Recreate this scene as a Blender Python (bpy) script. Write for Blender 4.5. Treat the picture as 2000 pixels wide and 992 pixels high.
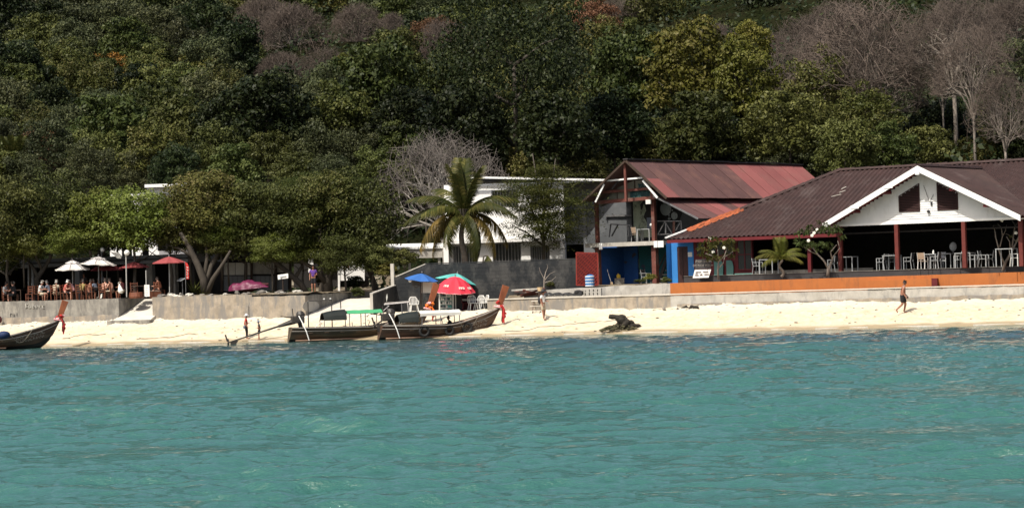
import bpy, math, random
import numpy as np
from mathutils import Vector, Matrix, Quaternion, noise as mnoise
R = math.radians
scene = bpy.context.scene
for _o in list(bpy.data.objects): bpy.data.objects.remove(_o)
rnd = random.Random(7)

# ------------------------------------------------ camera
FOC, CAMZ, PITCH, ROLL = 4800.0, 3.3, R(0.466), R(-1.8)
cam_d = bpy.data.cameras.new('camera'); cam = bpy.data.objects.new('camera', cam_d)
scene.collection.objects.link(cam); scene.camera = cam
cam_d.sensor_width = 36.0; cam_d.lens = 36.0*FOC/2000.0
cam_d.clip_start = 0.5; cam_d.clip_end = 3000
CAM_R = Matrix.Rotation(R(90)+PITCH, 3, 'X') @ Matrix.Rotation(ROLL, 3, 'Z')
cam.matrix_world = Matrix.Translation((0, 0, CAMZ)) @ CAM_R.to_4x4()

# ------------------------------------------------ sky, sun, exposure
SUN_TRAVEL = Vector((0.42, 0.54, -1.0)).normalized()
world = bpy.data.worlds.new('World'); scene.world = world; world.use_nodes = True
_nt = world.node_tree; _nt.nodes.clear()
_sky = _nt.nodes.new('ShaderNodeTexSky'); _sky.sky_type = 'NISHITA'; _sky.sun_disc = False
_to = -SUN_TRAVEL
_sky.sun_elevation = math.asin(_to.z); _sky.sun_rotation = math.atan2(_to.x, _to.y) % (2*math.pi)
_sky.air_density = 1.0; _sky.dust_density = 5.0; _sky.ozone_density = 0.6
_bg = _nt.nodes.new('ShaderNodeBackground'); _bg.inputs['Strength'].default_value = 0.14
_ow = _nt.nodes.new('ShaderNodeOutputWorld')
_nt.links.new(_sky.outputs[0], _bg.inputs[0]); _nt.links.new(_bg.outputs[0], _ow.inputs[0])
sl = bpy.data.lights.new('sun', 'SUN'); sl.energy = 5.0; sl.angle = R(0.5); sl.color = (1.0, 0.95, 0.86)
sun = bpy.data.objects.new('sun', sl); scene.collection.objects.link(sun)
sun.rotation_euler = SUN_TRAVEL.to_track_quat('-Z', 'Y').to_euler(); sun.location = (-60, 40, 120)
scene.view_settings.view_transform = 'Standard'; scene.view_settings.look = 'None'
scene.view_settings.exposure = 0.1; scene.view_settings.gamma = 1.0
scene.render.engine = 'CYCLES'
scene.cycles.max_bounces = 4; scene.cycles.diffuse_bounces = 1; scene.cycles.glossy_bounces = 2
scene.cycles.transmission_bounces = 2; scene.cycles.transparent_max_bounces = 6

# ------------------------------------------------ where a sight line meets a plane of the place
def ray(px, py):
    return (CAM_R @ Vector(((px-1000.0)/FOC, -(py-496.0)/FOC, -1.0)))
C0 = Vector((0, 0, CAMZ))
def at(px, py, Y):
    d = ray(px, py); return C0 + d*(Y/d.y)
def horizon(px): return 535.0-(px-1000)*math.tan(-ROLL)

class Frame:
    """a plan frame: u along a facade to the right, v back from it, z up"""
    def __init__(s, X, Y, ang):
        a = R(ang); s.a = a; s.o = Vector((X, Y, 0))
        s.u = Vector((math.cos(a), -math.sin(a), 0)); s.v = Vector((math.sin(a), math.cos(a), 0))
    def __call__(s, u, v, z): return s.o + s.u*u + s.v*v + Vector((0, 0, z))
    def hit(s, px, py, v=0.0):          # world point on the plane v = const
        d = ray(px, py); t = (v-(C0-s.o).dot(s.v))/d.dot(s.v); return C0+d*t
    def uz(s, px, py, v=0.0):
        p = s.hit(px, py, v); return ((p-s.o).dot(s.u), p.z)
    def hit_u(s, px, py, u):
        d = ray(px, py); t = (u-(C0-s.o).dot(s.u))/d.dot(s.u); return C0+d*t
    def rz(s): return -s.a
FW = Frame(0, 136.6, 20.1)      # the sea wall
FR = Frame(*at(1754, 527, 131.5).xy, 34)   # the white gabled restaurant
FB = Frame(*at(1281, 552, 144.5).xy, 38)   # the two-storey bar

# ------------------------------------------------ scene graph
COL = scene.collection
ORG = {}; KIDS = {}
def tag(o, label=None, cat=None, group=None, kind=None):
    if label: o['label'] = label
    if cat: o['category'] = cat
    if group: o['group'] = group
    if kind: o['kind'] = kind
    return o
def thing(name, label, cat, loc=(0, 0, 0), group=None, rz=0.0):
    o = bpy.data.objects.new(name, None); COL.objects.link(o)
    o.empty_display_size = 0.3
    o.location = loc; o.rotation_euler = (0, 0, rz); ORG[o.name] = Vector(loc); KIDS[o.name] = []
    return tag(o, label, cat, group)
def link(name, me, parent=None, kind=None, label=None):
    o = bpy.data.objects.new(name, me); COL.objects.link(o)
    KIDS[o.name] = []
    if parent is not None:
        o.parent = parent; KIDS[parent.name].append(o); ORG[o.name] = ORG[parent.name]
    else: ORG[o.name] = Vector((0, 0, 0))
    if kind: o['kind'] = kind
    if label: o['label'] = label
    return o
def copy_tree(o, loc=None, rz=None, label=None, parent=None, scale=None):
    c = o.copy(); COL.objects.link(c); KIDS[c.name] = []; ORG[c.name] = Vector(loc) if loc is not None else ORG[o.name]
    if parent is not None: c.parent = parent; KIDS[parent.name].append(c)
    if loc is not None: c.location = loc
    if rz is not None: c.rotation_euler = (0, 0, rz)
    if scale is not None: c.scale = scale
    if label: c['label'] = label
    for k in KIDS[o.name]: copy_tree(k, parent=c)
    return c

class MB:
    def __init__(s): s.v = []; s.f = []
    def add(s, vs, fs):
        n = len(s.v); s.v.extend([tuple(p) for p in vs]); s.f.extend([tuple(i+n for i in f) for f in fs]); return s
    def hexa(s, p):   # 8 points: bottom 0-3 ccw, top 4-7
        return s.add(p, [(3, 2, 1, 0), (4, 5, 6, 7), (0, 1, 5, 4), (1, 2, 6, 5), (2, 3, 7, 6), (3, 0, 4, 7)])
    def box(s, x0, x1, y0, y1, z0, z1):
        return s.hexa([(x0, y0, z0), (x1, y0, z0), (x1, y1, z0), (x0, y1, z0), (x0, y0, z1), (x1, y0, z1), (x1, y1, z1), (x0, y1, z1)])
    def fbox(s, F, u0, u1, v0, v1, z0, z1):
        return s.hexa([F(u0, v0, z0), F(u1, v0, z0), F(u1, v1, z0), F(u0, v1, z0), F(u0, v0, z1), F(u1, v0, z1), F(u1, v1, z1), F(u0, v1, z1)])
    def prism(s, pts, off):
        pts = [Vector(p) for p in pts]; off = Vector(off); n = len(pts)
        vs = pts+[p+off for p in pts]
        return s.add(vs, [tuple(range(n))[::-1], tuple(range(n, 2*n))]+[(i, (i+1) % n, n+(i+1) % n, n+i) for i in range(n)])
    def bar(s, a, b, w, h=None, up=(0, 0, 1)):
        a = Vector(a); b = Vector(b); h = h or w; d = (b-a).normalized(); up = Vector(up)
        if abs(d.dot(up)) > .98: up = Vector((0, 1, 0))
        x = d.cross(up).normalized()*(w/2); y = x.cross(d).normalized()*(h/2)
        return s.hexa([a-x-y, a+x-y, b+x-y, b-x-y, a-x+y, a+x+y, b+x+y, b-x+y])
    def tube(s, a, b, r0, r1=None, n=6): return s.path([a, b], [r0, r0 if r1 is None else r1], n)
    def path(s, pts, r, n=6, cap=True):
        pts = [Vector(p) for p in pts]
        if not hasattr(r, '__len__'): r = [r]*len(pts)
        vs = []; m = len(pts); ref = None
        for i, p in enumerate(pts):
            d = (pts[min(i+1, m-1)]-pts[max(i-1, 0)])
            if d.length < 1e-9: d = Vector((0, 0, 1))
            d.normalize()
            if ref is None: ref = Vector((0, 0, 1)) if abs(d.z) < .9 else Vector((1, 0, 0))
            x = d.cross(ref)
            if x.length < 1e-4: x = d.orthogonal()
            x.normalize(); y = x.cross(d); ref = y
            for k in range(n):
                t = 2*math.pi*k/n; vs.append(p+(x*math.cos(t)+y*math.sin(t))*r[i])
        fs = [(i*n+k, i*n+(k+1) % n, (i+1)*n+(k+1) % n, (i+1)*n+k) for i in range(m-1) for k in range(n)]
        if cap: fs += [tuple(range(n))[::-1], tuple((m-1)*n+k for k in range(n))]
        return s.add(vs, fs)
    def lathe(s, c, prof, n=12, sx=1, sy=1):   # prof: (r, z) list
        c = Vector(c); vs = []; m = len(prof)
        for r_, z in prof:
            for k in range(n):
                t = 2*math.pi*k/n; vs.append(c+Vector((r_*math.cos(t)*sx, r_*math.sin(t)*sy, z)))
        fs = [(i*n+k, i*n+(k+1) % n, (i+1)*n+(k+1) % n, (i+1)*n+k) for i in range(m-1) for k in range(n)]
        fs += [tuple(range(n))[::-1], tuple((m-1)*n+k for k in range(n))]
        return s.add(vs, fs)
    def ball(s, c, rx, ry=None, rz=None, n=8, m=6, jit=0, seed=0):
        ry = ry or rx; rz = rz or rx; rr = random.Random(seed); c = Vector(c)
        vs = [c+Vector((0, 0, -rz))]
        for i in range(1, m):
            a = -math.pi/2+math.pi*i/m
            for k in range(n):
                t = 2*math.pi*k/n; q = 1+rr.uniform(-jit, jit)
                vs.append(c+Vector((rx*math.cos(a)*math.cos(t)*q, ry*math.cos(a)*math.sin(t)*q, rz*math.sin(a)*q)))
        vs.append(c+Vector((0, 0, rz))); L = len(vs)-1
        fs = [(0, 1+(k+1) % n, 1+k) for k in range(n)]
        fs += [(1+i*n+k, 1+i*n+(k+1) % n, 1+(i+1)*n+(k+1) % n, 1+(i+1)*n+k) for i in range(m-2) for k in range(n)]
        fs += [(L, 1+(m-2)*n+k, 1+(m-2)*n+(k+1) % n) for k in range(n)]
        return s.add(vs, fs)
    def torus(s, c, R_, r_, ax=(0, 1, 0), n=16, m=8):
        ax = Vector(ax).normalized(); x = ax.orthogonal().normalized(); y = ax.cross(x); c = Vector(c)
        vs = []
        for i in range(n):
            t = 2*math.pi*i/n; d = x*math.cos(t)+y*math.sin(t)
            for k in range(m):
                q = 2*math.pi*k/m; vs.append(c+d*(R_+r_*math.cos(q))+ax*(r_*math.sin(q)))
        return s.add(vs, [(i*m+k, ((i+1) % n)*m+k, ((i+1) % n)*m+(k+1) % m, i*m+(k+1) % m) for i in range(n) for k in range(m)])
    def mesh(s, name, mat, off=Vector((0, 0, 0)), smooth=False):
        me = bpy.data.meshes.new(name)
        ox, oy, oz = off
        me.from_pydata([(a-ox, b-oy, c-oz) for a, b, c in s.v], [], s.f)
        if mat: me.materials.append(mat)
        if smooth: me.polygons.foreach_set('use_smooth', [True]*len(me.polygons))
        me.update(); return me
    def build(s, name, mat, parent=None, smooth=False, kind=None, label=None, bevel=0):
        off = ORG[parent.name] if parent is not None else Vector((0, 0, 0))
        me = s.mesh(name, mat, off, smooth); o = link(name, me, parent, kind, label)
        if bevel:
            b = o.modifiers.new('bevel', 'BEVEL'); b.width = bevel; b.segments = 2; b.limit_method = 'ANGLE'
        return o
def npmesh(name, V, F, mat, smooth=False, uv=None):
    me = bpy.data.meshes.new(name); V = np.asarray(V, 'f'); F = np.asarray(F, 'i'); k = F.shape[1]
    me.vertices.add(len(V)); me.vertices.foreach_set('co', V.ravel())
    me.loops.add(F.size); me.loops.foreach_set('vertex_index', F.ravel())
    me.polygons.add(len(F)); me.polygons.foreach_set('loop_start', np.arange(0, F.size, k, dtype='i'))
    try: me.polygons.foreach_set('loop_total', np.full(len(F), k, 'i'))
    except Exception: pass
    if smooth: me.polygons.foreach_set('use_smooth', np.ones(len(F), bool))
    if mat: me.materials.append(mat)
    me.update(calc_edges=True); return me

# ------------------------------------------------ materials
def _n(nt, t, **k):
    n = nt.nodes.new(t)
    for a, b in k.items():
        if a in n.inputs: n.inputs[a].default_value = b
        else: setattr(n, a, b)
    return n
def rgba(c): return (c[0], c[1], c[2], 1)
MATS = {}
def mat(name, col, col2=None, scale=3.0, rough=.7, bump=0.0, bscale=None, detail=6, spec=.3, metal=0, stretch=(1, 1, 1),
        col3=None, s3=.6, t3=(.5, .62), stretch3=(1, 1, 1), rand=0, bdist=.02):
    """base colour from noise between col and col2, patches of col3, bump"""
    if name in MATS: return MATS[name]
    m = bpy.data.materials.new(name); m.use_nodes = True; nt = m.node_tree; L = nt.links.new
    b = nt.nodes['Principled BSDF']; b.inputs['Roughness'].default_value = rough; b.inputs['Metallic'].default_value = metal
    b.inputs['Specular IOR Level'].default_value = spec
    tc = _n(nt, 'ShaderNodeNewGeometry')
    def coord(st):
        mp = _n(nt, 'ShaderNodeMapping'); mp.inputs['Scale'].default_value = st; L(tc.outputs['Position'], mp.inputs[0]); return mp.outputs[0]
    cur = None
    if col2 is None: col2 = tuple(c*.8 for c in col)
    nz = _n(nt, 'ShaderNodeTexNoise', Scale=scale, Detail=detail, Roughness=.65); L(coord(stretch), nz.inputs['Vector'])
    rp = _n(nt, 'ShaderNodeValToRGB'); rp.color_ramp.elements[0].position = .35; rp.color_ramp.elements[1].position = .65
    rp.color_ramp.elements[0].color = rgba(col); rp.color_ramp.elements[1].color = rgba(col2)
    L(nz.outputs['Fac'], rp.inputs[0]); cur = rp.outputs[0]
    if col3 is not None:
        n3 = _n(nt, 'ShaderNodeTexNoise', Scale=s3, Detail=7.0, Roughness=.7); L(coord(stretch3), n3.inputs['Vector'])
        r3 = _n(nt, 'ShaderNodeMapRange'); r3.inputs[1].default_value = t3[0]; r3.inputs[2].default_value = t3[1]; L(n3.outputs['Fac'], r3.inputs[0])
        mx = _n(nt, 'ShaderNodeMix', data_type='RGBA'); L(r3.outputs[0], mx.inputs[0]); L(cur, mx.inputs[6]); mx.inputs[7].default_value = rgba(col3); cur = mx.outputs[2]
    if rand:
        oi = _n(nt, 'ShaderNodeObjectInfo'); hs = _n(nt, 'ShaderNodeHueSaturation')
        mr = _n(nt, 'ShaderNodeMapRange'); mr.inputs[3].default_value = 1-rand; mr.inputs[4].default_value = 1+rand
        L(oi.outputs['Random'], mr.inputs[0]); L(mr.outputs[0], hs.inputs['Value']); L(cur, hs.inputs['Color']); cur = hs.outputs[0]
    L(cur, b.inputs['Base Color'])
    if bump:
        nb = _n(nt, 'ShaderNodeTexNoise', Scale=bscale or scale*3, Detail=6.0, Roughness=.7); L(tc.outputs['Position'], nb.inputs['Vector'])
        bp = _n(nt, 'ShaderNodeBump', Strength=bump, Distance=bdist); L(nb.outputs['Fac'], bp.inputs['Height']); L(bp.outputs[0], b.inputs['Normal'])
    MATS[name] = m; return m
def leafmat(name, c1, c2, c3, scale=.5, trans=.12, rough=.5, spec=.12, yellow=None):
    """foliage: clumps of c1..c2, single leaves varied, some c3"""
    m = bpy.data.materials.new(name); m.use_nodes = True; nt = m.node_tree; L = nt.links.new
    b = nt.nodes['Principled BSDF']; b.inputs['Roughness'].default_value = rough; b.inputs['Specular IOR Level'].default_value = spec
    g = _n(nt, 'ShaderNodeNewGeometry'); nz = _n(nt, 'ShaderNodeTexNoise', Scale=scale, Detail=3.0); L(g.outputs['Position'], nz.inputs['Vector'])
    ad = _n(nt, 'ShaderNodeMath', operation='MULTIPLY_ADD'); L(g.outputs['Random Per Island'], ad.inputs[0]); ad.inputs[1].default_value = .5
    L(nz.outputs['Fac'], ad.inputs[2])
    rp = _n(nt, 'ShaderNodeValToRGB'); e = rp.color_ramp.elements; e[0].position = .42; e[1].position = .85; e[0].color = rgba(c1); e[1].color = rgba(c2)
    e2 = rp.color_ramp.elements.new(.98); e2.color = rgba(c3)
    L(ad.outputs[0], rp.inputs[0])
    oi = _n(nt, 'ShaderNodeObjectInfo'); hs = _n(nt, 'ShaderNodeHueSaturation')
    mr = _n(nt, 'ShaderNodeMapRange'); mr.inputs[3].default_value = .7; mr.inputs[4].default_value = 1.3
    L(oi.outputs['Random'], mr.inputs[0]); L(mr.outputs[0], hs.inputs['Value'])
    mh = _n(nt, 'ShaderNodeMapRange'); mh.inputs[3].default_value = .47; mh.inputs[4].default_value = .503
    fr = _n(nt, 'ShaderNodeMath', operation='FRACT'); mu = _n(nt, 'ShaderNodeMath', operation='MULTIPLY'); mu.inputs[1].default_value = 7.3
    L(oi.outputs['Random'], mu.inputs[0]); L(mu.outputs[0], fr.inputs[0]); L(fr.outputs[0], mh.inputs[0]); L(mh.outputs[0], hs.inputs['Hue'])
    L(rp.outputs[0], hs.inputs['Color']); L(hs.outputs[0], b.inputs['Base Color'])
    if trans:
        tr = _n(nt, 'ShaderNodeBsdfTranslucent'); L(hs.outputs[0], tr.inputs[0]); mx = _n(nt, 'ShaderNodeMixShader'); mx.inputs[0].default_value = trans
        L(b.outputs[0], mx.inputs[1]); L(tr.outputs[0], mx.inputs[2]); L(mx.outputs[0], nt.nodes['Material Output'].inputs[0])
    return m

M = dict(
    concrete=mat('weathered_concrete', (.30, .28, .24), (.18, .17, .15), 1.6, .9, .5, 5, col3=(.15, .14, .125), s3=1.3, t3=(.46, .58), stretch3=(1.6, 1.6, .45)),
    concrete_tan=mat('tan_stained_concrete', (.36, .305, .235), (.23, .195, .15), 2.0, .9, .5, 5, col3=(.20, .185, .165), s3=1.0, t3=(.45, .57), stretch3=(2.2, 2.2, .5)),
    concrete_pale=mat('pale_concrete', (.44, .415, .37), (.33, .31, .27), 1.5, .9, .4, 6, col3=(.26, .25, .23), s3=1.2, t3=(.52, .66), stretch3=(2, 2, .6)),
    concrete_dark=mat('dark_stained_block', (.062, .061, .058), (.038, .038, .037), 1.2, .95, .5, 6, col3=(.018, .02, .022), s3=.7, t3=(.44, .56), stretch3=(1.2, 1.2, .8)),
    concrete_ramp=mat('white_concrete', (.56, .52, .45), (.45, .42, .36), 1.5, .9, .2, 8),
    orange=mat('orange_paint', (.42, .135, .035), (.37, .115, .03), 1.2, .8, .2, 6, col3=(.26, .095, .035), s3=1.2, t3=(.52, .72), stretch3=(2, 2, .5)),
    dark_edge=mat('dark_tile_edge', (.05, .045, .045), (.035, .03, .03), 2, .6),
    white_paint=mat('white_paint', (.80, .80, .77), (.72, .72, .70), .8, .7, .05, 8, col3=(.55, .54, .50), s3=.5, t3=(.58, .8)),
    white_wall=mat('white_render', (.86, .85, .82), (.80, .79, .76), .6, .8, .1, 8, col3=(.5, .49, .46), s3=.5, t3=(.6, .8), stretch3=(1, 1, .4)),
    siding=mat('white_siding', (.72, .72, .69), (.62, .62, .60), .8, .7, .05, 8, col3=(.50, .49, .45), s3=.9, t3=(.54, .74), stretch3=(1.5, 1.5, .5)),
    grey_wall=mat('grey_render_and_shade', (.21, .215, .22), (.17, .175, .18), .7, .85, .15, 8),
    fibre_roof=mat('dark_fibre_cement', (.046, .024, .021), (.032, .018, .016), 1.2, .75, .3, 8, col3=(.075, .055, .05), s3=.8, t3=(.54, .72)),
    brown_roof=mat('brown_metal_sheet', (.085, .042, .038), (.070, .035, .032), .8, .55, .1, 8, col3=(.13, .065, .05), s3=.7, t3=(.5, .72), spec=.3, rand=.14),
    pink_roof=mat('faded_red_metal_sheet', (.19, .062, .057), (.16, .052, .048), .8, .55, .1, 8, col3=(.16, .07, .06), s3=.7, t3=(.48, .7), spec=.3, rand=.12),
    orange_tile=mat('orange_ridge_tile', (.36, .10, .035), (.24, .06, .025), 4, .8, .2, 9, rand=.25),
    red_post=mat('red_painted_post', (.13, .026, .020), (.09, .020, .016), 3, .6, .1, 9),
    maroon=mat('maroon_wood', (.13, .015, .018), (.09, .011, .013), 2, .6, .1, 9),
    rust_wood=mat('weathered_red_wood', (.16, .055, .04), (.10, .035, .028), 3, .8, .3, 9, col3=(.22, .16, .13), s3=1.5, t3=(.55, .7), stretch3=(1, 1, .5)),
    door_brown=mat('brown_door', (.05, .022, .02), (.035, .016, .014), 2, .6),
    blue_wall=mat('blue_paint', (.035, .20, .52), (.03, .17, .45), .9, .7, .1, 8),
    deep_blue=mat('deep_blue_mural', (.03, .11, .36), (.02, .075, .27), .8, .7, col3=(.02, .10, .30), s3=.5, t3=(.45, .7)),
    teal_wall=mat('teal_mural', (.012, .10, .12), (.010, .08, .10), .8, .7),
    teal_board=mat('teal_board', (.10, .22, .19), (.08, .18, .16), 1.2, .6),
    black=mat('black_paint', (.012, .012, .013), (.008, .008, .009), 2, .6),
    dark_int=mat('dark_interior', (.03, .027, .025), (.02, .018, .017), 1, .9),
    dark_wood=mat('dark_wood', (.055, .035, .024), (.035, .022, .015), 3, .7, .2, 10),
    hull=mat('dark_varnished_plank', (.095, .052, .032), (.05, .028, .019), 1.2, .5, .3, 10, stretch=(1, 1, 4), col3=(.17, .125, .09), s3=1.3, t3=(.54, .72), stretch3=(.5, .5, 3), spec=.4, rand=.28),
    hull_olive=mat('olive_brown_plank', (.08, .055, .032), (.05, .036, .022), 1.2, .5, .3, 10, stretch=(1, 1, 4), col3=(.10, .085, .06), s3=1.3, t3=(.55, .72), stretch3=(.5, .5, 3), spec=.4, rand=.28),
    hull_low=mat('black_bottom_paint', (.015, .014, .013), (.010, .010, .010), 2, .5),
    rail=mat('grey_gunwale', (.34, .31, .27), (.22, .20, .175), 2, .6, .2, 10),
    deck=mat('sunbleached_deck', (.33, .21, .14), (.22, .13, .09), 1.5, .7, .2, 10, stretch=(1, 3, 1)),
    prow=mat('orange_varnished_wood', (.27, .085, .032), (.16, .048, .02), 2.5, .4, .15, 8, stretch=(1, 1, .4), spec=.5),
    green_cloth=mat('green_canopy', (.06, .32, .14), (.05, .27, .12), 1.2, .7),
    black_cloth=mat('dark_tarpaulin', (.012, .016, .013), (.008, .011, .009), 2, .6, .2, 8),
    white_cloth=mat('off_white_canopy', (.62, .60, .54), (.48, .46, .41), 1.2, .8, .2, 6),
    red_cloth=mat('red_cloth', (.42, .035, .03), (.40, .02, .02), 5, .8, .3, 20),
    pink_cloth=mat('pink_white_cloth', (.70, .20, .22), (.75, .55, .52), 9, .8, .3, 20),
    orange_cloth=mat('orange_cloth', (.75, .20, .03), (.70, .12, .02), 5, .8, .3, 20),
    wine_cloth=mat('dark_wine_cloth', (.07, .012, .014), (.04, .01, .01), 5, .8, .3, 20),
    metal=mat('dull_metal', (.25, .25, .25), (.16, .15, .15), 5, .45, metal=.6, spec=.5),
    engine=mat('greasy_black_metal', (.025, .024, .022), (.05, .04, .03), 6, .5, .3, 12, spec=.5),
    tyre=mat('tyre_rubber', (.018, .018, .018), (.03, .028, .026), 6, .85),
    pole=mat('grey_painted_pole', (.42, .41, .38), (.33, .32, .30), 4, .5),
    red_para=mat('red_parasol_cloth', (.62, .035, .06), (.55, .03, .05), 1.5, .75),
    rust_para=mat('faded_red_parasol_cloth', (.27, .055, .055), (.22, .045, .045), 1.5, .75),
    white_para=mat('white_parasol_cloth', (.62, .59, .56), (.55, .50, .48), 1.5, .75),
    wine_para=mat('wine_parasol_cloth', (.22, .02, .035), (.45, .10, .10), 5, .75),
    blue_para=mat('blue_parasol_cloth', (.03, .115, .36), (.025, .10, .30), 1.5, .75),
    teal_para=mat('teal_parasol_cloth', (.11, .42, .38), (.09, .36, .33), 1.5, .75),
    plastic=mat('white_plastic', (.72, .71, .67), (.66, .65, .61), 3, .45, spec=.5),
    alu=mat('grey_white_metal', (.34, .35, .35), (.28, .29, .29), 3, .45, spec=.5),
    wicker=mat('tan_wicker', (.32, .24, .17), (.24, .17, .12), 12, .8, .3, 30),
    red_wood=mat('reddish_chair_wood', (.15, .052, .026), (.10, .034, .018), 5, .5, .1, 14, rand=.3),
    glass=mat('dark_window_glass', (.02, .024, .026), (.03, .035, .035), 1, .12, spec=.6),
    paper=mat('white_board', (.75, .74, .70), (.68, .67, .63), 3, .7),
    ink=mat('dark_ink', (.03, .03, .035), (.03, .03, .03), 3, .7),
    skin=mat('tanned_skin', (.30, .135, .085), (.26, .115, .07), 6, .5, spec=.4),
    skin2=mat('light_skin', (.50, .27, .19), (.44, .23, .16), 6, .5, spec=.4),
    hair=mat('dark_hair', (.02, .014, .011), (.03, .02, .016), 20, .6),
    grey_hair=mat('grey_hair', (.32, .30, .27), (.25, .23, .2), 20, .7),
    black_shorts=mat('black_cloth', (.015, .015, .017), (.012, .012, .014), 4, .85),
    white_shirt=mat('white_cotton', (.62, .61, .58), (.55, .54, .52), 4, .85),
    beige=mat('beige_cotton', (.42, .36, .26), (.36, .30, .22), 4, .85),
    straw=mat('straw_hat', (.60, .45, .26), (.5, .36, .2), 10, .85),
    blue_cotton=mat('blue_grey_cotton', (.16, .18, .22), (.12, .14, .18), 4, .85),
    salmon=mat('salmon_cotton', (.50, .14, .11), (.44, .11, .09), 4, .85),
    ochre=mat('ochre_cotton', (.26, .20, .07), (.22, .17, .06), 4, .85),
    rock=mat('grey_rock', (.22, .20, .17), (.12, .11, .10), 4, .9, .6, 8, rand=.3),
    rock_pale=mat('pale_coral_rubble', (.58, .55, .48), (.45, .42, .36), 5, .9, .5, 9, rand=.2),
    driftwood=mat('wet_driftwood', (.035, .028, .020), (.02, .017, .013), 5, .8, .8, 9, bdist=.06),
    weed=mat('dry_seaweed', (.06, .058, .028), (.09, .08, .045), 7, .9, .6, 14),
    rope=mat('rope', (.30, .26, .20), (.22, .19, .14), 9, .9),
    bark=mat('grey_brown_bark', (.075, .062, .048), (.045, .038, .03), 3, .9, .7, 9, stretch=(1, 1, .4)),
    bark_pale=mat('pale_bark', (.24, .205, .17), (.13, .11, .09), 3, .9, .5, 9, stretch=(1, 1, .4)),
    twig=mat('grey_brown_twigs', (.12, .092, .074), (.08, .062, .05), 1, .9, rand=.2),
    palmbark=mat('palm_trunk', (.20, .165, .13), (.12, .10, .08), 3, .9, .5, 9, stretch=(1, 1, 3)),
    magenta=mat('magenta_cover', (.13, .008, .045), (.09, .006, .03), 3, .45, .4, 5, bdist=.08, spec=.5),  # cover colour darkened for the shade it lies in
    lattice=mat('red_lattice_paint', (.24, .03, .02), (.18, .024, .016), 3, .7),
    barrel_w=mat('white_band', (.6, .62, .64), (.5, .52, .55), 3, .5),
    barrel_b=mat('blue_band', (.02, .16, .42), (.018, .13, .36), 3, .5),
    cushion=mat('yellow_plastic', (.55, .38, .03), (.45, .3, .03), 3, .5),
    purple=mat('violet_cloth', (.10, .04, .22), (.08, .03, .18), 3, .8),
    thatch=mat('rusty_roofing', (.15, .11, .085), (.09, .065, .05), 2, .9, .6, 8),
    flower=mat('white_petal', (.80, .78, .70), (.75, .72, .62), 3, .6),
)
# ================================================================ land and water
VS = -5.64                       # shoreline, in v of the sea-wall frame
def upx(px, v=0.0, py=600): return FW.uz(px, py, v)[0]
def npnoise(X, Y, sc, seed, n=24):
    rs = np.random.RandomState(seed); out = np.zeros_like(X)
    for i in range(n):
        a = rs.uniform(0, 2*math.pi); k = 2*math.pi/sc*rs.uniform(.5, 2.2); out += np.sin((X*math.cos(a)+Y*math.sin(a))*k+rs.uniform(0, 6.28))/math.sqrt(k*sc/6)
    return out/math.sqrt(n)
def frame_grid(F, us, vs, zf, mask=None):
    U, V = np.meshgrid(us, vs); Z = zf(U, V)
    X = F.o.x+F.u.x*U+F.v.x*V; Y = F.o.y+F.u.y*U+F.v.y*V
    P = np.stack([X, Y, Z], -1).reshape(-1, 3); nu = len(us); nv = len(vs)
    i = np.arange(nu-1)[None, :]+np.arange(nv-1)[:, None]*nu
    Fc = np.stack([i, i+1, i+1+nu, i+nu], -1)
    if mask is not None:
        mk = mask((U[:-1, :-1]+U[1:, 1:])/2, (V[:-1, :-1]+V[1:, 1:])/2); Fc = Fc[mk]
    return P, Fc.reshape(-1, 4)

def sand_z(U, V):
    t = np.clip((V-VS-.35*npnoise(U, U*0, 9, 3)*0-.25*np.sin(U*.31)-.15*np.sin(U*.9+1))/5.64, -3, 1.02)
    z = np.where(t > 0, 1.27*np.sign(t)*np.abs(t)**.92, .9*t*1.0)
    bumps = .035*npnoise(U, V, .7, 5)+.035*npnoise(U, V, 2.4, 6)
    return z+bumps*np.clip(t*3, 0, 1)
P_, F_ = frame_grid(FW, np.concatenate([np.arange(-120, -44, 2.0), np.arange(-44, 40, .16), np.arange(40, 120, 2.0)]), np.concatenate([np.arange(-20, -7, 1.0), np.arange(-7, 5.2, .11)]), sand_z)
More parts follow.
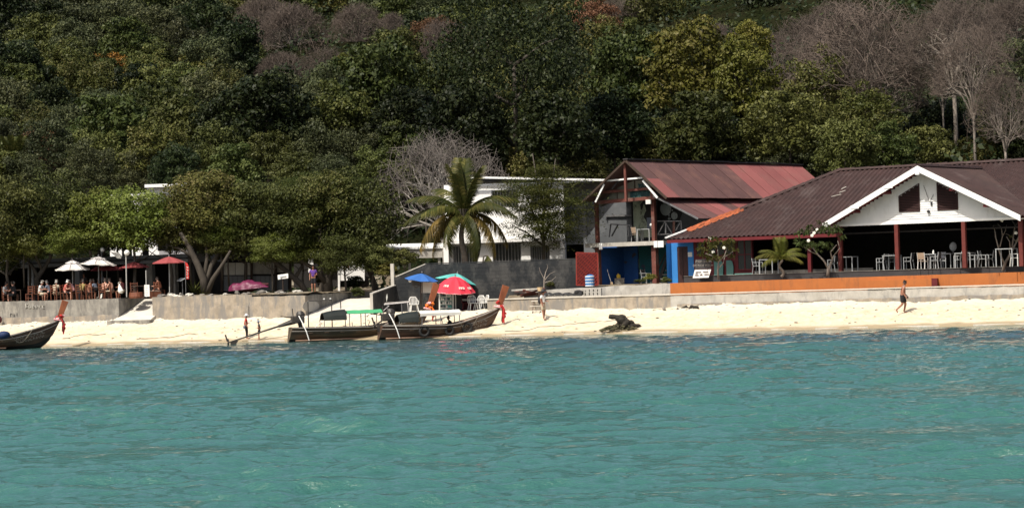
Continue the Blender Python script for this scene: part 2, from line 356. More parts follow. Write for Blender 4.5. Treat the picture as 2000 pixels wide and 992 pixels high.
# sand: dry cream, pebbles, scraps and painted footprint shadows, wet at the water's edge
def sand_material():
    m = bpy.data.materials.new('beach_sand'); m.use_nodes = True; nt = m.node_tree; L = nt.links.new; b = nt.nodes['Principled BSDF']
    g = _n(nt, 'ShaderNodeNewGeometry'); sx = _n(nt, 'ShaderNodeSeparateXYZ'); L(g.outputs['Position'], sx.inputs[0])
    nz = _n(nt, 'ShaderNodeTexNoise', Scale=2.2, Detail=9.0, Roughness=.75); L(g.outputs['Position'], nz.inputs['Vector'])
    rp = _n(nt, 'ShaderNodeValToRGB'); rp.color_ramp.elements[0].position = .3; rp.color_ramp.elements[1].position = .6
    rp.color_ramp.elements[0].color = (.45, .36, .235, 1); rp.color_ramp.elements[1].color = (.61, .53, .395, 1); L(nz.outputs['Fac'], rp.inputs[0])
    # paler coral rubble under the wall
    up = _n(nt, 'ShaderNodeMapRange'); up.inputs[1].default_value = .85; up.inputs[2].default_value = 1.2; L(sx.outputs['Z'], up.inputs[0])
    m1 = _n(nt, 'ShaderNodeMix', data_type='RGBA'); L(up.outputs[0], m1.inputs[0]); L(rp.outputs[0], m1.inputs[6]); m1.inputs[7].default_value = (.60, .54, .42, 1)
    # dark specks: pebbles and scraps, plus small footprint shadows put into the colour
    vz = _n(nt, 'ShaderNodeTexVoronoi', Scale=3.2); L(g.outputs['Position'], vz.inputs['Vector'])
    vr = _n(nt, 'ShaderNodeMapRange'); vr.inputs[1].default_value = .07; vr.inputs[2].default_value = .14; vr.inputs[3].default_value = .75; vr.inputs[4].default_value = 0; L(vz.outputs['Distance'], vr.inputs[0])
    gt = _n(nt, 'ShaderNodeMath', operation='GREATER_THAN'); nq = _n(nt, 'ShaderNodeTexNoise', Scale=1.1, Detail=2.0); L(g.outputs['Position'], nq.inputs['Vector']); L(nq.outputs['Fac'], gt.inputs[0]); gt.inputs[1].default_value = .5
    mm = _n(nt, 'ShaderNodeMath', operation='MULTIPLY'); L(vr.outputs[0], mm.inputs[0]); L(gt.outputs[0], mm.inputs[1])
    m2 = _n(nt, 'ShaderNodeMix', data_type='RGBA'); L(mm.outputs[0], m2.inputs[0]); L(m1.outputs[2], m2.inputs[6]); m2.inputs[7].default_value = (.20, .16, .11, 1)
    # wet band
    ad = _n(nt, 'ShaderNodeMath', operation='MULTIPLY_ADD'); L(nq.outputs['Fac'], ad.inputs[0]); ad.inputs[1].default_value = -.22; L(sx.outputs['Z'], ad.inputs[2])
    wr = _n(nt, 'ShaderNodeMapRange'); wr.inputs[1].default_value = .0; wr.inputs[2].default_value = .10; wr.inputs[3].default_value = 1; wr.inputs[4].default_value = 0; L(ad.outputs[0], wr.inputs[0])
    m3 = _n(nt, 'ShaderNodeMix', data_type='RGBA'); L(wr.outputs[0], m3.inputs[0]); L(m2.outputs[2], m3.inputs[6]); m3.inputs[7].default_value = (.34, .27, .17, 1)
    L(m3.outputs[2], b.inputs['Base Color'])
    rr = _n(nt, 'ShaderNodeMapRange'); rr.inputs[3].default_value = .95; rr.inputs[4].default_value = .35; L(wr.outputs[0], rr.inputs[0]); L(rr.outputs[0], b.inputs['Roughness'])
    b.inputs['Specular IOR Level'].default_value = .15
    nb = _n(nt, 'ShaderNodeTexNoise', Scale=5.5, Detail=8.0, Roughness=.8); L(g.outputs['Position'], nb.inputs['Vector'])
    bp = _n(nt, 'ShaderNodeBump', Strength=1.0, Distance=.055); L(nb.outputs['Fac'], bp.inputs['Height']); L(bp.outputs[0], b.inputs['Normal'])
    return m
link('beach_sand', npmesh('beach_sand', P_, F_, sand_material(), True), kind='structure')

# ground behind the sea wall, with the slipways and the vendor's bay left open
U1, U2, U3, U4, U5 = upx(232), upx(298), upx(597), upx(724), upx(952)
def ground_z(U, V):
    left = (U < U3+.2)
    base = np.where(left, 2.52, np.where(U < U4+4, 2.5, 1.86))
    z = np.where(V < 3, base, np.where(left | (U < U4), 2.55, base+np.clip((V-3)/1.0, 0, 1)*(2.48-base)))
    z = z+np.where(left & (U > U2), .12*np.exp(-((V-1.2)/1.0)**2), 0)
    far = np.clip(V-26, 0, None); far = np.minimum(far, 165+.12*(far-165))
    z = z+far*.285+np.where(far > 0, 1.2*npnoise(U, V, 40, 9)*np.clip(far/20, 0, 1), 0)
    return z+.03*npnoise(U, V, 1.3, 11)*np.clip(V/2, 0, 1)*np.where(left, 1, .3)
def ground_mask(U, V):
    open1 = (U > U1) & (U < U2) & (V < 3.2)
    open2 = (U > U3) & (U < U4) & (V < 6.0)
    bay = (U >= U4-.2) & (U < U5) & (V < 4.3)
    return ~(open1 | open2 | bay)
P_, F_ = frame_grid(FW, np.concatenate([np.arange(-120, -60, 3.0), np.arange(-60, 60, .3), np.arange(60, 120, 3.0)]), np.concatenate([np.arange(.12, 7, .3), np.arange(7.2, 30, 1.5)]), ground_z, ground_mask)
soil = mat('dry_soil', (.16, .13, .09), (.10, .08, .055), 2, .95, .5, 8, spec=.05, col3=(.28, .25, .19), s3=.8, t3=(.52, .65))
link('ground', npmesh('ground', P_, F_, soil, True), kind='structure')
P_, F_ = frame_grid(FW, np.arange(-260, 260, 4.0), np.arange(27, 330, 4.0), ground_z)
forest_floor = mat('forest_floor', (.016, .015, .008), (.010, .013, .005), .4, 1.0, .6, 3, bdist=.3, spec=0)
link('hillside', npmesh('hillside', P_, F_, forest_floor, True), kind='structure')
def ground_at(X, Y):
    d = Vector((X, Y, 0))-FW.o; u = d.dot(FW.u); v = d.dot(FW.v)
    if v < 0 or (U4-.1 < u < U5 and v < 4.2): return float(sand_z(np.array([u]), np.array([v]))[0])
    return float(ground_z(np.array([u]), np.array([v]))[0])

# ---- water
def water_material():
    m = bpy.data.materials.new('sea_water'); m.use_nodes = True; nt = m.node_tree; L = nt.links.new; b = nt.nodes['Principled BSDF']
    g = _n(nt, 'ShaderNodeNewGeometry'); sx = _n(nt, 'ShaderNodeSeparateXYZ'); L(g.outputs['Position'], sx.inputs[0])
    # distance from the shoreline: Y + .366 X - 130.6
    a = _n(nt, 'ShaderNodeMath', operation='MULTIPLY_ADD'); L(sx.outputs['X'], a.inputs[0]); a.inputs[1].default_value = .366; L(sx.outputs['Y'], a.inputs[2])
    mp = _n(nt, 'ShaderNodeMapping'); mp.inputs['Scale'].default_value = (.05, .022, 1); L(g.outputs['Position'], mp.inputs[0])
    nz = _n(nt, 'ShaderNodeTexNoise', Scale=1.0, Detail=5.0, Roughness=.6); L(mp.outputs[0], nz.inputs['Vector'])
    b2 = _n(nt, 'ShaderNodeMath', operation='MULTIPLY_ADD'); L(nz.outputs['Fac'], b2.inputs[0]); b2.inputs[1].default_value = 34; L(a.outputs[0], b2.inputs[2])
    mr = _n(nt, 'ShaderNodeMapRange'); mr.inputs[1].default_value = 60+17; mr.inputs[2].default_value = 134+17; L(b2.outputs[0], mr.inputs[0])
    rp = _n(nt, 'ShaderNodeValToRGB'); e = rp.color_ramp.elements
    e[0].position = 0; e[0].color = (.026, .102, .080, 1); e[1].position = 1; e[1].color = (.045, .13, .105, 1)
    for p, c in ((.55, (.028, .096, .080)), (.74, (.032, .066, .068)), (.90, (.030, .064, .058))):
        q = e.new(p); q.color = rgba(c)
    L(mr.outputs[0], rp.inputs[0]); L(rp.outputs[0], b.inputs['Base Color'])
    b.inputs['Roughness'].default_value = .04; b.inputs['IOR'].default_value = 1.5
    b.inputs['Specular IOR Level'].default_value = .9
    mq = _n(nt, 'ShaderNodeMapping'); mq.inputs['Scale'].default_value = (1.0, 1.35, 1); mq.inputs['Rotation'].default_value = (0, 0, R(14)); L(g.outputs['Position'], mq.inputs[0])
    n1 = _n(nt, 'ShaderNodeTexNoise', Scale=6.0, Detail=4.0, Roughness=.6); L(mq.outputs[0], n1.inputs['Vector'])
    bp = _n(nt, 'ShaderNodeBump', Strength=1.0, Distance=.06); L(n1.outputs['Fac'], bp.inputs['Height']); L(bp.outputs[0], b.inputs['Normal'])
    return m
def wave_height(X, Y, seed=4):
    rs = np.random.RandomState(seed); h = np.zeros_like(X)
    for i in range(110):
        lam = .38*(11.0)**(rs.rand()**1.1); th = R(78)+rs.normal()*R(30)
        k = 2*math.pi/lam; ph = rs.uniform(0, 6.28)
        amp = .0060*lam**.82*rs.uniform(.5, 1.4)
        w = np.sin(X*k*math.cos(th)+Y*k*math.sin(th)+ph)
        if i % 3 == 0: w = 1-2*np.abs(np.sin(.5*(X*k*math.cos(th)+Y*k*math.sin(th))+ph))
        h += amp*w
    gust = .75+.35*npnoise(X, Y*.6, 9, 21)
    return h*np.clip(gust, .3, 1.6)
nr, nc = 1400, 400
inv = np.linspace(1/150.0, 1/29.0, nr); rr_ = np.concatenate([np.geomspace(2, 28.9, 130), 1/inv[::-1]]) if inv[0] < inv[-1] else None; th_ = np.concatenate([np.linspace(R(-80), R(-13.9), 14), np.linspace(R(-13.6), R(13.6), nc), np.linspace(R(13.9), R(80), 14)])
RR, TH = np.meshgrid(rr_, th_, indexing='ij'); WX = RR*np.sin(TH); WY = RR*np.cos(TH)
nr, nc = RR.shape; edge = np.where(np.abs(TH) < R(13.7), 1, .55)*np.clip((RR-2)/6, 0, 1)
toshore = np.clip(((130.6-.366*WX)-WY)/8, .12, 1)
WZ = wave_height(WX, WY)*edge*toshore
i_ = np.arange(nc-1)[None, :]+np.arange(nr-1)[:, None]*nc
link('sea_water', npmesh('sea_water', np.stack([WX, WY, WZ], -1).reshape(-1, 3), np.stack([i_, i_+1, i_+1+nc, i_+nc], -1).reshape(-1, 4), water_material(), True), kind='structure')

_b = MB(); _b.add([(-700, -400, -.35), (700, -400, -.35), (700, 160, -.35), (-700, 160, -.35)], [(0, 1, 2, 3)])
_o = _b.build('open_sea', bpy.data.materials['sea_water'], kind='structure')

_m = MB(); _r = random.Random(3); _u = -34.0
while _u < 30:
    _l = _r.uniform(.6, 3.2); _n2 = 8
    for _i in range(_n2):
        _a, _b2 = _u+_l*_i/_n2, _u+_l*(_i+1)/_n2; _w = .045*math.sin(math.pi*(_i+.5)/_n2)*_r.uniform(.5, 1.4)
        _q = []
        for _x in (_a, _b2):
            _vv = VS+.25*math.sin(_x*.31)+.15*math.sin(_x*.9+1)+.10*math.sin(_x*2.3)+.12
            _q.append((_x, _vv))
        _m.hexa([FW(_q[0][0], _q[0][1]-_w, .0), FW(_q[1][0], _q[1][1]-_w, .0), FW(_q[1][0], _q[1][1]+_w, .02), FW(_q[0][0], _q[0][1]+_w, .02), FW(_q[0][0], _q[0][1]-_w, .045), FW(_q[1][0], _q[1][1]-_w, .045), FW(_q[1][0], _q[1][1]+_w, .07), FW(_q[0][0], _q[0][1]+_w, .07)])
    _u += _l+_r.uniform(.2, 2.5)
_m.build('foam', mat('wash_foam', (.5, .49, .44), (.38, .36, .31), 8, .9), kind='stuff')['label'] = 'broken line of foam where the water meets the sand'
# ================================================================ walls, slipways
def fthing(name, label, cat, F, u, v, z, group=None):
    return thing(name, label, cat, tuple(F(u, v, z)), group)
def rough_wall(mb, F, u0, u1, v0, v1, zb, zt, n=None, amp=.015, seed=1, ztf=None):
    """a cast wall, its top and face slightly uneven; zt may be (z at u0, z at u1)"""
    rr = random.Random(seed); n = n or max(2, int(abs(u1-u0)/.35)); z0, z1 = zt if hasattr(zt, '__len__') else (zt, zt)
    vs = []
    for i in range(n+1):
        t = i/n; u = u0+(u1-u0)*t; z = z0+(z1-z0)*t+rr.uniform(-amp, amp)
        zm = zb+(z-zb)*.5; o = lambda: rr.uniform(-amp, amp)
        vs += [F(u, v0+o(), zb), F(u, v0+o(), zm), F(u, v0+o(), z), F(u, v1, z+o()), F(u, v1, zb)]
    fs = [(i*5+k, (i+1)*5+k, (i+1)*5+k+1, i*5+k+1) for i in range(n) for k in range(4)]
    fs += [(0, 1, 2, 3, 4), tuple(n*5+k for k in (4, 3, 2, 1, 0))]
    return mb.add(vs, fs)
uA0 = -46.0
zl = FW.uz(0, 588)[1]; zl2 = FW.uz(232, 583)[1]
sw = fthing('sea_wall', 'weathered grey concrete sea wall under the parasol terrace, left of the narrow slipway', 'wall', FW, upx(100), 0, 0)
rough_wall(MB(), FW, uA0, U1, 0, .3, 0.2, (zl, zl2), seed=2).build('wall_face', M['concrete'], sw)
rough_wall(MB(), FW, uA0, U1-.0, -.06, .0-.004, 0.2, 1.62, seed=3, amp=.03).build('footing', M['concrete_tan'], sw)
m_ = MB(); m_.fbox(FW, U1-.28, U1-.003, .303, 3.2, .6, zl2-.01); m_.build('return_wall', M['concrete'], sw)
sl = fthing('slipway', 'narrow pale concrete slipway sunk between two sea walls behind the left longtail boat', 'slipway', FW, U1+1, 0, 0)
a0, a1 = U1, U2
m_ = MB(); m_.hexa([FW(a0, -.9, .6), FW(a1+.2, -1.0, .6), FW(a1-.003, 3.2, 1.2), FW(a0+.003, 3.2, 1.2), FW(a0-.1, -.5, 1.34), FW(a1+.2, -.55, 1.36), FW(a1-.003, 3.2, 2.5), FW(a0+.003, 3.2, 2.5)])
m_.build('ramp_slab', M['concrete_ramp'], sl)
m_ = MB(); m_.fbox(FW, a0-.2, a1+.35, -1.1, -.56, .5, 1.30); m_.build('toe_block', M['concrete'], sl)
z2a = FW.uz(298, 580)[1]; z2b = FW.uz(596, 577)[1]
sw = fthing('sea_wall', 'tan streaked concrete sea wall between the narrow slipway and the wide white ramp', 'wall', FW, upx(450), 0, 0)
um = upx(492)
rough_wall(MB(), FW, U2, um-.003, 0, .3, .2, (z2a, z2a-.03), seed=4, amp=.02).build('wall_face', M['concrete_tan'], sw)
rough_wall(MB(), FW, um, U3, -.03, .3, .2, (z2b, z2b), seed=5, amp=.02).build('wall_face', M['concrete_tan'], sw)
rough_wall(MB(), FW, U2+.2, um-.2, -.05, -.02, .2, 1.95, seed=6, amp=.012).build('footing', M['concrete_tan'], sw)
m_ = MB(); m_.hexa([FW(U3-.28, .303, .6), FW(U3-.004, .303, .6), FW(U3-.004, 6.4, .6), FW(U3-.28, 6.4, .6), FW(U3-.28, .303, z2b), FW(U3-.004, .303, z2b), FW(U3-.004, 6.4, z2b+.1), FW(U3-.28, 6.4, z2b+.1)])
m_.build('return_wall', M['concrete'], sw)
# pale painted disc on the return wall
m_ = MB(); pc = FW.hit_u(607, 598, U3); uu, vv = (pc-FW.o).dot(FW.u), (pc-FW.o).dot(FW.v)
ring = [FW(U3+.004, vv+1.15*math.cos(t*math.pi/9)*(1+.05*math.sin(3*t)), pc.z+.32*math.sin(t*math.pi/9)) for t in range(18)]
m_.prism(ring, FW.u*.006); m_.build('painted_patch', M['concrete_pale'], sw)
rp_ = fthing('slipway', 'wide white concrete ramp rising from the beach behind the green canopied boat', 'slipway', FW, U3+2, 0, 0)
m_ = MB()
zr0 = 1.15; zr1 = FW.uz(700, 583, 5.6)[1]
nseg = 12
for i in range(nseg):
    v0, v1 = -.6+6.6*i/nseg, -.6+6.6*(i+1)/nseg
    f = lambda v: zr0+(zr1-zr0)*max(0, min(1, (v+.6)/6.2))**.85
    m_.hexa([FW(U3+.002, v0, .3), FW(U4-.002, v0, .3), FW(U4-.002, v1, .3), FW(U3+.002, v1, .3), FW(U3+.002, v0, f(v0)), FW(U4-.002, v0, f(v0)+.05), FW(U4-.002, v1, f(v1)+.05), FW(U3+.002, v1, f(v1))])
m_.build('ramp_slab', M['concrete_ramp'], rp_)

# dark block wall round the vendor's bay, its top stepping up
bw = fthing('block_wall', 'tall dark grey stained block wall behind the red blue and teal parasols', 'wall', FW, U4+3, 3.8, 0)
vE = 3.9
zt0 = FW.uz(723, 574, 0)[1]
pe = FW.hit_u(768, 558, U4+.0); ve = (pe-FW.o).dot(FW.v); ze = pe.z
m_ = MB()
m_.hexa([FW(U4, 0, .4), FW(U4+.17, 0, .4), FW(U4+.17, ve, .4), FW(U4, ve, .4), FW(U4, 0, zt0), FW(U4+.17, 0, zt0), FW(U4+.17, ve, ze), FW(U4, ve, ze)])
m_.build('sloping_side_wall', M['concrete_dark'], bw)
m_ = MB(); m_.hexa([FW(U4-.02, -.02, zt0), FW(U4+.19, -.02, zt0), FW(U4+.19, ve, ze), FW(U4-.02, ve, ze), FW(U4-.02, -.02, zt0+.05), FW(U4+.19, -.02, zt0+.05), FW(U4+.19, ve, ze+.05), FW(U4-.02, ve, ze+.05)])
m_.fbox(FW, U4-.015, U4+.16, -.03, -.003, .4, zt0); m_.build('pale_lit_coping', M['concrete_pale'], bw)  # sunlit top and front end of the side wall put into pale colour
vD = ve
q = [FW.uz(*p, vD) for p in ((774, 541), (831, 516.5), (1150, 512))]
u77 = FW.uz(768, 550, vD)[0]
poly = [FW(u77, vD, 1.0), FW(q[2][0], vD, 1.0), FW(q[2][0], vD, q[1][1]+.02), FW(q[1][0], vD, q[1][1]), FW(q[0][0], vD, q[0][1]), FW(u77, vD, q[0][1]-.03)]
MB().prism(poly, FW.v*.17).build('back_wall', M['concrete_dark'], bw)
m_ = MB(); m_.hexa([FW(q[0][0], vD-.03, q[0][1]), FW(q[1][0], vD-.03, q[1][1]), FW(q[1][0], vD+.2, q[1][1]), FW(q[0][0], vD+.2, q[0][1])]+[FW(q[0][0], vD-.03, q[0][1]+.06), FW(q[1][0], vD-.03, q[1][1]+.06), FW(q[1][0], vD+.2, q[1][1]+.06), FW(q[0][0], vD+.2, q[0][1]+.06)])
m_.build('pale_lit_coping', M['concrete_pale'], bw)
m_ = MB(); m_.fbox(FW, q[1][0], q[2][0], vD-.02, vD+.19, q[1][1]+.022, q[1][1]+.07); m_.build('dark_coping', M['concrete_dark'], bw)
zpo = FW.uz(768, 515, vD)[1]
m_ = MB(); m_.fbox(FW, u77-.1, u77+.1, vD-.12, vD-.003, 1.2, zpo); m_.build('post', M['concrete_pale'], bw)
# block courses: recessed joints laid out as raised blocks over the wall
m_ = MB(); z = 1.3; row = 0; rr = random.Random(5)
while z < q[1][1]-.2:
    u = u77+.15-(row % 2)*.2
    while u < q[2][0]-.4:
        zt_lim = q[0][1] + (q[1][1]-q[0][1])*max(0, min(1, (u-q[0][0])/(q[1][0]-q[0][0])))
        if z+.2 < zt_lim-.03 and rr.random() < .93: m_.fbox(FW, u+.008, u+.39, vD-.003-rr.uniform(.003, .010), vD-.001, z+.007, z+.193)
        u += .4
    z += .2; row += 1
m_.build('block_course', M['concrete_dark'], bw, kind='stuff')
sc = [(843, 476)]
# lower wall, right part: continues out of frame
zE0 = FW.uz(960, 586)[1]; zE1 = FW.uz(1310, 577.5)[1]; zE2 = FW.uz(2000, 557)[1]
sw = fthing('sea_wall', 'long low stained concrete sea wall below the orange terrace wall', 'wall', FW, upx(1500), 0, 0)
uR = upx(2000)+12; zR = zE2
uq = upx(1310)
rough_wall(MB(), FW, U5, uq, 0, .28, .2, (zE0, zE1), seed=8, amp=.018).build('wall_face', M['concrete_tan'], sw)
rough_wall(MB(), FW, uq+.003, uR, -.02, .28, .2, (zE1, zR), seed=9, amp=.018).build('wall_face', M['concrete_pale'], sw)
rough_wall(MB(), FW, uq+.4, uR, -.10, -.03, .2, (zE1-.48, zR-.42), seed=10, amp=.035).build('footing', M['concrete_tan'], sw)
m_ = MB(); m_.hexa([FW(U5-.02, -.05, zE0+.012), FW(uR, -.07, zR+.012), FW(uR, .36, zR+.012), FW(U5-.02, .36, zE0+.012), FW(U5-.02, -.05, zE0+.07), FW(uR, -.07, zR+.07), FW(uR, .36, zR+.07), FW(U5-.02, .36, zE0+.07)])
m_.build('coping', M['concrete_ramp'], sw)
# upper ledge wall (grey white) and orange wall, set back
vU = 1.3
lu0, lz0 = FW.uz(1062, 566, vU); lu1, lz1 = FW.uz(1309, 553, vU)
lw = fthing('ledge_wall', 'low whitewashed ledge wall in front of the blue mural bar', 'wall', FW, (lu0+lu1)/2, vU, 0)
rough_wall(MB(), FW, lu0-1.2, lu1, vU, vU+.25, 1.8, (lz0-.03, lz1), seed=11, amp=.02).build('wall_face', M['concrete_pale'], lw)
m_ = MB(); m_.hexa([FW(lu0-1.2, vU+.25, 1.8), FW(lu1, vU+.25, 1.8), FW(lu1, vU+3.2, 1.8), FW(lu0-1.2, vU+3.2, 1.8), FW(lu0-1.2, vU+.25, lz0-.05), FW(lu1, vU+.25, lz1-.02), FW(lu1, vU+3.2, lz1-.02), FW(lu0-1.2, vU+3.2, lz0-.05)])
m_.build('ledge_floor', M['concrete'], lw)
ou1 = FW.uz(2000, 530, vU)[0]+12; oz1 = FW.uz(2000, 530, vU)[1]; oz0 = FW.uz(1310, 553, vU)[1]
ow = fthing('terrace_wall', 'long orange painted terrace wall in front of the white gabled restaurant', 'wall', FW, lu1+9, vU, 0)
m_ = MB(); m_.hexa([FW(lu1+.004, vU-.05, 1.75), FW(ou1, vU-.05, 1.75), FW(ou1, vU+.3, 1.75), FW(lu1+.004, vU+.3, 1.75), FW(lu1+.004, vU-.05, oz0), FW(ou1, vU-.05, oz1), FW(ou1, vU+.3, oz1), FW(lu1+.004, vU+.3, oz0)])
m_.build('wall_face', M['orange'], ow)
bu0 = FW.uz(1690, 550, vU-.6)[0]; bu1 = FW.uz(1818, 550, vU-.6)[0]; zb = FW.uz(1800, 545, vU-.6)[1]
m_ = MB(); m_.fbox(FW, bu0, bu1, vU-.42, vU-.053, 1.9, zb); m_.build('bench_step', M['orange'], ow)
m_ = MB(); m_.fbox(FW, bu1+.003, bu1+.3, vU-.40, vU-.053, 1.9, zb+.02); m_.build('step_end', M['maroon'], ow)
dk = fthing('deck_floor', 'dark edged raised terrace floor carrying the white gabled restaurant', 'terrace', FW, lu1+9, 3, 0)
du0 = FW.uz(1336, 545, vU+.9)[0]; dz = FR.uz(1754, 527, 0)[1]
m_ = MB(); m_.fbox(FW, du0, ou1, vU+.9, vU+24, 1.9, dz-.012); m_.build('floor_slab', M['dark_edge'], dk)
m_ = MB(); m_.fbox(FW, du0, ou1, vU+.86, vU+1.02, dz-.01, dz+.012); m_.build('nosing', M['concrete'], dk)
m_ = MB(); m_.fbox(FW, lu1+.004, ou1, vU+.303, vU+.895, 1.9, oz0-.10); m_.build('planting_strip', M['concrete_tan'], dk)

# ================================================================ roofs
def sheet(mb, poly, down, spacing=.16, amp=.022, rows=1, lap=.0, thick=.018, a_off=0.0, arange=None):
    """corrugated sheet filling a convex planar polygon; the folds run along 'down'"""
    poly = [Vector(p) for p in poly]; d = Vector(down).normalized()
    n = (poly[1]-poly[0]).cross(poly[2]-poly[0]).normalized()
    if n.z < 0: n = -n
    e = d.cross(n).normalized(); o = poly[0]
    P2 = [((p-o).dot(e), (p-o).dot(d)) for p in poly]
    a0 = min(p[0] for p in P2); a1 = max(p[0] for p in P2)
    if arange: a0, a1 = max(a0, arange[0]), min(a1, arange[1])
    if a1-a0 < .02: return mb
    k = max(2, int((a1-a0)/spacing*4)); cols = []
    for i in range(k+1):
        a = a0+(a1-a0)*(i/k); a_ = min(max(a, min(p[0] for p in P2)+1e-4), max(p[0] for p in P2)-1e-4); ts = []
        for j in range(len(P2)):
            (x0, y0), (x1, y1) = P2[j], P2[(j+1) % len(P2)]
            if (x0-a_)*(x1-a_) <= 0 and abs(x1-x0) > 1e-9: ts.append(y0+(y1-y0)*(a_-x0)/(x1-x0))
        if len(ts) < 2: ts = [0, 0]
        h = amp*math.cos(2*math.pi*a/spacing)
        cols.append((a, min(ts), max(ts), h))
    vs = []; fs = []; m = 2*rows if lap else rows+1
    for a, t0, t1, h in cols:
        for r in range(rows):
            q0, q1 = r/rows, (r+1)/rows
            if lap:
                vs.append(o+e*a+d*(t0+(t1-t0)*q0)+n*(h)); vs.append(o+e*a+d*(t0+(t1-t0)*q1)+n*(h+lap))
            else: vs.append(o+e*a+d*(t0+(t1-t0)*q0)+n*h)
        if not lap: vs.append(o+e*a+d*t1+n*h)
    nt_ = len(vs); vs2 = [v-n*thick for v in vs]
    for i in range(k):
        for r in range(m-1):
            b = i*m+r; fs.append((b, b+1, b+m+1, b+m)); fs.append((nt_+b, nt_+b+m, nt_+b+m+1, nt_+b+1))
        fs.append((i*m+m-1, nt_+i*m+m-1, nt_+(i+1)*m+m-1, (i+1)*m+m-1)); fs.append((i*m, (i+1)*m, nt_+(i+1)*m, nt_+i*m))
    for i in (0, k):
        for r in range(m-1): b = i*m+r; fs.append((b, nt_+b, nt_+b+1, b+1))
    return mb.add(vs+vs2, fs)
def sheet_coords(poly, down):
    poly = [Vector(p) for p in poly]; d = Vector(down).normalized(); n = (poly[1]-poly[0]).cross(poly[2]-poly[0]).normalized()
    if n.z < 0: n = -n
    e = d.cross(n).normalized(); A = [(p-poly[0]).dot(e) for p in poly]; return min(A), max(A)

# ================================================================ the restaurant
rs_ = thing('restaurant', 'white gabled open restaurant with dark corrugated roof and red posts', 'restaurant', tuple(FR(0, 0, dz)))
VE, VR = .5, 8.2                      # eave and ridge depth
Eu0, Ez = FR.uz(1299, 467, VE); Eu1 = FR.uz(1640, 455, VE)[0]
Ru0, Rz = FR.uz(1640, 333, VR)
Rue = Ru0+24; Eue = Eu0+36
main = [FR(Eu0, VE, Ez), FR(Eue, VE, Ez), FR(Rue, VR, Rz), FR(Ru0, VR, Rz)]
down = FR(0, VE, Ez)-FR(0, VR, Rz)
Au, Az = FR.uz(1792, 326, -.95); Lu, Lz = FR.uz(1607, 438, -.95); Ru_, Rrz = FR.uz(2000, 421, -.95)
gp = (Az-Lz)/(Au-Lu)                  # pitch of the porch gable
Gu1 = Au+(Au-Lu); Gz1 = Lz
vback = VE+(Az-Ez)/((Rz-Ez)/(VR-VE))  # where the gable ridge dies into the main roof
pm = (Rz-Ez)/(VR-VE)
vlow = lambda z: VE+(z-Ez)/pm
# main slope, left of the gable valley and right of it
vA = vlow(Lz)
mainL = [FR(Eu0, VE, Ez), FR(Lu+.4, VE, Ez), FR(Lu+.4, vA-.35, Lz-.35*pm), FR(Au, vback, Az), FR(Au, VR, Rz), FR(Ru0, VR, Rz)]
sheet(MB(), mainL, down, .30, .05, rows=9, lap=.010).build('main_roof', M['fibre_roof'], rs_)
mainR = [FR(Au, vback, Az), FR(Gu1, vA, Gz1), FR(Gu1, VE, Ez), FR(Eue, VE, Ez), FR(Eue, VR, Rz), FR(Au, VR, Rz)]
sheet(MB(), [FR(Au+.01, vback, Az), FR(Gu1, vA, Gz1), FR(Eue, vA, Gz1), FR(Eue, VR, Rz), FR(Au+.01, VR, Rz)], down, .30, .05, rows=7, lap=.010).build('main_roof', M['fibre_roof'], rs_)
# rear slope and hip end
sheet(MB(), [FR(Ru0, VR, Rz), FR(Rue, VR, Rz), FR(Rue, VR+8, Ez), FR(Eu0, VR+8, Ez)], FR(0, 8, -(Rz-Ez))-FR(0, 0, 0), .4, .03).build('rear_roof', M['fibre_roof'], rs_)
sheet(MB(), [FR(Eu0, VE, Ez), FR(Ru0, VR, Rz), FR(Eu0, VR+8, Ez)], FR(-(Ru0-Eu0), 0, -(Rz-Ez))-FR(0, 0, 0), .4, .03).build('hip_roof', M['fibre_roof'], rs_)
# the porch gable: right slope (seen) and left slope
dR = FR(Gu1-Au, 0, Gz1-Az)-FR(0, 0, 0); dL = FR(Lu-Au, 0, Lz-Az)-FR(0, 0, 0)
gr = [FR(Au, -.95, Az+.03), FR(Gu1, -.95, Gz1+.03), FR(Gu1, vA, Gz1+.03), FR(Au, vback+.05, Az+.03)]
sheet(MB(), gr, dR, .30, .05, rows=6, lap=.010).build('gable_roof', M['fibre_roof'], rs_)
sheet(MB(), [FR(Au, -.95, Az+.03), FR(Lu, -.95, Lz+.03), FR(Lu, vA, Lz+.03), FR(Au, vback+.05, Az+.03)], dL, .30, .05, rows=6, lap=.010).build('gable_roof', M['fibre_roof'], rs_)
# ridge caps
def ridge_tiles(mb, a, b, n, w=.17, h=.1, sag=.0):
    a = Vector(a); b = Vector(b)
    for i in range(n):
        p = a+(b-a)*(i/n); q = a+(b-a)*((i+1.08)/n); d = (q-p).normalized(); x = d.cross(Vector((0, 0, 1))).normalized()*w
        up = Vector((0, 0, h+.012*(i % 2)))
        mb.add([p-x, p-x*.5+up, p+x*.5+up, p+x, q-x*.9, q-x*.45+up*1.25, q+x*.45+up*1.25, q+x*.9], [(0, 1, 5, 4), (1, 2, 6, 5), (2, 3, 7, 6), (0, 3, 2, 1), (4, 5, 6, 7), (0, 4, 7, 3)])
    return mb
ridge_tiles(MB(), FR(Ru0, VR, Rz), FR(Rue, VR, Rz), 50).build('ridge_cap', M['fibre_roof'], rs_)
ridge_tiles(MB(), FR(Au, -.9, Az+.05), FR(Au, vback, Az+.05), 20).build('ridge_cap', M['fibre_roof'], rs_)
hA = FR(Eu0, VE, Ez); hB = FR(Ru0, VR, Rz)
ridge_tiles(MB(), hA+(hB-hA)*.42, hB, 22).build('hip_cap', M['fibre_roof'], rs_)
nO = 12
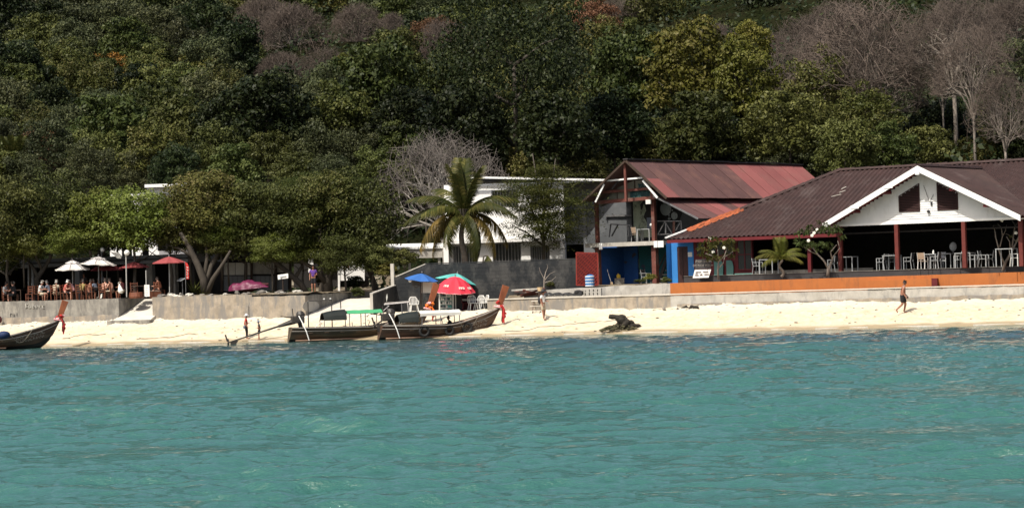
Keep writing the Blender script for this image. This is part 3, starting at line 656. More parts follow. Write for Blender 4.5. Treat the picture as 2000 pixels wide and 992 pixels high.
for i in range(nO):
    a = hA+(hB-hA)*(.12+.30*i/nO); b = hA+(hB-hA)*(.12+.30*(i+1.1)/nO)
    for off in ((0, .0), (.24, -.09)):
        if off[0] and rnd.random() < .3: continue
        j = FR(off[0]+rnd.uniform(-.03, .03), -off[0]*.4, off[1]+rnd.uniform(0, .03))-FR(0, 0, 0)
        ridge_tiles(MB(), a+j, b+j, 1, .15, .1).build('ridge_tile', M['orange_tile'], rs_)
MB().bar(hA+Vector((0, 0, .06)), hA+(hB-hA)*.13+Vector((0, 0, .05)), .16, .08).build('hip_flashing', M['white_paint'], rs_)
# white mortar smears on the roof
nm = (main[1]-main[0]).cross(main[3]-main[0]).normalized()
sp = MB()
for (px, py, L_) in ((1624, 386, 1.0), (1640, 378, .5), (1644, 371, .35)):
    d_ = ray(px, py); t_ = (main[0]-C0).dot(nm)/d_.dot(nm); p = C0+d_*t_+nm*.06
    sp.bar(p, p+FR(L_*.5, .25, .12)-FR(0, 0, 0), .06, .03)
sp.build('mortar_smear', M['concrete_ramp'], rs_)
# fascia boards along the rakes
fx = lambda u, v, z: FR(u, v, z)
m_ = MB(); m_.hexa([FR(Lu, -1.0, Lz-.26), FR(Au, -1.0, Az-.26), FR(Au, -.955, Az-.26), FR(Lu, -.955, Lz-.26), FR(Lu, -1.0, Lz+.04), FR(Au, -1.0, Az+.06), FR(Au, -.955, Az+.06), FR(Lu, -.955, Lz+.04)]); m_.build('fascia_board', M['white_paint'], rs_)
m_ = MB(); m_.hexa([FR(Au+.002, -1.0, Az-.26), FR(Gu1, -1.0, Gz1-.26), FR(Gu1, -.955, Gz1-.26), FR(Au+.002, -.955, Az-.26), FR(Au+.002, -1.0, Az+.06), FR(Gu1, -1.0, Gz1+.04), FR(Gu1, -.955, Gz1+.04), FR(Au+.002, -.955, Az+.06)]); m_.build('fascia_board', M['white_paint'], rs_)
m_ = MB(); m_.fbox(FR, Au-.12, Au+.12, -1.03, -1.002, Az-.42, Az-.15); m_.build('apex_block', M['white_paint'], rs_)
for t_ in (.13, .48):
    uu_ = Lu+(Au-Lu)*(1-t_)*1.0
m_ = MB()
for px_, py_ in ((1668, 403), (1734, 363)):
    u_, z_ = FR.uz(px_, py_, -1.0); MB().fbox(FR, u_-.22, u_+.28, -1.03, -1.004, z_-.13, z_+.02).build('fascia_patch', M['white_paint'], rs_)
pass
# soffit under the rakes, dark red; purlin ends
m_ = MB(); m_.hexa([FR(Lu+.1, -.95, Lz-.10), FR(Au, -.95, Az-.10), FR(Au, .0, Az-.10), FR(Lu+.1, .0, Lz-.10), FR(Lu+.1, -.95, Lz-.06), FR(Au, -.95, Az-.06), FR(Au, 0, Az-.06), FR(Lu+.1, 0, Lz-.06)])
m_.hexa([FR(Au, -.95, Az-.10), FR(Gu1-.1, -.95, Gz1-.10), FR(Gu1-.1, 0, Gz1-.10), FR(Au, .0, Az-.10), FR(Au, -.95, Az-.06), FR(Gu1-.1, -.95, Gz1-.06), FR(Gu1-.1, 0, Gz1-.06), FR(Au, 0, Az-.06)])
m_.build('soffit', M['maroon'], rs_)
m_ = MB()
for t_ in (.35, .68):
    for s_ in (-1, 1):
        u_ = Au+s_*(Au-Lu)*t_; z_ = Az-gp*(Au-Lu)*t_-.24; MB().fbox(FR, u_-.25, u_+.02, -.9, .05, z_-.12, z_+.04).build('purlin', M['maroon'], rs_)
pass
# gable wall of lap siding, polygon between beam and rakes
g0u, g0z = FR.uz(1648, 437.5, -.04); gz = g0z
gap_u = Au; topz = Az-.16
m_ = MB(); z = gz
def ushade(z, pad=.0):   # half width of the gable at height z
    return (topz-z)/gp-pad
wl = [FR.uz(1757, 414, -.05), FR.uz(1795, 359, -.05)]; wr = [FR.uz(1832, 409, -.05), FR.uz(1870, 370, -.05)]
lw0, lw1 = wl[0][0], wl[1][0]; rw0, rw1 = wr[0][0], wr[1][0]
wz0 = wl[0][1]; wzi = wl[1][1]
wzL = lambda u: wzi-(lw1-u)*.52; wzR = lambda u: wzi-(u-rw0)*.52
while z < topz-.05:
    h = ushade(z+.06); L0, L1 = gap_u-h, gap_u+h; segs = [(L0, L1)]
    zm = z+.06
    for a, b, top in ((lw0, lw1, wzL), (rw0, rw1, wzR)):
        if wz0 < zm:
            lo, hi = (a, b)
            if top is wzL:
                lo = max(a, lw1-(wzi-zm)/.52) if zm > wzL(a) else a
            else: hi = min(b, rw0+(wzi-zm)/.52) if zm > wzR(b) else b
            if hi > lo and zm < wzi:
                ns = []
                for s0, s1 in segs:
                    if hi <= s0 or lo >= s1: ns.append((s0, s1)); continue
                    if s0 < lo: ns.append((s0, lo))
                    if hi < s1: ns.append((hi, s1))
                segs = ns
    for s0, s1 in segs:
        if s1-s0 > .05: m_.hexa([FR(s0, -.075, z), FR(s1, -.075, z), FR(s1, 0, z), FR(s0, 0, z), FR(s0, -.05, z+.125), FR(s1, -.05, z+.125), FR(s1, 0, z+.125), FR(s0, 0, z+.125)])
    z += .125
m_.build('gable_siding', M['siding'], rs_, kind='stuff', label='white horizontal lap siding of the gable')
for (a, b, f) in ((lw0, lw1, wzL), (rw0, rw1, wzR)):
    w_ = MB().prism([FR(a-.02, .0, wz0-.02), FR(b+.02, 0, wz0-.02), FR(b+.02, 0, f(b)+.02), FR(a-.02, 0, f(a)+.02)], FR.v*.05).build('gable_window', M['black'], rs_, label='slanted dark louvred gable window')
    sh = MB(); z = wz0+.04
    while z < wzi:
        lo = a if z < f(a) else max(a, lw1-(wzi-z)/.52) if f is wzL else a
        hi = b if z < f(b) else min(b, rw0+(wzi-z)/.52) if f is wzR else b
        if hi-lo > .06: sh.hexa([FR(lo, -.07, z), FR(hi, -.07, z), FR(hi, -.01, z+.05), FR(lo, -.01, z+.05), FR(lo, -.07, z+.015), FR(hi, -.07, z+.015), FR(hi, -.01, z+.065), FR(lo, -.01, z+.065)])
        z += .085
    sh.build('louvre', M['door_brown'], w_, kind='stuff')
    fr = MB(); pts = [FR(a, -.08, wz0), FR(b, -.08, wz0), FR(b, -.08, f(b)), FR(a, -.08, f(a))]
    for i in range(4): fr.bar(pts[i], pts[(i+1) % 4], .05, .04)
    fr.build('window_frame', M['door_brown'], w_)
m_ = MB(); m_.fbox(FR, gap_u-ushade(gz)-.1, gap_u+ushade(gz)+.1, -.10, .10, gz-.13, gz-.002); m_.build('beam', M['white_paint'], rs_)
lamp_u, lamp_z = FR.uz(1814, 413, -.1)
m_ = MB(); m_.ball(FR(lamp_u, -.15, lamp_z), .09, n=8); m_.fbox(FR, lamp_u+.12, lamp_u+.22, -.12, -.06, lamp_z+.3, lamp_z+.5); m_.build('spotlight', M['ink'], rs_)
m_ = MB(); cu, cz = FR.uz(1815, 395, -.1); m_.path([FR(cu-.3, -.09, cz+.9), FR(cu-.05, -.1, cz+.2), FR(cu+.02, -.1, cz), FR(cu+.25, -.1, cz+.4)], .012, 4); m_.build('cable', M['ink'], rs_)
# posts
for px_, py_ in ((1643, 530), (1754, 527), (1885, 522), (1996, 519)):
    u_ = FR.uz(px_, py_, 0)[0]
    MB().fbox(FR, u_-.11, u_+.11, -.11, .11, dz-.01, gz-.135).build('post', M['red_post'], rs_, bevel=.02)
for px_ in (1583,):
    u_ = FR.uz(px_, 532, 1.2)[0]; MB().fbox(FR, u_-.1, u_+.1, 1.1, 1.3, dz-.01, Ez+.2).build('post', M['maroon'], rs_)
# eave beam, ceiling, interior
VW = 1.9
MB().fbox(FR, Eu0+.1, Lu+.3, VE+.02, VE+.10, Ez-.24, Ez-.06).build('eave_board', M['maroon'], rs_)
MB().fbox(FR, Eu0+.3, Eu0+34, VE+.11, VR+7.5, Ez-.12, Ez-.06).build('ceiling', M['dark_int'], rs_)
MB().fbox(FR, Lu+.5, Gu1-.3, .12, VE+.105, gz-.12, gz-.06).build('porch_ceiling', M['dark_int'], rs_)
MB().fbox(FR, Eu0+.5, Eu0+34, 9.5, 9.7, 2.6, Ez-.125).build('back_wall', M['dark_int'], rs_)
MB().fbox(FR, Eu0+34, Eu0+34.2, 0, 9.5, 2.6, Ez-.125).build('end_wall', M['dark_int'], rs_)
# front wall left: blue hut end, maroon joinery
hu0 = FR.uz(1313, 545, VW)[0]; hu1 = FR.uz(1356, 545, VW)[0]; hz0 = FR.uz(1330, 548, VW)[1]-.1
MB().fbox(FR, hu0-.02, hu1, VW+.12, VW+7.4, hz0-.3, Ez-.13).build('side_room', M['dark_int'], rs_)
dx0, dz1 = FR.uz(1322, 482, VW); dx1, _ = FR.uz(1343, 482, VW)
m_ = MB(); m_.fbox(FR, hu0, dx0, VW, VW+.117, hz0-.3, Ez-.13); m_.fbox(FR, dx1, hu1, VW, VW+.117, hz0-.3, Ez-.13); m_.fbox(FR, dx0, dx1, VW, VW+.117, dz1, Ez-.13)
m_.build('blue_wall', M['blue_wall'], rs_, label='bright blue wall at the left end')
m_ = MB(); m_.hexa([FR(hu0-.06, VW-.45, hz0-.3), FR(hu0-.02, VW-.02, hz0-.3), FR(hu0-.02, VW+.1, hz0-.3), FR(hu0-.12, VW-.35, hz0-.3), FR(hu0-.10, VW-.42, Ez-.2), FR(hu0-.02, VW-.02, Ez-.2), FR(hu0-.02, VW+.1, Ez-.2), FR(hu0-.14, VW-.30, Ez-.2)])
m_.build('buttress', M['blue_wall'], rs_)
dr_ = MB().fbox(FR, dx0+.002, dx1-.002, VW+.03, VW+.08, hz0-.3, dz1-.002).build('door', M['door_brown'], rs_)
m_ = MB(); cx_ = (dx0+dx1)/2; m_.fbox(FR, cx_-.01, cx_+.01, VW+.015, VW+.03, hz0, dz1-.1); m_.build('door_seam', M['black'], dr_)
pu, pz = FR.uz(1348, 497, VW); m_ = MB(); m_.fbox(FR, pu-.14, pu+.14, VW-.02, VW-.003, pz-.13, pz+.13); m_.build('notice', M['paper'], rs_)
mu1 = FR.uz(1472, 540, VW)[0]
MB().fbox(FR, hu1+.003, mu1, VW+.02, VW+.12, dz-.01, Ez-.13).build('maroon_wall', M['maroon'], rs_, label='maroon timber front wall')
def win(px0, px1, py0, py1, npane=2, nrow=2, pm=None, name='window'):
    a = FR.uz(px0, (py0+py1)/2, VW)[0]; b = FR.uz(px1, (py0+py1)/2, VW)[0]; t = FR.uz((px0+px1)/2, py0, VW)[1]; s_ = FR.uz((px0+px1)/2, py1, VW)[1]
    fr = MB(); w = .07; fr.fbox(FR, a, b, VW-.05, VW+.017, t-w, t); fr.fbox(FR, a, b, VW-.05, VW+.017, s_, s_+w)
    for i in range(npane+1): x = a+(b-a-w)*i/npane; fr.fbox(FR, x, x+w, VW-.048, VW+.016, s_+w, t-w)
    for j in range(1, nrow): z_ = s_+(t-s_)*j/nrow; fr.fbox(FR, a+w, b-w, VW-.044, VW+.015, z_-.03, z_+.03)
    o_ = fr.build(name, M['maroon'], rs_)
    for i in range(npane):
        x0 = a+w+(b-a-w)*i/npane; x1 = x0+(b-a-w)/npane-w
        for j in range(nrow):
            z0 = s_+w+(t-s_-2*w)*j/nrow; z1 = s_+w+(t-s_-2*w)*(j+1)/nrow
            MB().fbox(FR, x0, x1, VW-.02, VW-.012, z0, z1).build('pane', pm or M['glass'], o_)
win(1359, 1378, 472, 500, 1, 2); win(1382, 1434, 470, 500, 3, 1); win(1440, 1470, 466, 528, 2, 2, name='door')
for a, b in ((1395, 1411), (1419, 1431)):
    u0_, z0_ = FR.uz(a, 540, VW-.1); u1_, z1_ = FR.uz(b, 508, VW-.1)
    n_ = 10; pts = [FR(u0_, VW-.1, z0_), FR(u1_, VW-.1, z0_), FR(u1_+.03, VW-.1, (z0_+z1_)/2+.1), FR(u1_-.06, VW-.1, z1_-.05), FR(u1_-.16, VW-.1, z1_), FR(u0_, VW-.1, z1_)]
    MB().prism(pts, FR.v*.05).build('painted_panel', M['teal_board'], rs_)
tu0, tz0 = FR.uz(1436, 545, VW-.15); tu1, tz1 = FR.uz(1470, 533, VW-.15); MB().fbox(FR, tu0, tu1, VW-.2, VW-.06, dz-.01, tz1).build('step', M['teal_board'], rs_)
# plinth across the open part
MB().fbox(FR, mu1+.01, Lu+1.5, VW+.02, VW+.10, dz-.01, dz+.16).build('sill', M['concrete'], rs_)

# ================================================================ the two-storey bar
br = thing('bar_building', 'two-storey timber bar with faded red corrugated roof and blue murals', 'bar', tuple(FB(0, 0, 2.5)))
RVf = -1.3
aU, aZ = FB.uz(1222, 313, RVf); eU, eZ = FB.uz(1302, 386, RVf)
rl = FB.hit_u(1562, 323, aU); rV = (rl-FB.o).dot(FB.v)
sl_ = (aZ-eZ)/(eU-aU)
dd = FB(eU-aU, 0, eZ-aZ)-FB(0, 0, 0)
ax_, bx_ = 0, 1
# right slope as single sheets, brown ones in front, faded red behind
L_ = rV-RVf; nS = 15; w_ = L_/nS
for i in range(nS):
    v0 = RVf+w_*i; v1 = v0+w_+.06; lift = .012*(i % 2)
    poly = [FB(aU, v0, aZ+lift), FB(eU, v0, eZ+lift), FB(eU, v1, eZ+lift), FB(aU, v1, aZ+lift)]
    pink = i >= 8
    if i == 0:
        mid = .5; um_, zm_ = aU+(eU-aU)*mid, aZ+(eZ-aZ)*mid
        sheet(MB(), [FB(aU, v0, aZ), FB(um_, v0, zm_), FB(um_, v1, zm_), FB(aU, v1, aZ)], dd, .15, .016).build('roof_sheet', M['brown_roof'], br)
        sheet(MB(), [FB(um_, v0, zm_+.02), FB(eU, v0, eZ+.02), FB(eU, v1, eZ+.02), FB(um_, v1, zm_+.02)], dd, .15, .016).build('roof_sheet', M['pink_roof'], br)
    else: sheet(MB(), poly, dd, .15, .016).build('roof_sheet', M['pink_roof'] if pink else M['brown_roof'], br)
# left slope
lU = FB.uz(1137, 394, RVf)[0]; lZ = FB.uz(1137, 394, RVf)[1]
for i in range(5):
    v0 = RVf+L_/5*i; v1 = v0+L_/5+.05
    sheet(MB(), [FB(aU, v0, aZ), FB(lU, v0, lZ), FB(lU, v1, lZ), FB(aU, v1, aZ)], FB(lU-aU, 0, lZ-aZ)-FB(0, 0, 0), .15, .016).build('roof_sheet', M['brown_roof'], br)
m_ = MB()
for i in range(9):
    t0_, t1_ = i/9, (i+1)/9+.01; dzz = .02*math.sin(i*2.1)
    m_.bar(FB(aU, RVf-.05+L_*t0_, aZ+.06+dzz), FB(aU, RVf+L_*t1_, aZ+.06+dzz), .34, .06)
m_.build('ridge_cap', M['dark_edge'], br)
# rake edges
MB().bar(FB(aU, RVf, aZ-.05), FB(eU, RVf, eZ-.05), .05, .14).build('rake_board', M['dark_wood'], br)
MB().bar(FB(aU-.05, RVf, aZ-.05), FB(lU, RVf, lZ-.05), .05, .12).build('rake_board', M['dark_wood'], br)
# skirt roof on the right
sU0, sZ0 = FB.uz(1279, 383, RVf+.3); sU1, sZ1 = FB.uz(1364, 426.5, RVf+.3)
ds = FB(sU1-sU0, 0, sZ1-sZ0)-FB(0, 0, 0)
for i in range(12):
    v0 = RVf+.3+w_*i; v1 = v0+w_+.05; lift = .01*(i % 2)
    sheet(MB(), [FB(sU0, v0, sZ0+lift), FB(sU1, v0, sZ1+lift), FB(sU1, v1, sZ1+lift), FB(sU0, v1, sZ0+lift)], ds, .15, .016).build('roof_sheet', M['pink_roof'] if i in (2, 3, 5, 6, 7, 9) else M['brown_roof'], br)
MB().bar(FB(sU0-.1, RVf+.28, sZ0+.02), FB(sU1, RVf+.28, sZ1-.03), .05, .1).build('rake_board', M['metal'], br)
MB().bar(FB(sU0-.75, RVf+.2, sZ0+.95), FB(sU0+.25, RVf+.2, sZ0-.12), .05, .12).build('brace', M['white_paint'], br)
MB().bar(FB.hit(1180, 360, RVf+.1), FB.hit(1163, 395, RVf+.1), .05, .1).build('brace', M['white_paint'], br)
# frame
bz = 2.5; fl0 = FB.uz(1281, 470, 0)[1]
tz = FB.uz(1281, 375, 0)[1]
p1 = FB.uz(1170, 556, 0)[0]; p2 = 0.0; p3 = FB.uz(1323, 460, 0)[0]
apz = aZ-.12
for u_, w__, z0_, z1_ in ((p1, .13, bz-.2, fl0-.28), (p1, .1, fl0, tz+.35), (p2, .15, bz-.2, fl0-.28), (p2, .11, fl0, tz+.3)):
    MB().fbox(FB, u_-w__, u_+w__, -w__, w__, z0_, z1_).build('post', M['rust_wood'], br)
cu_ = FB.uz(1221, 340, RVf+.2)[0]; cz0 = FB.uz(1223, 394, RVf+.2)[1]
MB().fbox(FB, cu_-.07, cu_+.07, RVf+.15, RVf+.29, cz0, apz).build('king_post', M['rust_wood'], br)
def fb_bar(name, x0, y0, x1, y1, v, w, m, parent=br, h=None): return MB().bar(FB.hit(x0, y0, v), FB.hit(x1, y1, v), w, h or w).build(name, m, parent)
fb_bar('tie_beam', 1178, 354, 1258, 347, RVf+.35, .09, M['white_paint'])
fb_bar('beam', 1172, 376, 1274, 368, -.2, .15, M['rust_wood'])
fb_bar('beam', 1166, 396, 1281, 386, -.2, .2, M['rust_wood'])
fb_bar('brace', 1195, 370, 1206, 356, RVf+.5, .05, M['ink']); fb_bar('brace', 1206, 356, 1216, 354, RVf+.5, .05, M['ink'])
# gable infill panels behind the beams
gp_ = mat('translucent_sheet', (.17, .16, .12), (.13, .125, .10), 1.5, .7, col3=(.10, .09, .07), s3=1.0)
for x0, x1 in ((1172, 1205), (1207, 1240), (1242, 1276)):
    a_, _z = FB.uz(x0, 390, 0); b_, _z = FB.uz(x1, 390, 0); zb_ = FB.uz(1230, 391, 0)[1]; zt_ = FB.uz(1230, 353, 0)[1]
    tl = min(zt_, aZ-.15-sl_*abs(b_-aU) if b_ > aU else zt_); tr = tl
    z_l = min(zt_, aZ-.25-sl_*abs(a_-aU)); z_r = min(zt_, aZ-.25-sl_*abs(b_-aU))
    MB().prism([FB(a_, -.02, zb_), FB(b_, -.02, zb_), FB(b_, -.02, z_r), FB(a_, -.02, z_l)], FB.v*.03).build('infill_panel', gp_, br)
# painted lettering blobs on the right infill panel
ink_teal = mat('teal_lettering', (.02, .06, .06), (.015, .045, .05), 3, .7)
rr = random.Random(12); m_ = MB()
def strokes(mb, F, v, x0, y0, x1, y1, n, size, seed, thick=.03, slope=0):
    rr = random.Random(seed)
    for i in range(n):
        t = (i+.5)/n; px = x0+(x1-x0)*t; py = y0+(y1-y0)*t
        a = (px-size*.35, py-size*.5); k = rr.choice((0, 1, 2, 3))
        segs = {0: [(0, 0, 0, 1), (0, 0, .7, 0), (.7, 0, .7, 1)], 1: [(0, 0, 0, 1), (0, .5, .7, .5), (.7, .0, .7, 1)], 2: [(0, 0, .7, 0), (.35, 0, .35, 1), (0, 1, .7, 1)], 3: [(0, 0, 0, 1), (0, 1, .7, 1), (.7, 1, .7, .4), (.7, .4, .2, .4)]}[k]
        for (p, q_, r_, s_) in segs:
            mb.bar(F.hit(a[0]+p*size, a[1]+q_*size, v), F.hit(a[0]+r_*size, a[1]+s_*size, v), thick, .008)
    return mb
for j in range(12):   # dark rounded lettering band as overlapping lozenges
    u_, z_ = FB.uz(1234+j*3, 382-3*math.sin(j/11*math.pi)-(1.5 if j > 3 else 0), -.06); m_.ball(FB(u_, -.05, z_), .13, .015, .22, 8, 5, .25, j)
m_.build('lettering_ground', ink_teal, br)
m_ = MB(); strokes(m_, FB, -.09, 1238, 379, 1265, 375, 8, 4.2, 3, .03); strokes(m_, FB, -.09, 1236, 387, 1265, 384, 8, 4.2, 4, .03); m_.build('lettering', M['teal_board'], br)
m_ = MB()
for j in range(14): u_, z_ = FB.uz(1248+rr.uniform(0, 18), 357+rr.uniform(0, 11), -.04); m_.ball(FB(u_, -.04, z_), .07, .012, .06, 6, 4, .3, j)
m_.build('painted_leaves', ink_teal, br)
fl_u, fl_z = FB.uz(1268, 394.5, -.3); MB().fbox(FB, fl_u-.17, fl_u+.17, -.42, -.31, fl_z-.12, fl_z+.13).build('floodlight', M['plastic'], br)
# upper room: back wall, mural panel, black mural with pale discs
vB = 3.2
def fwall(px0, py0, px1, py1, v, m, name, th=.1, lab=None):
    a_, zt_ = FB.uz(px0, py0, v); b_, zb_ = FB.uz(px1, py1, v); return MB().fbox(FB, a_, b_, v, v+th, zb_, zt_).build(name, m, br, label=lab)
flb = FB(0, 0, fl0)
a_ = FB.uz(1120, 400, vB)[0]; b_ = FB.uz(1420, 430, vB)[0]
zsk = lambda u: 9
MB().prism([FB(a_, vB, fl0), FB(sU1-.1, vB, fl0), FB(sU1-.1, vB, sZ1-.1), FB(sU0, vB, sZ0-.1), FB(aU, vB, aZ-.9), FB(lU+.3, vB, lZ), FB(a_, vB, lZ)], FB.v*.1).build('upper_wall', mat('shade_darkened_render', (.105, .11, .115), (.08, .085, .09), .9, .85, .2, 8, col3=(.15, .155, .16), s3=.6, t3=(.55, .7)), br)  # render darkened so its colour holds the shade under the roof
MB().prism([FB(lU+.9, vB-1.0, lZ+.9), FB(eU-1.2, vB-1.0, lZ+.9), FB(aU, vB-1, aZ-.35)], FB.v*.1).build('loft_board', M['dark_int'], br)
zmt = FB.uz(1260, 396, 2.0)[1]
mp_ = fwall(1236, 392, 1279, 463, 2.0, mat('pale_green_mural', (.30, .33, .25), (.22, .25, .18), 2.2, .8, col3=(.07, .08, .06), s3=2.0, t3=(.5, .6)), 'mural_panel', .05)
m_ = MB()
fig = [(1256, 392), (1279, 392), (1279, 441), (1266, 441), (1261, 430), (1257, 424), (1259, 417), (1262, 411), (1260, 403), (1257, 398), (1255, 407), (1252, 410), (1250, 400)]
m_.prism([FB.hit(x, y, 1.99) for x, y in fig], FB.v*.008); m_.build('painted_figure', M['black'], mp_)
MB().prism([FB.hit(x, y, 1.985) for x, y in ((1263, 425), (1279, 425), (1279, 446), (1264, 446))], FB.v*.004).build('painted_skirt', M['blue_cotton'], mp_)
bm = MB().prism([FB.hit(x, y, vB-.05) for x, y in ((1284, 390), (1300, 391), (1328, 404), (1332, 418), (1326, 432), (1316, 444), (1308, 430), (1284, 430))], FB.v*.02).build('black_mural', M['black'], br)
disc_m = mat('pale_disc', (.42, .45, .45), (.30, .33, .33), 1.6, .8, col3=(.08, .09, .09), s3=1.7, t3=(.5, .6))
for x, y, r_ in ((1300, 408, .40), (1317, 421.5, .23), (1307, 427, .09), (1306.5, 420.5, .05), (1313, 411, .05)):
    p = FB.hit(x, y, vB-.06); uu = (p-FB.o).dot(FB.u)
    MB().prism([FB(uu+r_*math.cos(t*math.pi/12), vB-.06, p.z+r_*math.sin(t*math.pi/12)) for t in range(24)], FB.v*.009).build('painted_disc', disc_m, bm)
for a__, b__ in ((1183, 423), (1183, 436)):
    pass
fb_bar('shelf', 1184, 422, 1234, 421, vB-.1, .1, M['metal']); fb_bar('shelf', 1184, 430, 1186, 422, vB-.1, .06, M['ink'])
MB().fbox(FB, FB.uz(1235, 430, 2.0)[0]-.08, FB.uz(1235, 430, 2.0)[0]-.01, 2.0, 2.1, fl0, zmt+.4).build('partition_edge', M['ink'], br)
# balcony slab, railings
s0, sz_ = FB.uz(1143, 467, -.35); s1 = FB.uz(1297, 464, -.35)[0]
MB().fbox(FB, s0, s1, -.4, 0, fl0-.26, fl0-.02).build('balcony_edge', M['concrete_pale'], br)
MB().fbox(FB, s0+.2, sU0+1.2, .003, vB+.1, fl0-.22, fl0-.02).build('balcony_floor', M['concrete'], br)
for i, (x0, x1) in enumerate(((1170, 1176), (1277, 1284), (1285, 1296))):
    a_ = FB.uz(x0, 470, -.42)[0]; b_ = FB.uz(x1, 470, -.42)[0]; MB().fbox(FB, a_, b_, -.44, -.403, fl0-.4, fl0-.03).build('slab_end_cap', M['white_paint'], br)
rl_ = MB()
for pts in (((1190, 463), (1193, 438)), ((1193, 438), (1232, 440)), ((1226, 440), (1228, 462)), ((1233, 440), (1233, 462)), ((1195, 461), (1207, 439))):
    rl_.bar(FB.hit(*pts[0], .3), FB.hit(*pts[1], .3), .08, .06)
rl_.build('railing', M['ink'], br)
rl_ = MB()
for pts in (((1285, 458), (1299, 433)), ((1299, 433), (1313, 456)), ((1285, 432), (1330, 432)), ((1285, 458), (1316, 457)), ((1300, 433), (1300, 456)), ((1330, 432), (1331, 452)), ((1320, 450), (1329, 435))):
    rl_.bar(FB.hit(*pts[0], .5), FB.hit(*pts[1], .5), .07, .05)
rl_.build('railing', M['metal'], br)
MB().bar(FB.hit(1316, 432, .45), FB.hit(1316, 458, .45), .13).build('railing_post', M['rust_wood'], br)
# ground floor
vG = 2.6
fwall(1174, 476, 1247, 560, vG, M['deep_blue'], 'blue_mural_wall', .1, 'deep blue painted back wall')
fwall(1247.2, 476, 1330, 560, vG, M['teal_wall'], 'teal_mural_wall', .1, 'dark teal painted back wall')
sd = FB.hit(1176, 520, 0)
MB().fbox(FB, p1-.05, p1+.02, .2, vG, bz-.3, fl0-.3).build('side_wall', M['deep_blue'], br)
m_ = MB()
for i in range(20):
    for j in range(2): u_, z_ = FB.uz(1183+i*2.8, 486+j*3-i*.05, vG-.01); m_.fbox(FB, u_-.02, u_+.02, vG-.012, vG-.003, z_-.02, z_+.02)
m_.build('painted_dots', mat('pale_blue_dots', (.12, .16, .22), (.10, .14, .2), 3, .7), br)
m_ = MB()
m_.prism([FB.hit(x, y, vG-.012) for x, y in ((1189, 489), (1193, 500), (1198, 508), (1197, 517), (1193, 510), (1190, 500))], FB.v*.008)
m_.prism([FB.hit(x, y, vG-.012) for x, y in ((1189, 508), (1193, 512), (1191, 520), (1188, 516))], FB.v*.008)
m_.build('painted_fish', mat('green_paint_mark', (.05, .12, .09), (.03, .08, .07), 3, .7), br)
m_ = MB()
for (x, y, w2, h2) in ((1239, 497, 4, 4), (1222, 512, 4, 3), (1236, 500, 2, 5), (1256, 520, 5, 4), (1258, 526, 3, 4)):
    m_.prism([FB.hit(x-w2, y, vG-.012), FB.hit(x, y+h2, vG-.012), FB.hit(x+w2, y, vG-.012), FB.hit(x, y-h2, vG-.012)], FB.v*.008)
m_.build('painted_fish', mat('dim_paint_mark', (.08, .05, .09), (.03, .06, .09), 1, .7), br)
m_ = MB()
for y in (498, 504, 510, 522): m_.bar(FB.hit(1266, y, vG-.01), FB.hit(1282, y-.5, vG-.01), .06, .012)
m_.build('painted_lines', M['ink'], br)
# stairs
st = MB(); tr = MB()
for i in range(7):
    y = 552-i*8.2; x0, x1 = 1289+i*2.4, 1314+i*1.3
    a_, z_ = FB.uz(x0, y, .9+.14*i); b_ = FB.uz(min(x1, 1313+i), y, .9+.14*i)[0]
    MB().fbox(FB, a_, b_, .75+.2*i, 1.0+.2*i, z_-.05, z_).build('stair_tread', M['concrete'] if i < 4 else M['dark_wood'], br)
fb_bar('stringer', 1285, 556, 1312, 478, 1.3, .09, M['ink'], h=.2)
fb_bar('handrail', 1276, 545, 1306, 482, .7, .07, M['ink'])
# green signboard wing and hanging things under the slab
fb_bar('lamp_tube', 1308, 470, 1309, 486, .2, .12, M['plastic'])

# ================================================================ white house behind
FH = Frame(*at(1100, 512, 150).xy, 4)
wh = thing('white_house', 'white two-storey house with flat roof and barred windows behind the coconut palm', 'house', tuple(FH(-4, 0, 2.6)))
def hz(px, py, v=0): return FH.uz(px, py, v)
HL = hz(868, 400)[0]; HR = hz(1101, 400)[0]; zrL = hz(868, 352)[1]; zrR = hz(1101, 354)[1]
ops = [(960, 371, 1012, 405), (1036, 374, 1075, 404), (885, 479, 932, 520), (962, 474, 1018, 520), (1036, 480, 1074, 520)]
rects = [(hz(a, (b+d)/2)[0], hz(c, (b+d)/2)[0], hz((a+c)/2, d)[1], hz((a+c)/2, b)[1]) for a, b, c, d in ops]
def wall_with_holes(mb, F, u0, u1, z0, z1, v0, v1, holes):
    us = sorted({u0, u1, *[h[0] for h in holes], *[h[1] for h in holes]}); zs = sorted({z0, z1, *[max(z0, h[2]) for h in holes], *[min(z1, h[3]) for h in holes]})
    for i in range(len(us)-1):
        for j in range(len(zs)-1):
            cu, cz = (us[i]+us[i+1])/2, (zs[j]+zs[j+1])/2
            if any(h[0] < cu < h[1] and h[2] < cz < h[3] for h in holes): continue
            mb.fbox(F, us[i], us[i+1], v0, v1, zs[j], zs[j+1])
    return mb
wall_with_holes(MB(), FH, HL, HR, 2.4, zrR, 0, .2, rects).build('front_wall', M['white_wall'], wh)
for i, h in enumerate(rects):
    wn = MB(); w = .07
    for a, b, c, d in ((h[0], h[1], h[3]-w, h[3]), (h[0], h[1], h[2], h[2]+w), (h[0], h[0]+w, h[2]+w, h[3]-w), (h[1]-w, h[1], h[2]+w, h[3]-w)): wn.fbox(FH, a, b, .05, .15, c, d)
    o_ = wn.build('window' if i < 2 else 'opening_frame', M['metal'], wh)
    MB().fbox(FH, h[0]+w, h[1]-w, .16, .17, h[2]+w, h[3]-w).build('pane', M['glass'], o_)
    bars = MB(); n_ = 9
    for k in range(1, n_): x = h[0]+(h[1]-h[0])*k/n_; bars.fbox(FH, x-.018, x+.018, .07, .10, h[2]+w, h[3]-w)
    bars.build('window_bars', M['metal'], o_)
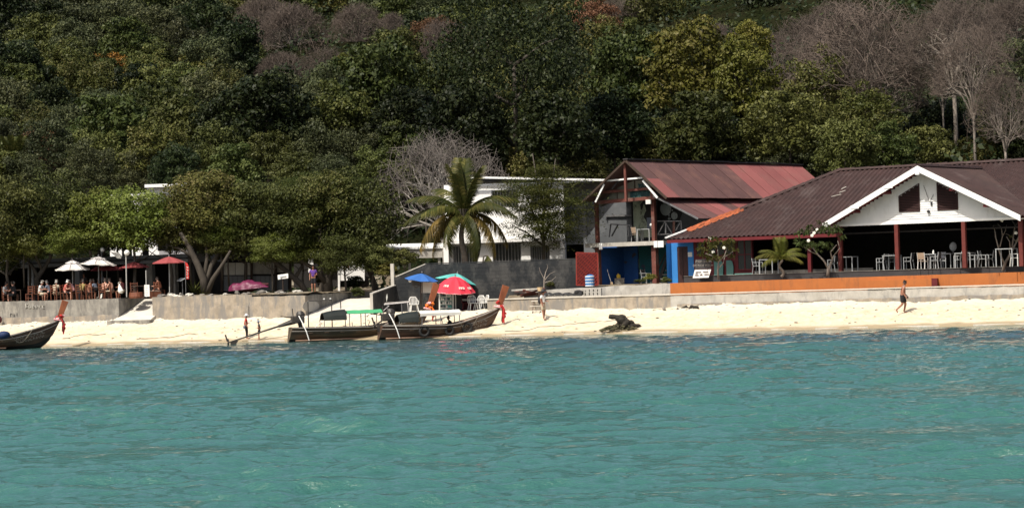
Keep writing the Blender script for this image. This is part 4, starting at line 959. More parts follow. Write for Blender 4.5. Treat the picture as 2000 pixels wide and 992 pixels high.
MB().fbox(FH, HL, HL+.2, .203, 7, 2.4, zrR).build('side_wall', M['white_wall'], wh)
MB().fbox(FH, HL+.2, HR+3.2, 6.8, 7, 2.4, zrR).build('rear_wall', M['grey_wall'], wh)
MB().fbox(FH, HL+.2, HR, .3, 6.8, 5.5, 5.6).build('upper_floor', M['dark_int'], wh)
MB().fbox(FH, HR-.2, HR-.003, .203, 1.6, 2.4, zrR).build('inner_return', M['white_wall'], wh)
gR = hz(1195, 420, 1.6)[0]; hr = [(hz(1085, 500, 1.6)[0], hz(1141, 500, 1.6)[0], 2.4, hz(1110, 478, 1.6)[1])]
wall_with_holes(MB(), FH, HR-.2, gR, 2.4, zrR, 1.605, 1.8, hr).build('shade_grey_wing_wall', M['grey_wall'], wh)  # the wing's shade is put into its grey wall colour
MB().fbox(FH, HR-.2, gR, 3.4, 3.5, 2.4, 5.6).build('wing_inner_wall', M['dark_int'], wh)
pL = at(893, 345, 149.2); pR = at(1185, 351, 149.2)
rfL, rfR = hz(893, 344, -.35), hz(1186, 350, -.35)
m_ = MB(); m_.hexa([FH(rfL[0], -.35, rfL[1]-.12), FH(rfR[0], -.35, rfR[1]-.12), FH(rfR[0], 7.4, rfR[1]-.12), FH(rfL[0], 7.4, rfL[1]-.12), FH(rfL[0], -.35, rfL[1]), FH(rfR[0], -.35, rfR[1]), FH(rfR[0], 7.4, rfR[1]), FH(rfL[0], 7.4, rfL[1])])
m_.build('roof_slab', M['white_paint'], wh)
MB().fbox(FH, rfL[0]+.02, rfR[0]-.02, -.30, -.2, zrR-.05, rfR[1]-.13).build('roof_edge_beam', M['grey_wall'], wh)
MB().fbox(FH, HL-.0, HR-.2, -.5, -.003, 5.25, 5.45).build('floor_band', M['white_wall'], wh)
for px_ in (868, 1095):
    u_ = hz(px_, 500)[0]; MB().fbox(FH, u_, u_+.3, -.5, -.06, 2.4, 5.245).build('column', M['white_wall'], wh)

# low shelter with red braces, left of the white house
sh_ = thing('shelter', 'long low white roofed shelter with red diagonal braces left of the white house', 'shelter', tuple(at(810, 515, 152)))
Y_ = 152
a = at(752, 484, Y_); b = at(868, 481, Y_)
MB().prism([a, b, b+Vector((0, 0, -.12)), a+Vector((0, 0, -.12))], (0, 2.6, .25)).build('roof', M['white_paint'], sh_)
MB().prism([at(756, 487, Y_+.1), at(864, 484, Y_+.1), at(864, 503, Y_+.1), at(756, 505, Y_+.1)], (0, .08, 0)).build('valance', M['concrete_pale'], sh_)
for p, q2 in (((778, 486), (778, 505)), ((762, 488), (771, 504)), ((783, 504), (795, 488)), ((786, 486), (778, 504))): MB().bar(at(*p, Y_-.1), at(*q2, Y_-.1), .09).build('brace', M['red_post'], sh_)
for x in (758, 800, 858): MB().bar(at(x, 500, Y_+.3), at(x, 530, Y_+.3), .15).build('post', M['concrete'], sh_)

# far white building glimpsed through the beach trees
fw_ = thing('white_building', 'white building with balcony glimpsed through the olive tree crowns above the parasols', 'building', tuple(at(330, 500, 166)))
Yb = 166
A = at(205, 400, Yb); B = at(375, 400, Yb)
zt = at(330, 366, Yb).z; zm1 = at(330, 388, Yb).z; zm0 = at(330, 430, Yb).z
z_b = 2.6
holes = [(A.x+1+i*2.0, A.x+2.3+i*2.0, zm0-.6, zm1-.3) for i in range(3)]
FX = Frame(0, Yb, 0)
wall_with_holes(MB(), FX, at(288, 400, Yb).x, B.x, 2.6, zt, 0, .2, [(at(305, 400, Yb).x, at(330, 400, Yb).x, 5.6, zm1-.2), (at(338, 400, Yb).x, at(350, 400, Yb).x, 5.6, zm1-.2), (at(355, 400, Yb).x, at(372, 400, Yb).x, 5.6, zm1-.2)]).build('wall', M['white_wall'], fw_)
wall_with_holes(MB(), FX, A.x, at(286, 400, Yb).x, 2.6, zm1+.5, 1.5, 1.7, [(A.x+.8, A.x+1.5, 4, 6), (A.x+2.2, A.x+2.9, 4, 6)]).build('wall', M['white_wall'], fw_)
MB().fbox(FX, A.x+.3, B.x-.1, 2.5, 2.7, 2.6, zm1).build('inner_wall', M['dark_int'], fw_)
MB().fbox(FX, at(286, 400, Yb).x, B.x+.5, -.6, 3, zt+.01, zt+.22).build('roof', M['white_paint'], fw_)
MB().fbox(FX, at(290, 400, Yb).x, B.x, -.9, -.8, zm0-.9, zm0-.2).build('balcony', M['white_wall'], fw_)

# open pavilion of the left terrace (dark behind the parasols)
pv = thing('pavilion', 'dark flat roofed terrace pavilion behind the red parasols under the beach trees', 'pavilion', tuple(FW(upx(200), 7, 2.55)))
vP = 5.5
pu0 = FW.uz(-60, 520, vP)[0]; pu1 = FW.uz(372, 520, vP)[0]; pzt = FW.uz(330, 497, vP)[1]
MB().fbox(FW, pu0, pu1, vP-.3, vP+7, pzt-.5, pzt).build('roof_slab', M['grey_wall'], pv)
MB().fbox(FW, pu0, pu1, vP-.5, vP-.303, pzt-.30, pzt-.22).build('gutter', M['ink'], pv)
for px_ in (60, 292, 337, 150):
    u_ = FW.uz(px_, 550, vP)[0]; MB().fbox(FW, u_-.2, u_+.2, vP, vP+.4, 2.5, pzt-.5).build('column', M['concrete'] if px_ > 200 else M['grey_wall'], pv)
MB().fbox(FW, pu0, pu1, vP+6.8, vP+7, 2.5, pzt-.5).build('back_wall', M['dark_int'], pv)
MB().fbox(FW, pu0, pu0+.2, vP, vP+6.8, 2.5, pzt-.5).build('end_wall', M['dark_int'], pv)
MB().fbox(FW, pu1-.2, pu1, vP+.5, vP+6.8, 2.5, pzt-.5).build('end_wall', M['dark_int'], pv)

# weather-beaten shack
sk = thing('shack', 'weathered shack with pale sheet panels and rusty roof behind the magenta cover', 'shack', tuple(at(495, 570, 151)))
Ys_ = 151
def yb(name, x0, y0, x1, y1, m, d=0, th=.06, par=sk):
    return MB().prism([at(x0, y1, Ys_+d), at(x1, y1, Ys_+d), at(x1, y0, Ys_+d), at(x0, y0, Ys_+d)], (0, th, 0)).build(name, m, par)
yb('sheet_panel', 437, 513, 459, 537, M['white_cloth']); yb('sheet_panel', 460, 513, 490, 537, M['white_cloth'], -.03); yb('sheet_panel', 494, 511, 537, 535, M['concrete_pale']); yb('sheet_panel', 541, 509, 566, 532, M['concrete_pale'])
for i, x in enumerate(range(437, 560, 9)): yb('board', x, 539, x+8.4, 568, M['grey_wall'], -.02+.01*(i % 3))
for x in (433, 491, 538, 567): MB().bar(at(x, 500, Ys_-.1), at(x+.5, 570, Ys_-.1), .14).build('post', M['dark_wood'], sk)
yb('inner_wall', 434, 502, 566, 566, M['dark_int'], .35)
pa, pb = at(424, 484, Ys_+1.2), at(582, 478, Ys_+1.2); pc_, pd = at(592, 502, Ys_-1.0), at(418, 507, Ys_-1.0)
for i in range(8):
    f0, f1 = i/8, (i+1)/8+.01
    sheet(MB(), [pa.lerp(pb, f0), pa.lerp(pb, f1), pd.lerp(pc_, f1), pd.lerp(pc_, f0)], pd-pa, .2, .02).build('roof_sheet', M['thatch'], sk)
m_ = MB()
for p, q2 in (((436, 509), (466, 494)), ((466, 494), (492, 508)), ((466, 494), (466, 510)), ((450, 502), (455, 510))): m_.bar(at(*p, Ys_-.9), at(*q2, Ys_-.9), .06)
m_.build('truss', M['pole'], sk)

# small white outbuilding between the trunks
ob = thing('outbuilding', 'low white outbuilding with red porch roof between the dark tree trunks', 'building', tuple(at(640, 560, 156)))
Ys_ = 156
yb('wall', 602, 497, 612, 532, M['white_wall'], 0, .1, ob); yb('wall', 663, 512, 712, 548, M['white_wall'], 0, .1, ob); yb('dark_wall', 612.5, 500, 662.5, 560, M['dark_int'], .1, .1, ob)
yb('porch_roof', 606, 478, 634, 490, M['orange_tile'], -.8, .8, ob); yb('porch_beam', 600, 491, 634, 496, M['white_paint'], -.8, .1, ob)
yb('post', 660, 508, 664, 570, M['white_wall'], -.05, .1, ob); MB().bar(at(681, 505, 155), at(681, 525, 155), .08).build('red_pole', M['red_post'], ob)
MB().prism([at(574, 562, 156.6), at(720, 560, 156.6), at(720, 478, 156.6), at(574, 480, 156.6)], (0, .1, 0)).build('rear_wall', M['dark_int'], ob)
# ================================================================ longtail boats
def hull_pt(s, q, L, B, side=1, off=0):
    """s 0 stern .. 1 bow, q 0 keel .. 1 rail"""
    b = B*(.62+.38*math.sin(min(1, s*2.1)*math.pi/2))*(1-max(0, (s-.45)/.55)**2.1)+.035
    sheer = .62+.16*(1-s)**2*.6+.85*max(0, (s-.55)/.45)**2.0
    keel = -.18+.55*max(0, (s-.86)/.14)**2
    z = keel+(sheer-keel)*q
    w = b*(1-max(0, 1-q)**1.9)**.62*(.72+.28*q)
    x = s*L-.5*L*0+.55*max(0, (s-.8)/.2)*q-.18*max(0, (.08-s)/.08)*(1-q)
    return Vector((x, side*(w-off), z))
def make_boat(label, loc, yaw, L=9.0, B=.95, hullm='hull', canopy=None, garland=('red_cloth', 'red_cloth'), prow_h=1.55, engine=True, fenders=(), arch=None, aframe=False, name_marks=False, hang=1.0, cat='longtail boat', roll=0):
    t = thing('longtail_boat', label, cat, (0, 0, 0)); NS = 26; K = 7
    for side, nm in ((-1, 'hull_side'), (1, 'hull_side')):
        for k in range(K):   # strakes: each plank row laps the one below
            mb = MB(); vs = []
            for i in range(NS+1):
                s = i/NS; a = hull_pt(s, k/K, L, B, side, -.012*(k % 2)); b = hull_pt(s, (k+1)/K+.01, L, B, side, -.012*(k % 2)-.006); c = hull_pt(s, (k+1)/K+.01, L, B, side, .04); d = hull_pt(s, k/K, L, B, side, .04)
                vs += [a, b, c, d]
            fs = [(i*4+j, (i+1)*4+j, (i+1)*4+(j+1) % 4, i*4+(j+1) % 4) for i in range(NS) for j in range(4)]+[(0, 1, 2, 3), tuple(NS*4+j for j in (3, 2, 1, 0))]
            if side > 0: fs = [f[::-1] for f in fs]
            mb.add(vs, fs); mb.build('plank', M['hull_low'] if k == 0 or k == 1 else M[hullm], t, smooth=False)
        rail = [hull_pt(i/NS, 1, L, B, side, -.02) for i in range(NS+1)]
        mb = MB(); 
        for i in range(NS): mb.bar(rail[i], rail[i+1]+(rail[i+1]-rail[i])*.03, .09, .045)
        mb.build('gunwale', M['rail'], t)
        mb = MB(); low = [hull_pt(i/NS, .80, L, B, side, -.035) for i in range(NS+1)]
        for i in range(NS): mb.bar(low[i], low[i+1]+(low[i+1]-low[i])*.03, .03, .035)
        mb.build('rubbing_strake', M['rail'], t)
    mb = MB(); mb.prism([hull_pt(0, q, L, B, sd) for sd, q in [(1, 1), (1, .7), (1, .4), (1, .05), (-1, .05), (-1, .4), (-1, .7), (-1, 1)]], (.05, 0, 0)); mb.build('transom', M[hullm], t)
    # decks: bow deck rising, floor boards, thwarts
    mb = MB()
    for i in range(14):
        s0, s1 = .66+.33*i/14, .66+.33*(i+.93)/14; a, b = hull_pt(s0, .97, L, B, 1, .03), hull_pt(s1, .97, L, B, 1, .03)
        mb.hexa([(a.x, -a.y, a.z-.05), (b.x, -b.y, b.z-.05), (b.x, b.y, b.z-.05), (a.x, a.y, a.z-.05), (a.x, -a.y, a.z), (b.x, -b.y, b.z), (b.x, b.y, b.z), (a.x, a.y, a.z)])
    mb.build('bow_deck', M['deck'], t)
    mb = MB(); mb.box(.2, L*.66, -B*.7, B*.7, .0, .06); mb.build('floorboards', M['deck'], t)
    for k in range(5):
        s = .14+.12*k; w = hull_pt(s, .8, L, B, 1).y-.03; x = s*L; MB().box(x-.12, x+.12, -w, w, .40, .44).build('thwart', M['deck'], t)
    # stem and tall prow
    b0 = hull_pt(1, .25, L, B, 0); b1 = hull_pt(1, 1, L, B, 0); tip = b1+Vector((prow_h*.36, 0, prow_h)); 
    mb = MB(); mb.hexa([b0+Vector((-.05, -.05, -.1)), b0+Vector((.06, -.05, 0)), b0+Vector((.06, .05, 0)), b0+Vector((-.05, .05, -.1)), b1+Vector((-.12, -.05, 0)), b1+Vector((.09, -.05, 0)), b1+Vector((.09, .05, 0)), b1+Vector((-.12, .05, 0))]); mb.build('stem_post', M['hull'], t)
    mb = MB(); e = Vector((.93, 0, -.34)); w0, w1 = .13, .19
    mb.hexa([b1-e*w0+Vector((0, -.06, 0)), b1+e*w0+Vector((0, -.06, 0)), b1+e*w0+Vector((0, .06, 0)), b1-e*w0+Vector((0, .06, 0)), tip-e*w1+Vector((0, -.10, 0)), tip+e*w1+Vector((0, -.10, 0)), tip+e*w1+Vector((0, .10, 0)), tip-e*w1+Vector((0, .10, 0))])
    mb.build('prow', M['prow'], t, bevel=.015)
    # garlands
    rr = random.Random(int(abs(loc[0])*10)); g0 = b1+(tip-b1)*.12
    for k in range(9):
        a_ = k/9*6.28; MB().ball(b1+(tip-b1)*rr.uniform(-.02, .26)+Vector((.16*math.cos(a_), .14*math.sin(a_), 0)), .10, .09, .08, 7, 5, .25, k).build('garland_knot', M[garland[0] if k % 3 else 'pink_cloth'], t)
    for k in range(7):
        x = b1.x+.10+.05*rr.random(); y = rr.uniform(-.14, .12); ln = hang*rr.uniform(.45, 1.05); p = [Vector((x, y, b1.z+.12)), Vector((x+.12, y*1.1, b1.z-.12)), Vector((x+.10+rr.uniform(-.03, .05), y, b1.z-ln*.6)), Vector((x+.08+rr.uniform(-.05, .05), y*1.1, b1.z-ln))]
        MB().path(p, [.05, .07, .06, .035], 6).build('garland_ribbon', M[('red_cloth', 'wine_cloth', garland[1])[k % 3]], t)
        MB().ball(p[2]+Vector((.02, -.03, 0)), .085, .05, .07, 6, 4, .35, k).build('garland_flower', M[garland[1]], t)
    MB().torus(b1+Vector((-.05, 0, .02)), .2, .045, (0.3, 0, 1), 14, 6).build('garland_ring', M['pink_cloth'], t)
    if name_marks:
        mb = MB(); rr2 = random.Random(5)
        for row in range(2):
            for k in range(11):
                s = .74+.018*k; q = .66-.17*row+.02*math.sin(k); p = hull_pt(s, q, L, B, -1, -.035); p2 = hull_pt(s+.005*rr2.choice((-1, 1)), q+.11, L, B, -1, -.035); p3 = hull_pt(s+.012, q+.11*rr2.random(), L, B, -1, -.035); mb.bar(p, p2, .022, .012); mb.bar(p2 if k % 2 else p, p3, .022, .012)
        mb.build('name_lettering', M['rail'], t)
    if canopy:
        x0, x1, zc, wc, m_ = canopy; K2 = 8; nL = 8; mb = MB(); vs = []
        for i in range(nL+1):
            x = x0+(x1-x0)*i/nL
            for k in range(K2+1):
                a = -1+2*k/K2; vs.append(Vector((x, a*wc, zc+.16*(1-a*a)-.0+.01*math.sin(i*2.1+k))))
        n_ = len(vs); vs += [v-Vector((0, 0, .035)) for v in vs]; fs = []
        for i in range(nL):
            for k in range(K2):
                b = i*(K2+1)+k; fs += [(b, b+K2+1, b+K2+2, b+1), (n_+b, n_+b+1, n_+b+K2+2, n_+b+K2+1)]
            b = i*(K2+1); fs += [(b, n_+b, n_+b+K2+1, b+K2+1), (b+K2, b+K2+K2+1, n_+b+2*K2+1, n_+b+K2)]
        for k in range(K2): fs += [(k, k+1, n_+k+1, n_+k), (nL*(K2+1)+k, n_+nL*(K2+1)+k, n_+nL*(K2+1)+k+1, nL*(K2+1)+k+1)]
        mb.add(vs, fs); mb.build('canopy', M[m_], t, smooth=False)
        if m_ == 'white_cloth': MB().box(x0, x1, -wc-.02, -wc+.02, zc-.13, zc+.02).build('canopy_valance', M[m_], t)
        for x in (x0+.1, (x0+x1)/2, x1-.1):
            for sd in (-1, 1): MB().tube((x, sd*(wc-.06), .45), (x, sd*(wc-.06), zc), .025, n=6).build('canopy_post', M['metal'], t)
    if arch:
        x0, x1, zc, wc = arch; mb = MB(); N_ = 7
        vs = [Vector((x0+(x1-x0)*i/5, -wc*math.cos(math.pi*k/N_), zc-.42+.55*math.sin(math.pi*k/N_)*(1-.3*(1-i/5)**2))) for i in range(6) for k in range(N_+1)]; n_ = len(vs); vs += [v+Vector((0, 0, -.03)) for v in vs]
        fs = [f for i in range(5) for k in range(N_) for f in ((i*8+k, i*8+8+k, i*8+9+k, i*8+k+1), (n_+i*8+k, n_+i*8+k+1, n_+i*8+9+k, n_+i*8+8+k))]
        mb.add(vs, fs); mb.build('hood', M['black_cloth'], t)
        for sd in (-1, 1): MB().tube((x0, sd*wc, .45), (x0, sd*wc, zc-.4), .022, n=5).build('hood_post', M['metal'], t)
    if aframe:
        for sd in (-1, 1):
            pass
        mb = MB(); x0, x1, zt = aframe; mb.path([(x0, -.3, .5), (x0, -.3, zt-.06), (x0+.06, -.3, zt), (x1, -.3, zt+.02), (x1, -.3, .5)], .035, 6); mb.build('awning_frame', M['engine'], t)
        for x in (x0+.9, x0+1.25): MB().ball((x, -.3, zt+.07), .05, n=6, m=4).build('frame_lamp', M['plastic'], t)
        MB().path([(x0+1.8, -.3, zt), (x0+1.8, -.3, zt-.5)], .03, 5).build('hook', M['engine'], t)
    if engine:
        ln, dz_ = engine; e = Vector((.35, -.05, 1.12))
        mb = MB(); mb.box(.05, .75, -.28, .22, .95, 1.35); mb.ball((.55, -.05, 1.42), .27, .24, .2, 8, 6, .15, 2); mb.build('engine_block', M['engine'], t, bevel=.04)
        MB().tube((.4, -.30, 1.2), (.4, .24, 1.2), .17, n=10).build('engine_flywheel', M['engine'], t)
        MB().tube((.15, -.1, 1.3), (.12, -.1, 1.75), .03, n=6).build('exhaust', M['engine'], t)
        MB().bar((.1, -.1, 1.28), (-.55, -.15, 1.36), .05, .05).build('tiller_arm', M['engine'], t)
        MB().bar((.62, 0, .55), (.5, 0, 1.0), .18, .2).build('engine_mount', M['engine'], t)
        a = Vector((.25, -.05, 1.08)); b = Vector((-ln, -.05, dz_)); d = b-a
        MB().path([a, a+d*.12, a+d*.25], [.16, .12, .07], 8).build('gearbox', M['engine'], t)
        MB().tube(a+d*.2, b, .055, .035, 7).build('long_tail_shaft', M['engine'], t)
        pr = MB()
        for k in range(3):
            a_ = k*2.094+.5; pr.hexa([b+Vector((-.04, -.02, -.02)), b+Vector((.04, -.02, -.02)), b+Vector((.04, .02, .02)), b+Vector((-.04, .02, .02)), b+Vector((-.09, math.sin(a_)*.22-.05, math.cos(a_)*.22)), b+Vector((.03, math.sin(a_)*.22-.03, math.cos(a_)*.22)), b+Vector((.03, math.sin(a_)*.22+.05, math.cos(a_)*.22)), b+Vector((-.09, math.sin(a_)*.22+.03, math.cos(a_)*.22))])
        pr.build('propeller', M['engine'], t)
        MB().prism([b+Vector((.1, -.02, .04)), b+Vector((.55, -.02, .1)), b+Vector((.22, -.02, -.38)), b+Vector((.12, -.02, -.36))], (0, .04, 0)).build('skeg', M['engine'], t)
        MB().bar(b+Vector((-.05, 0, .05)), b+Vector((-.16, 0, .42)), .05, .08).build('shaft_guard', M['engine'], t)
        for yy in (-.34, -.40): MB().path([(.42, yy, 1.35), (.55, yy-.3, 1.0), (.72, yy-.55, .5), (.85, yy-.6, .02)], .025, 5).build('white_hose', M['plastic'], t)
    for (s, r_) in fenders: 
        p = hull_pt(s, .62, L, B, -1, -.10); MB().torus(p, r_, .075, (0, 1, 0.1), 16, 8).build('tyre_fender', M['tyre'], t, smooth=True)
    # cargo inside
    for k, (x, m_, r_) in enumerate(((2.1, 'red_cloth', .16), (2.5, 'engine', .26), (2.9, 'black_cloth', .22), (4.6, 'blue_cotton', .2))):
        MB().ball((x, -.3, .38), r_*1.3, r_, r_*.8, 8, 5, .2, k).build('bundle', M[m_], t)
    rr3 = random.Random(int(L*100))
    for k in range(9):
        x = rr3.uniform(.9, L*.62); MB().ball((x, rr3.uniform(-.5, .3), rr3.uniform(.42, .58)), rr3.uniform(.10, .24), rr3.uniform(.10, .2), rr3.uniform(.07, .17), 7, 5, .3, k).build('bundle', M[rr3.choice(('black_cloth', 'engine', 'blue_cotton', 'beige', 'wine_cloth', 'rail', 'orange_cloth'))], t)
    for k in range(3):
        x = rr3.uniform(.6, L*.6); MB().tube((x, -.5, .3), (x+rr3.uniform(-.2, .8), -.45, rr3.uniform(.9, 1.3)), .02, n=5).build('pole', M['metal'], t)
    p = [hull_pt(.70+.03*k, 1.0-.55*math.sin(k/5*math.pi), L, B, -1, -.07) for k in range(6)]; MB().path(p, .018, 5).build('slack_rope', M['rope'], t)
    t.location = loc; t.rotation_euler = (roll, 0, yaw)
    return t
yaw = R(20)
# placement: stern foot at a sight line on the water
def boat_at(px, Y): p = at(px, 600, Y); return (p.x, p.y, .04)
boat1 = make_boat('longtail boat with green canopy, long propeller shaft at its left, orange garland on the prow', boat_at(566, 133.6), R(14), 7.15, .95, 'hull_olive', canopy=(3.05, 5.0, 1.40, .72, 'green_cloth'), arch=(1.75, 3.0, 1.50, .72), aframe=(.95, 2.25, 2.15), engine=(3.4, .05), garland=('orange_cloth', 'orange_cloth'), prow_h=1.38, hang=.6)
boat3 = make_boat('nearest longtail boat with white canopy and tyre fenders, prow with red ribbons', boat_at(742, 132.0), R(13), 6.0, .95, 'hull', canopy=(2.05, 4.3, 1.28, .75, 'white_cloth'), arch=(.9, 2.0, 1.30, .72), engine=(.3, .75), fenders=((.37, .24), (.60, .2), (.77, .24)), name_marks=True, prow_h=1.16)
boat4 = make_boat('longtail boat cut by the left frame edge, its plain prow leaning right', boat_at(-155, 137.0), R(10), 7.0, .95, 'hull', prow_h=1.08, engine=None, name_marks=True, hang=.8, canopy=(.6, 3.2, 1.35, .8, 'blue_para'))
# frame with poles standing in the boat behind
t = thing('awning_frame', 'thin poled awning frame standing over the boat left of the orange garland', 'awning frame', tuple(at(790, 640, 135.2)))
Y_ = 135.2
for pts in (((750, 595), (800, 590)), ((757, 595), (758, 645)), ((784, 592), (786, 622)), ((796, 590), (802, 645)), ((760, 597), (740, 615))): MB().tube(at(*pts[0], Y_), at(*pts[1], Y_), .03, n=6).build('pole', M['metal'] if pts[0][0] != 796 else M['pole'], t)
MB().prism([at(750, 593, Y_), at(800, 589.5, Y_), at(800, 591.5, Y_), at(750, 595, Y_)], (0, 1.2, .05)).build('slat_roof', M['rail'], t)
MB().prism([at(754, 580, Y_), at(756, 573, Y_), at(757, 580, Y_), at(755, 590, Y_)], (0, .05, 0)).build('pennant', M['white_cloth'], t)
t = thing('boat_cushion', 'dark blue rolled cover lying in the cut off boat at the left edge', 'cover', tuple(at(8, 655, 136.4)))
MB().ball(at(8, 654, 136.2), .36, .3, .22, 10, 6, .12, 4).build('roll', mat('navy_cover', (.012, .03, .09), (.01, .02, .06), 3, .7), t, smooth=True)

# ================================================================ parasols
def parasol(label, px, py_top, w_px, drop_px, py_foot, Y, m, double=False, tilt=(0, 0), ns=8, m2=None, rim=None, marks=False, pole='pole', name='parasol', group=None, pw=1.25):
    top = at(px, py_top, Y); ft = at(px+1.5, py_foot, Y); r = w_px/2*Y/FOC; h = drop_px*Y/FOC
    t = thing(name, label, 'parasol', tuple(ft), group)
    RT = Matrix.Rotation(R(tilt[0]), 3, 'X') @ Matrix.Rotation(R(tilt[1]), 3, 'Y')
    def P(rr_, a, z): return top+RT @ Vector((rr_*math.cos(a), rr_*math.sin(a), z))
    lay = [(0, 1.0, 0.0)] if not double else [(.34, 1.0, -.12), (0, .42, 0)]
    for li, (ra, rb, dz_) in enumerate(lay):
        for k in range(ns):
            a0, a1 = 2*math.pi*k/ns, 2*math.pi*(k+1)/ns; mb = MB(); am = (a0+a1)/2; vs = []
            for q in range(5):
                f = ra+(rb-ra)*q/4; z = -h*(f**pw)*(1 if not (double and li == 1) else .9)+dz_*h; sc = 1-.035*math.sin(q/4*math.pi)
                vs += [P(r*f, a0, z), P(r*f*math.cos(math.pi/ns)*sc+.001, am, z-.012*q), P(r*f, a1, z)]
            vs2 = [v-Vector((0, 0, .012)) for v in vs]; n_ = len(vs)
            fs = [f for q in range(4) for f in ((q*3, q*3+3, q*3+4, q*3+1), (q*3+1, q*3+4, q*3+5, q*3+2))]; fs += [tuple(n_+i for i in f[::-1]) for f in fs]
            fs += [(12, n_+12, n_+13, 13), (13, n_+13, n_+14, 14)]
            mb.add(vs+vs2, fs)
            pn = mb.build('canopy_panel', m2 if (m2 and k % 2) else m, t)
            if rim and not (double and li == 1):
                e = MB(); e.prism([P(r*.995, a0, -h-.005), P(r*.995, a1, -h-.005), P(r*1.0, a1, -h-.05), P(r*1.0, a0, -h-.05)], (P(0, 0, 0)-P(1, am, 0))*.01); e.build('rim_band', rim, pn)
            rb_ = MB().bar(P(.03, a0, -.04), P(r*.98, a0, -h*.97-.02), .02, .02).build('rib', M['metal'], t)
    if marks:
        for k, (ax, fr) in enumerate(((4.15, .72), (5.15, .78), (5.75, .8))):
            mb = MB()
            for j in range(5):
                a = ax+(j-2)*.075; z = -h*fr**pw+.02; p = P(r*fr*.985, a, z); q = P(r*(fr+.08)*.985, a+.02*(j % 2), -h*(fr+.08)**pw+.02); mb.bar(p+Vector((0, -.02, .01)), q+Vector((0, -.02, .01)), .03, .012)
                if j % 2: mb.bar(p+Vector((0, -.02, .01)), P(r*fr*.985, a+.07, z)+Vector((0, -.02, .01)), .025, .012)
            mb.build('white_lettering', M['flower'], t)
    MB().tube(ft, top+RT @ Vector((0, 0, .05)), .028, n=8).build('pole', M[pole], t)
    MB().ball(top+RT @ Vector((0, 0, .07)), .04, .04, .06, 6, 4).build('finial', M['metal'], t)
    MB().lathe(ft, [(.22, 0), (.22, .06), (.05, .1), (.05, .2)], 12).build('base', M['concrete'], t)
    return t
Yt = FW.hit(140, 560, 1.6).y
parasol('white two tiered parasol, leftmost over the diners', 141, 508, 68, 17, 583, Yt, M['white_para'], True, rim=M['flower'])
parasol('larger white two tiered parasol second from the left', 192, 501, 74, 14, 582, Yt+.3, M['white_para'], True, rim=M['flower'], tilt=(0, 4))
parasol('low wine red parasol half hidden behind the larger white parasol', 208, 512, 64, 15, 580, Yt+1.6, M['wine_para'])
parasol('faded red parasol between the lamp post and the white board', 262, 511, 60, 11, 580, Yt+.9, M['rust_para'], pole='metal')
parasol('faded red parasol furthest right on the left terrace', 330, 501, 66, 12, 580, FW.hit(330, 560, 1.5).y, M['rust_para'], pole='pole', rim=M['rust_para'])
Yv = FW.hit(870, 612, 1.0).y
parasol('blue parasol standing left of the drinks fridge', 824, 534, 66, 12, 612, Yv+1.3, M['blue_para'], tilt=(4, 7), pole='engine', ns=6)
parasol('teal parasol behind the bright red one', 893, 534, 82, 16, 612, Yv+1.8, M['teal_para'], tilt=(-6, 12), ns=6)
parasol('bright red parasol with white lettering over the drinks fridge', 889, 540, 82, 29, 615, Yv+.2, M['red_para'], ns=10, pw=1.9, rim=M['pink_cloth'], marks=True, tilt=(6, 4))

# ================================================================ furniture
def plastic_chair(label, p, rz, m=M['plastic'], stool=False, group=None):
    t = thing('plastic_chair', label, 'chair', (0, 0, 0), group)
    MB().box(-.22, .22, -.22, .22, .42, .45).build('seat', m, t, bevel=.02)
    for x, y in ((-.19, -.19), (.19, -.19), (-.19, .19), (.19, .19)): MB().bar((x*.9, y*.9, .42), (x*1.25, y*1.2, 0), .05, .035).build('leg', m, t)
    mb = MB(); mb.path([(-.21, .2, .44), (-.22, .25, .75), (-.14, .27, .86), (.14, .27, .86), (.22, .25, .75), (.21, .2, .44)], .028, 6); 
    mb.build('back_frame', m, t)
    for k in range(4): MB().bar((-.12+.08*k, .21, .45), (-.12+.08*k, .27, .85), .035, .012).build('back_slat', m, t)
    for s in (-1, 1): MB().path([(s*.24, -.18, .44), (s*.25, -.18, .64), (s*.25, .2, .66)], .022, 5).build('armrest', m, t)
    t.location = p; t.rotation_euler = (0, 0, rz); return t
def metal_chair(label, p, rz, m=M['alu'], wick=False):
    t = thing('dining_chair', label, 'chair', (0, 0, 0))
    for x, y in ((-.2, -.2), (.2, -.2)): MB().bar((x, y, 0), (x, y, .66), .035).build('leg', m, t)
    for x in (-.2, .2):
        MB().path([(x, .24, 0), (x, .18, .45), (x, .26, .88)], .019, 5).build('leg', m, t); MB().bar((x, -.21, .65), (x, .22, .65), .035, .025).build('armrest', m, t)
    MB().box(-.2, .2, -.2, .2, .43, .455).build('seat', M['wicker'] if wick else m, t)
    MB().hexa([(-.19, .20, .52), (.19, .20, .52), (.19, .225, .52), (-.19, .225, .52), (-.19, .25, .87), (.19, .25, .87), (.19, .275, .87), (-.19, .275, .87)]).build('backrest', M['wicker'] if wick else M['metal'], t)
    for y in (-.2,): MB().bar((-.2, y, .40), (.2, y, .40), .03).build('rail', m, t)
    t.location = p; t.rotation_euler = (0, 0, rz); return t
def small_table(label, p, w, d, h, rz, m=M['alu'], top=None, name='table'):
    t = thing(name, label, 'table', (0, 0, 0))
    MB().box(-w/2, w/2, -d/2, d/2, h-.04, h).build('table_top', top or m, t)
    for x in (-1, 1):
        for y in (-1, 1): MB().bar((x*(w/2-.03), y*(d/2-.03), 0), (x*(w/2-.03), y*(d/2-.03), h-.04), .045).build('leg', m, t)
    t.location = p; t.rotation_euler = (0, 0, rz); return t
def on_deck(px, v, dzz=0): # foot on the restaurant floor at a sight column
    p = FR.hit(px, 525, v); return (p.x, p.y, dz)
rzR = FR.rz()
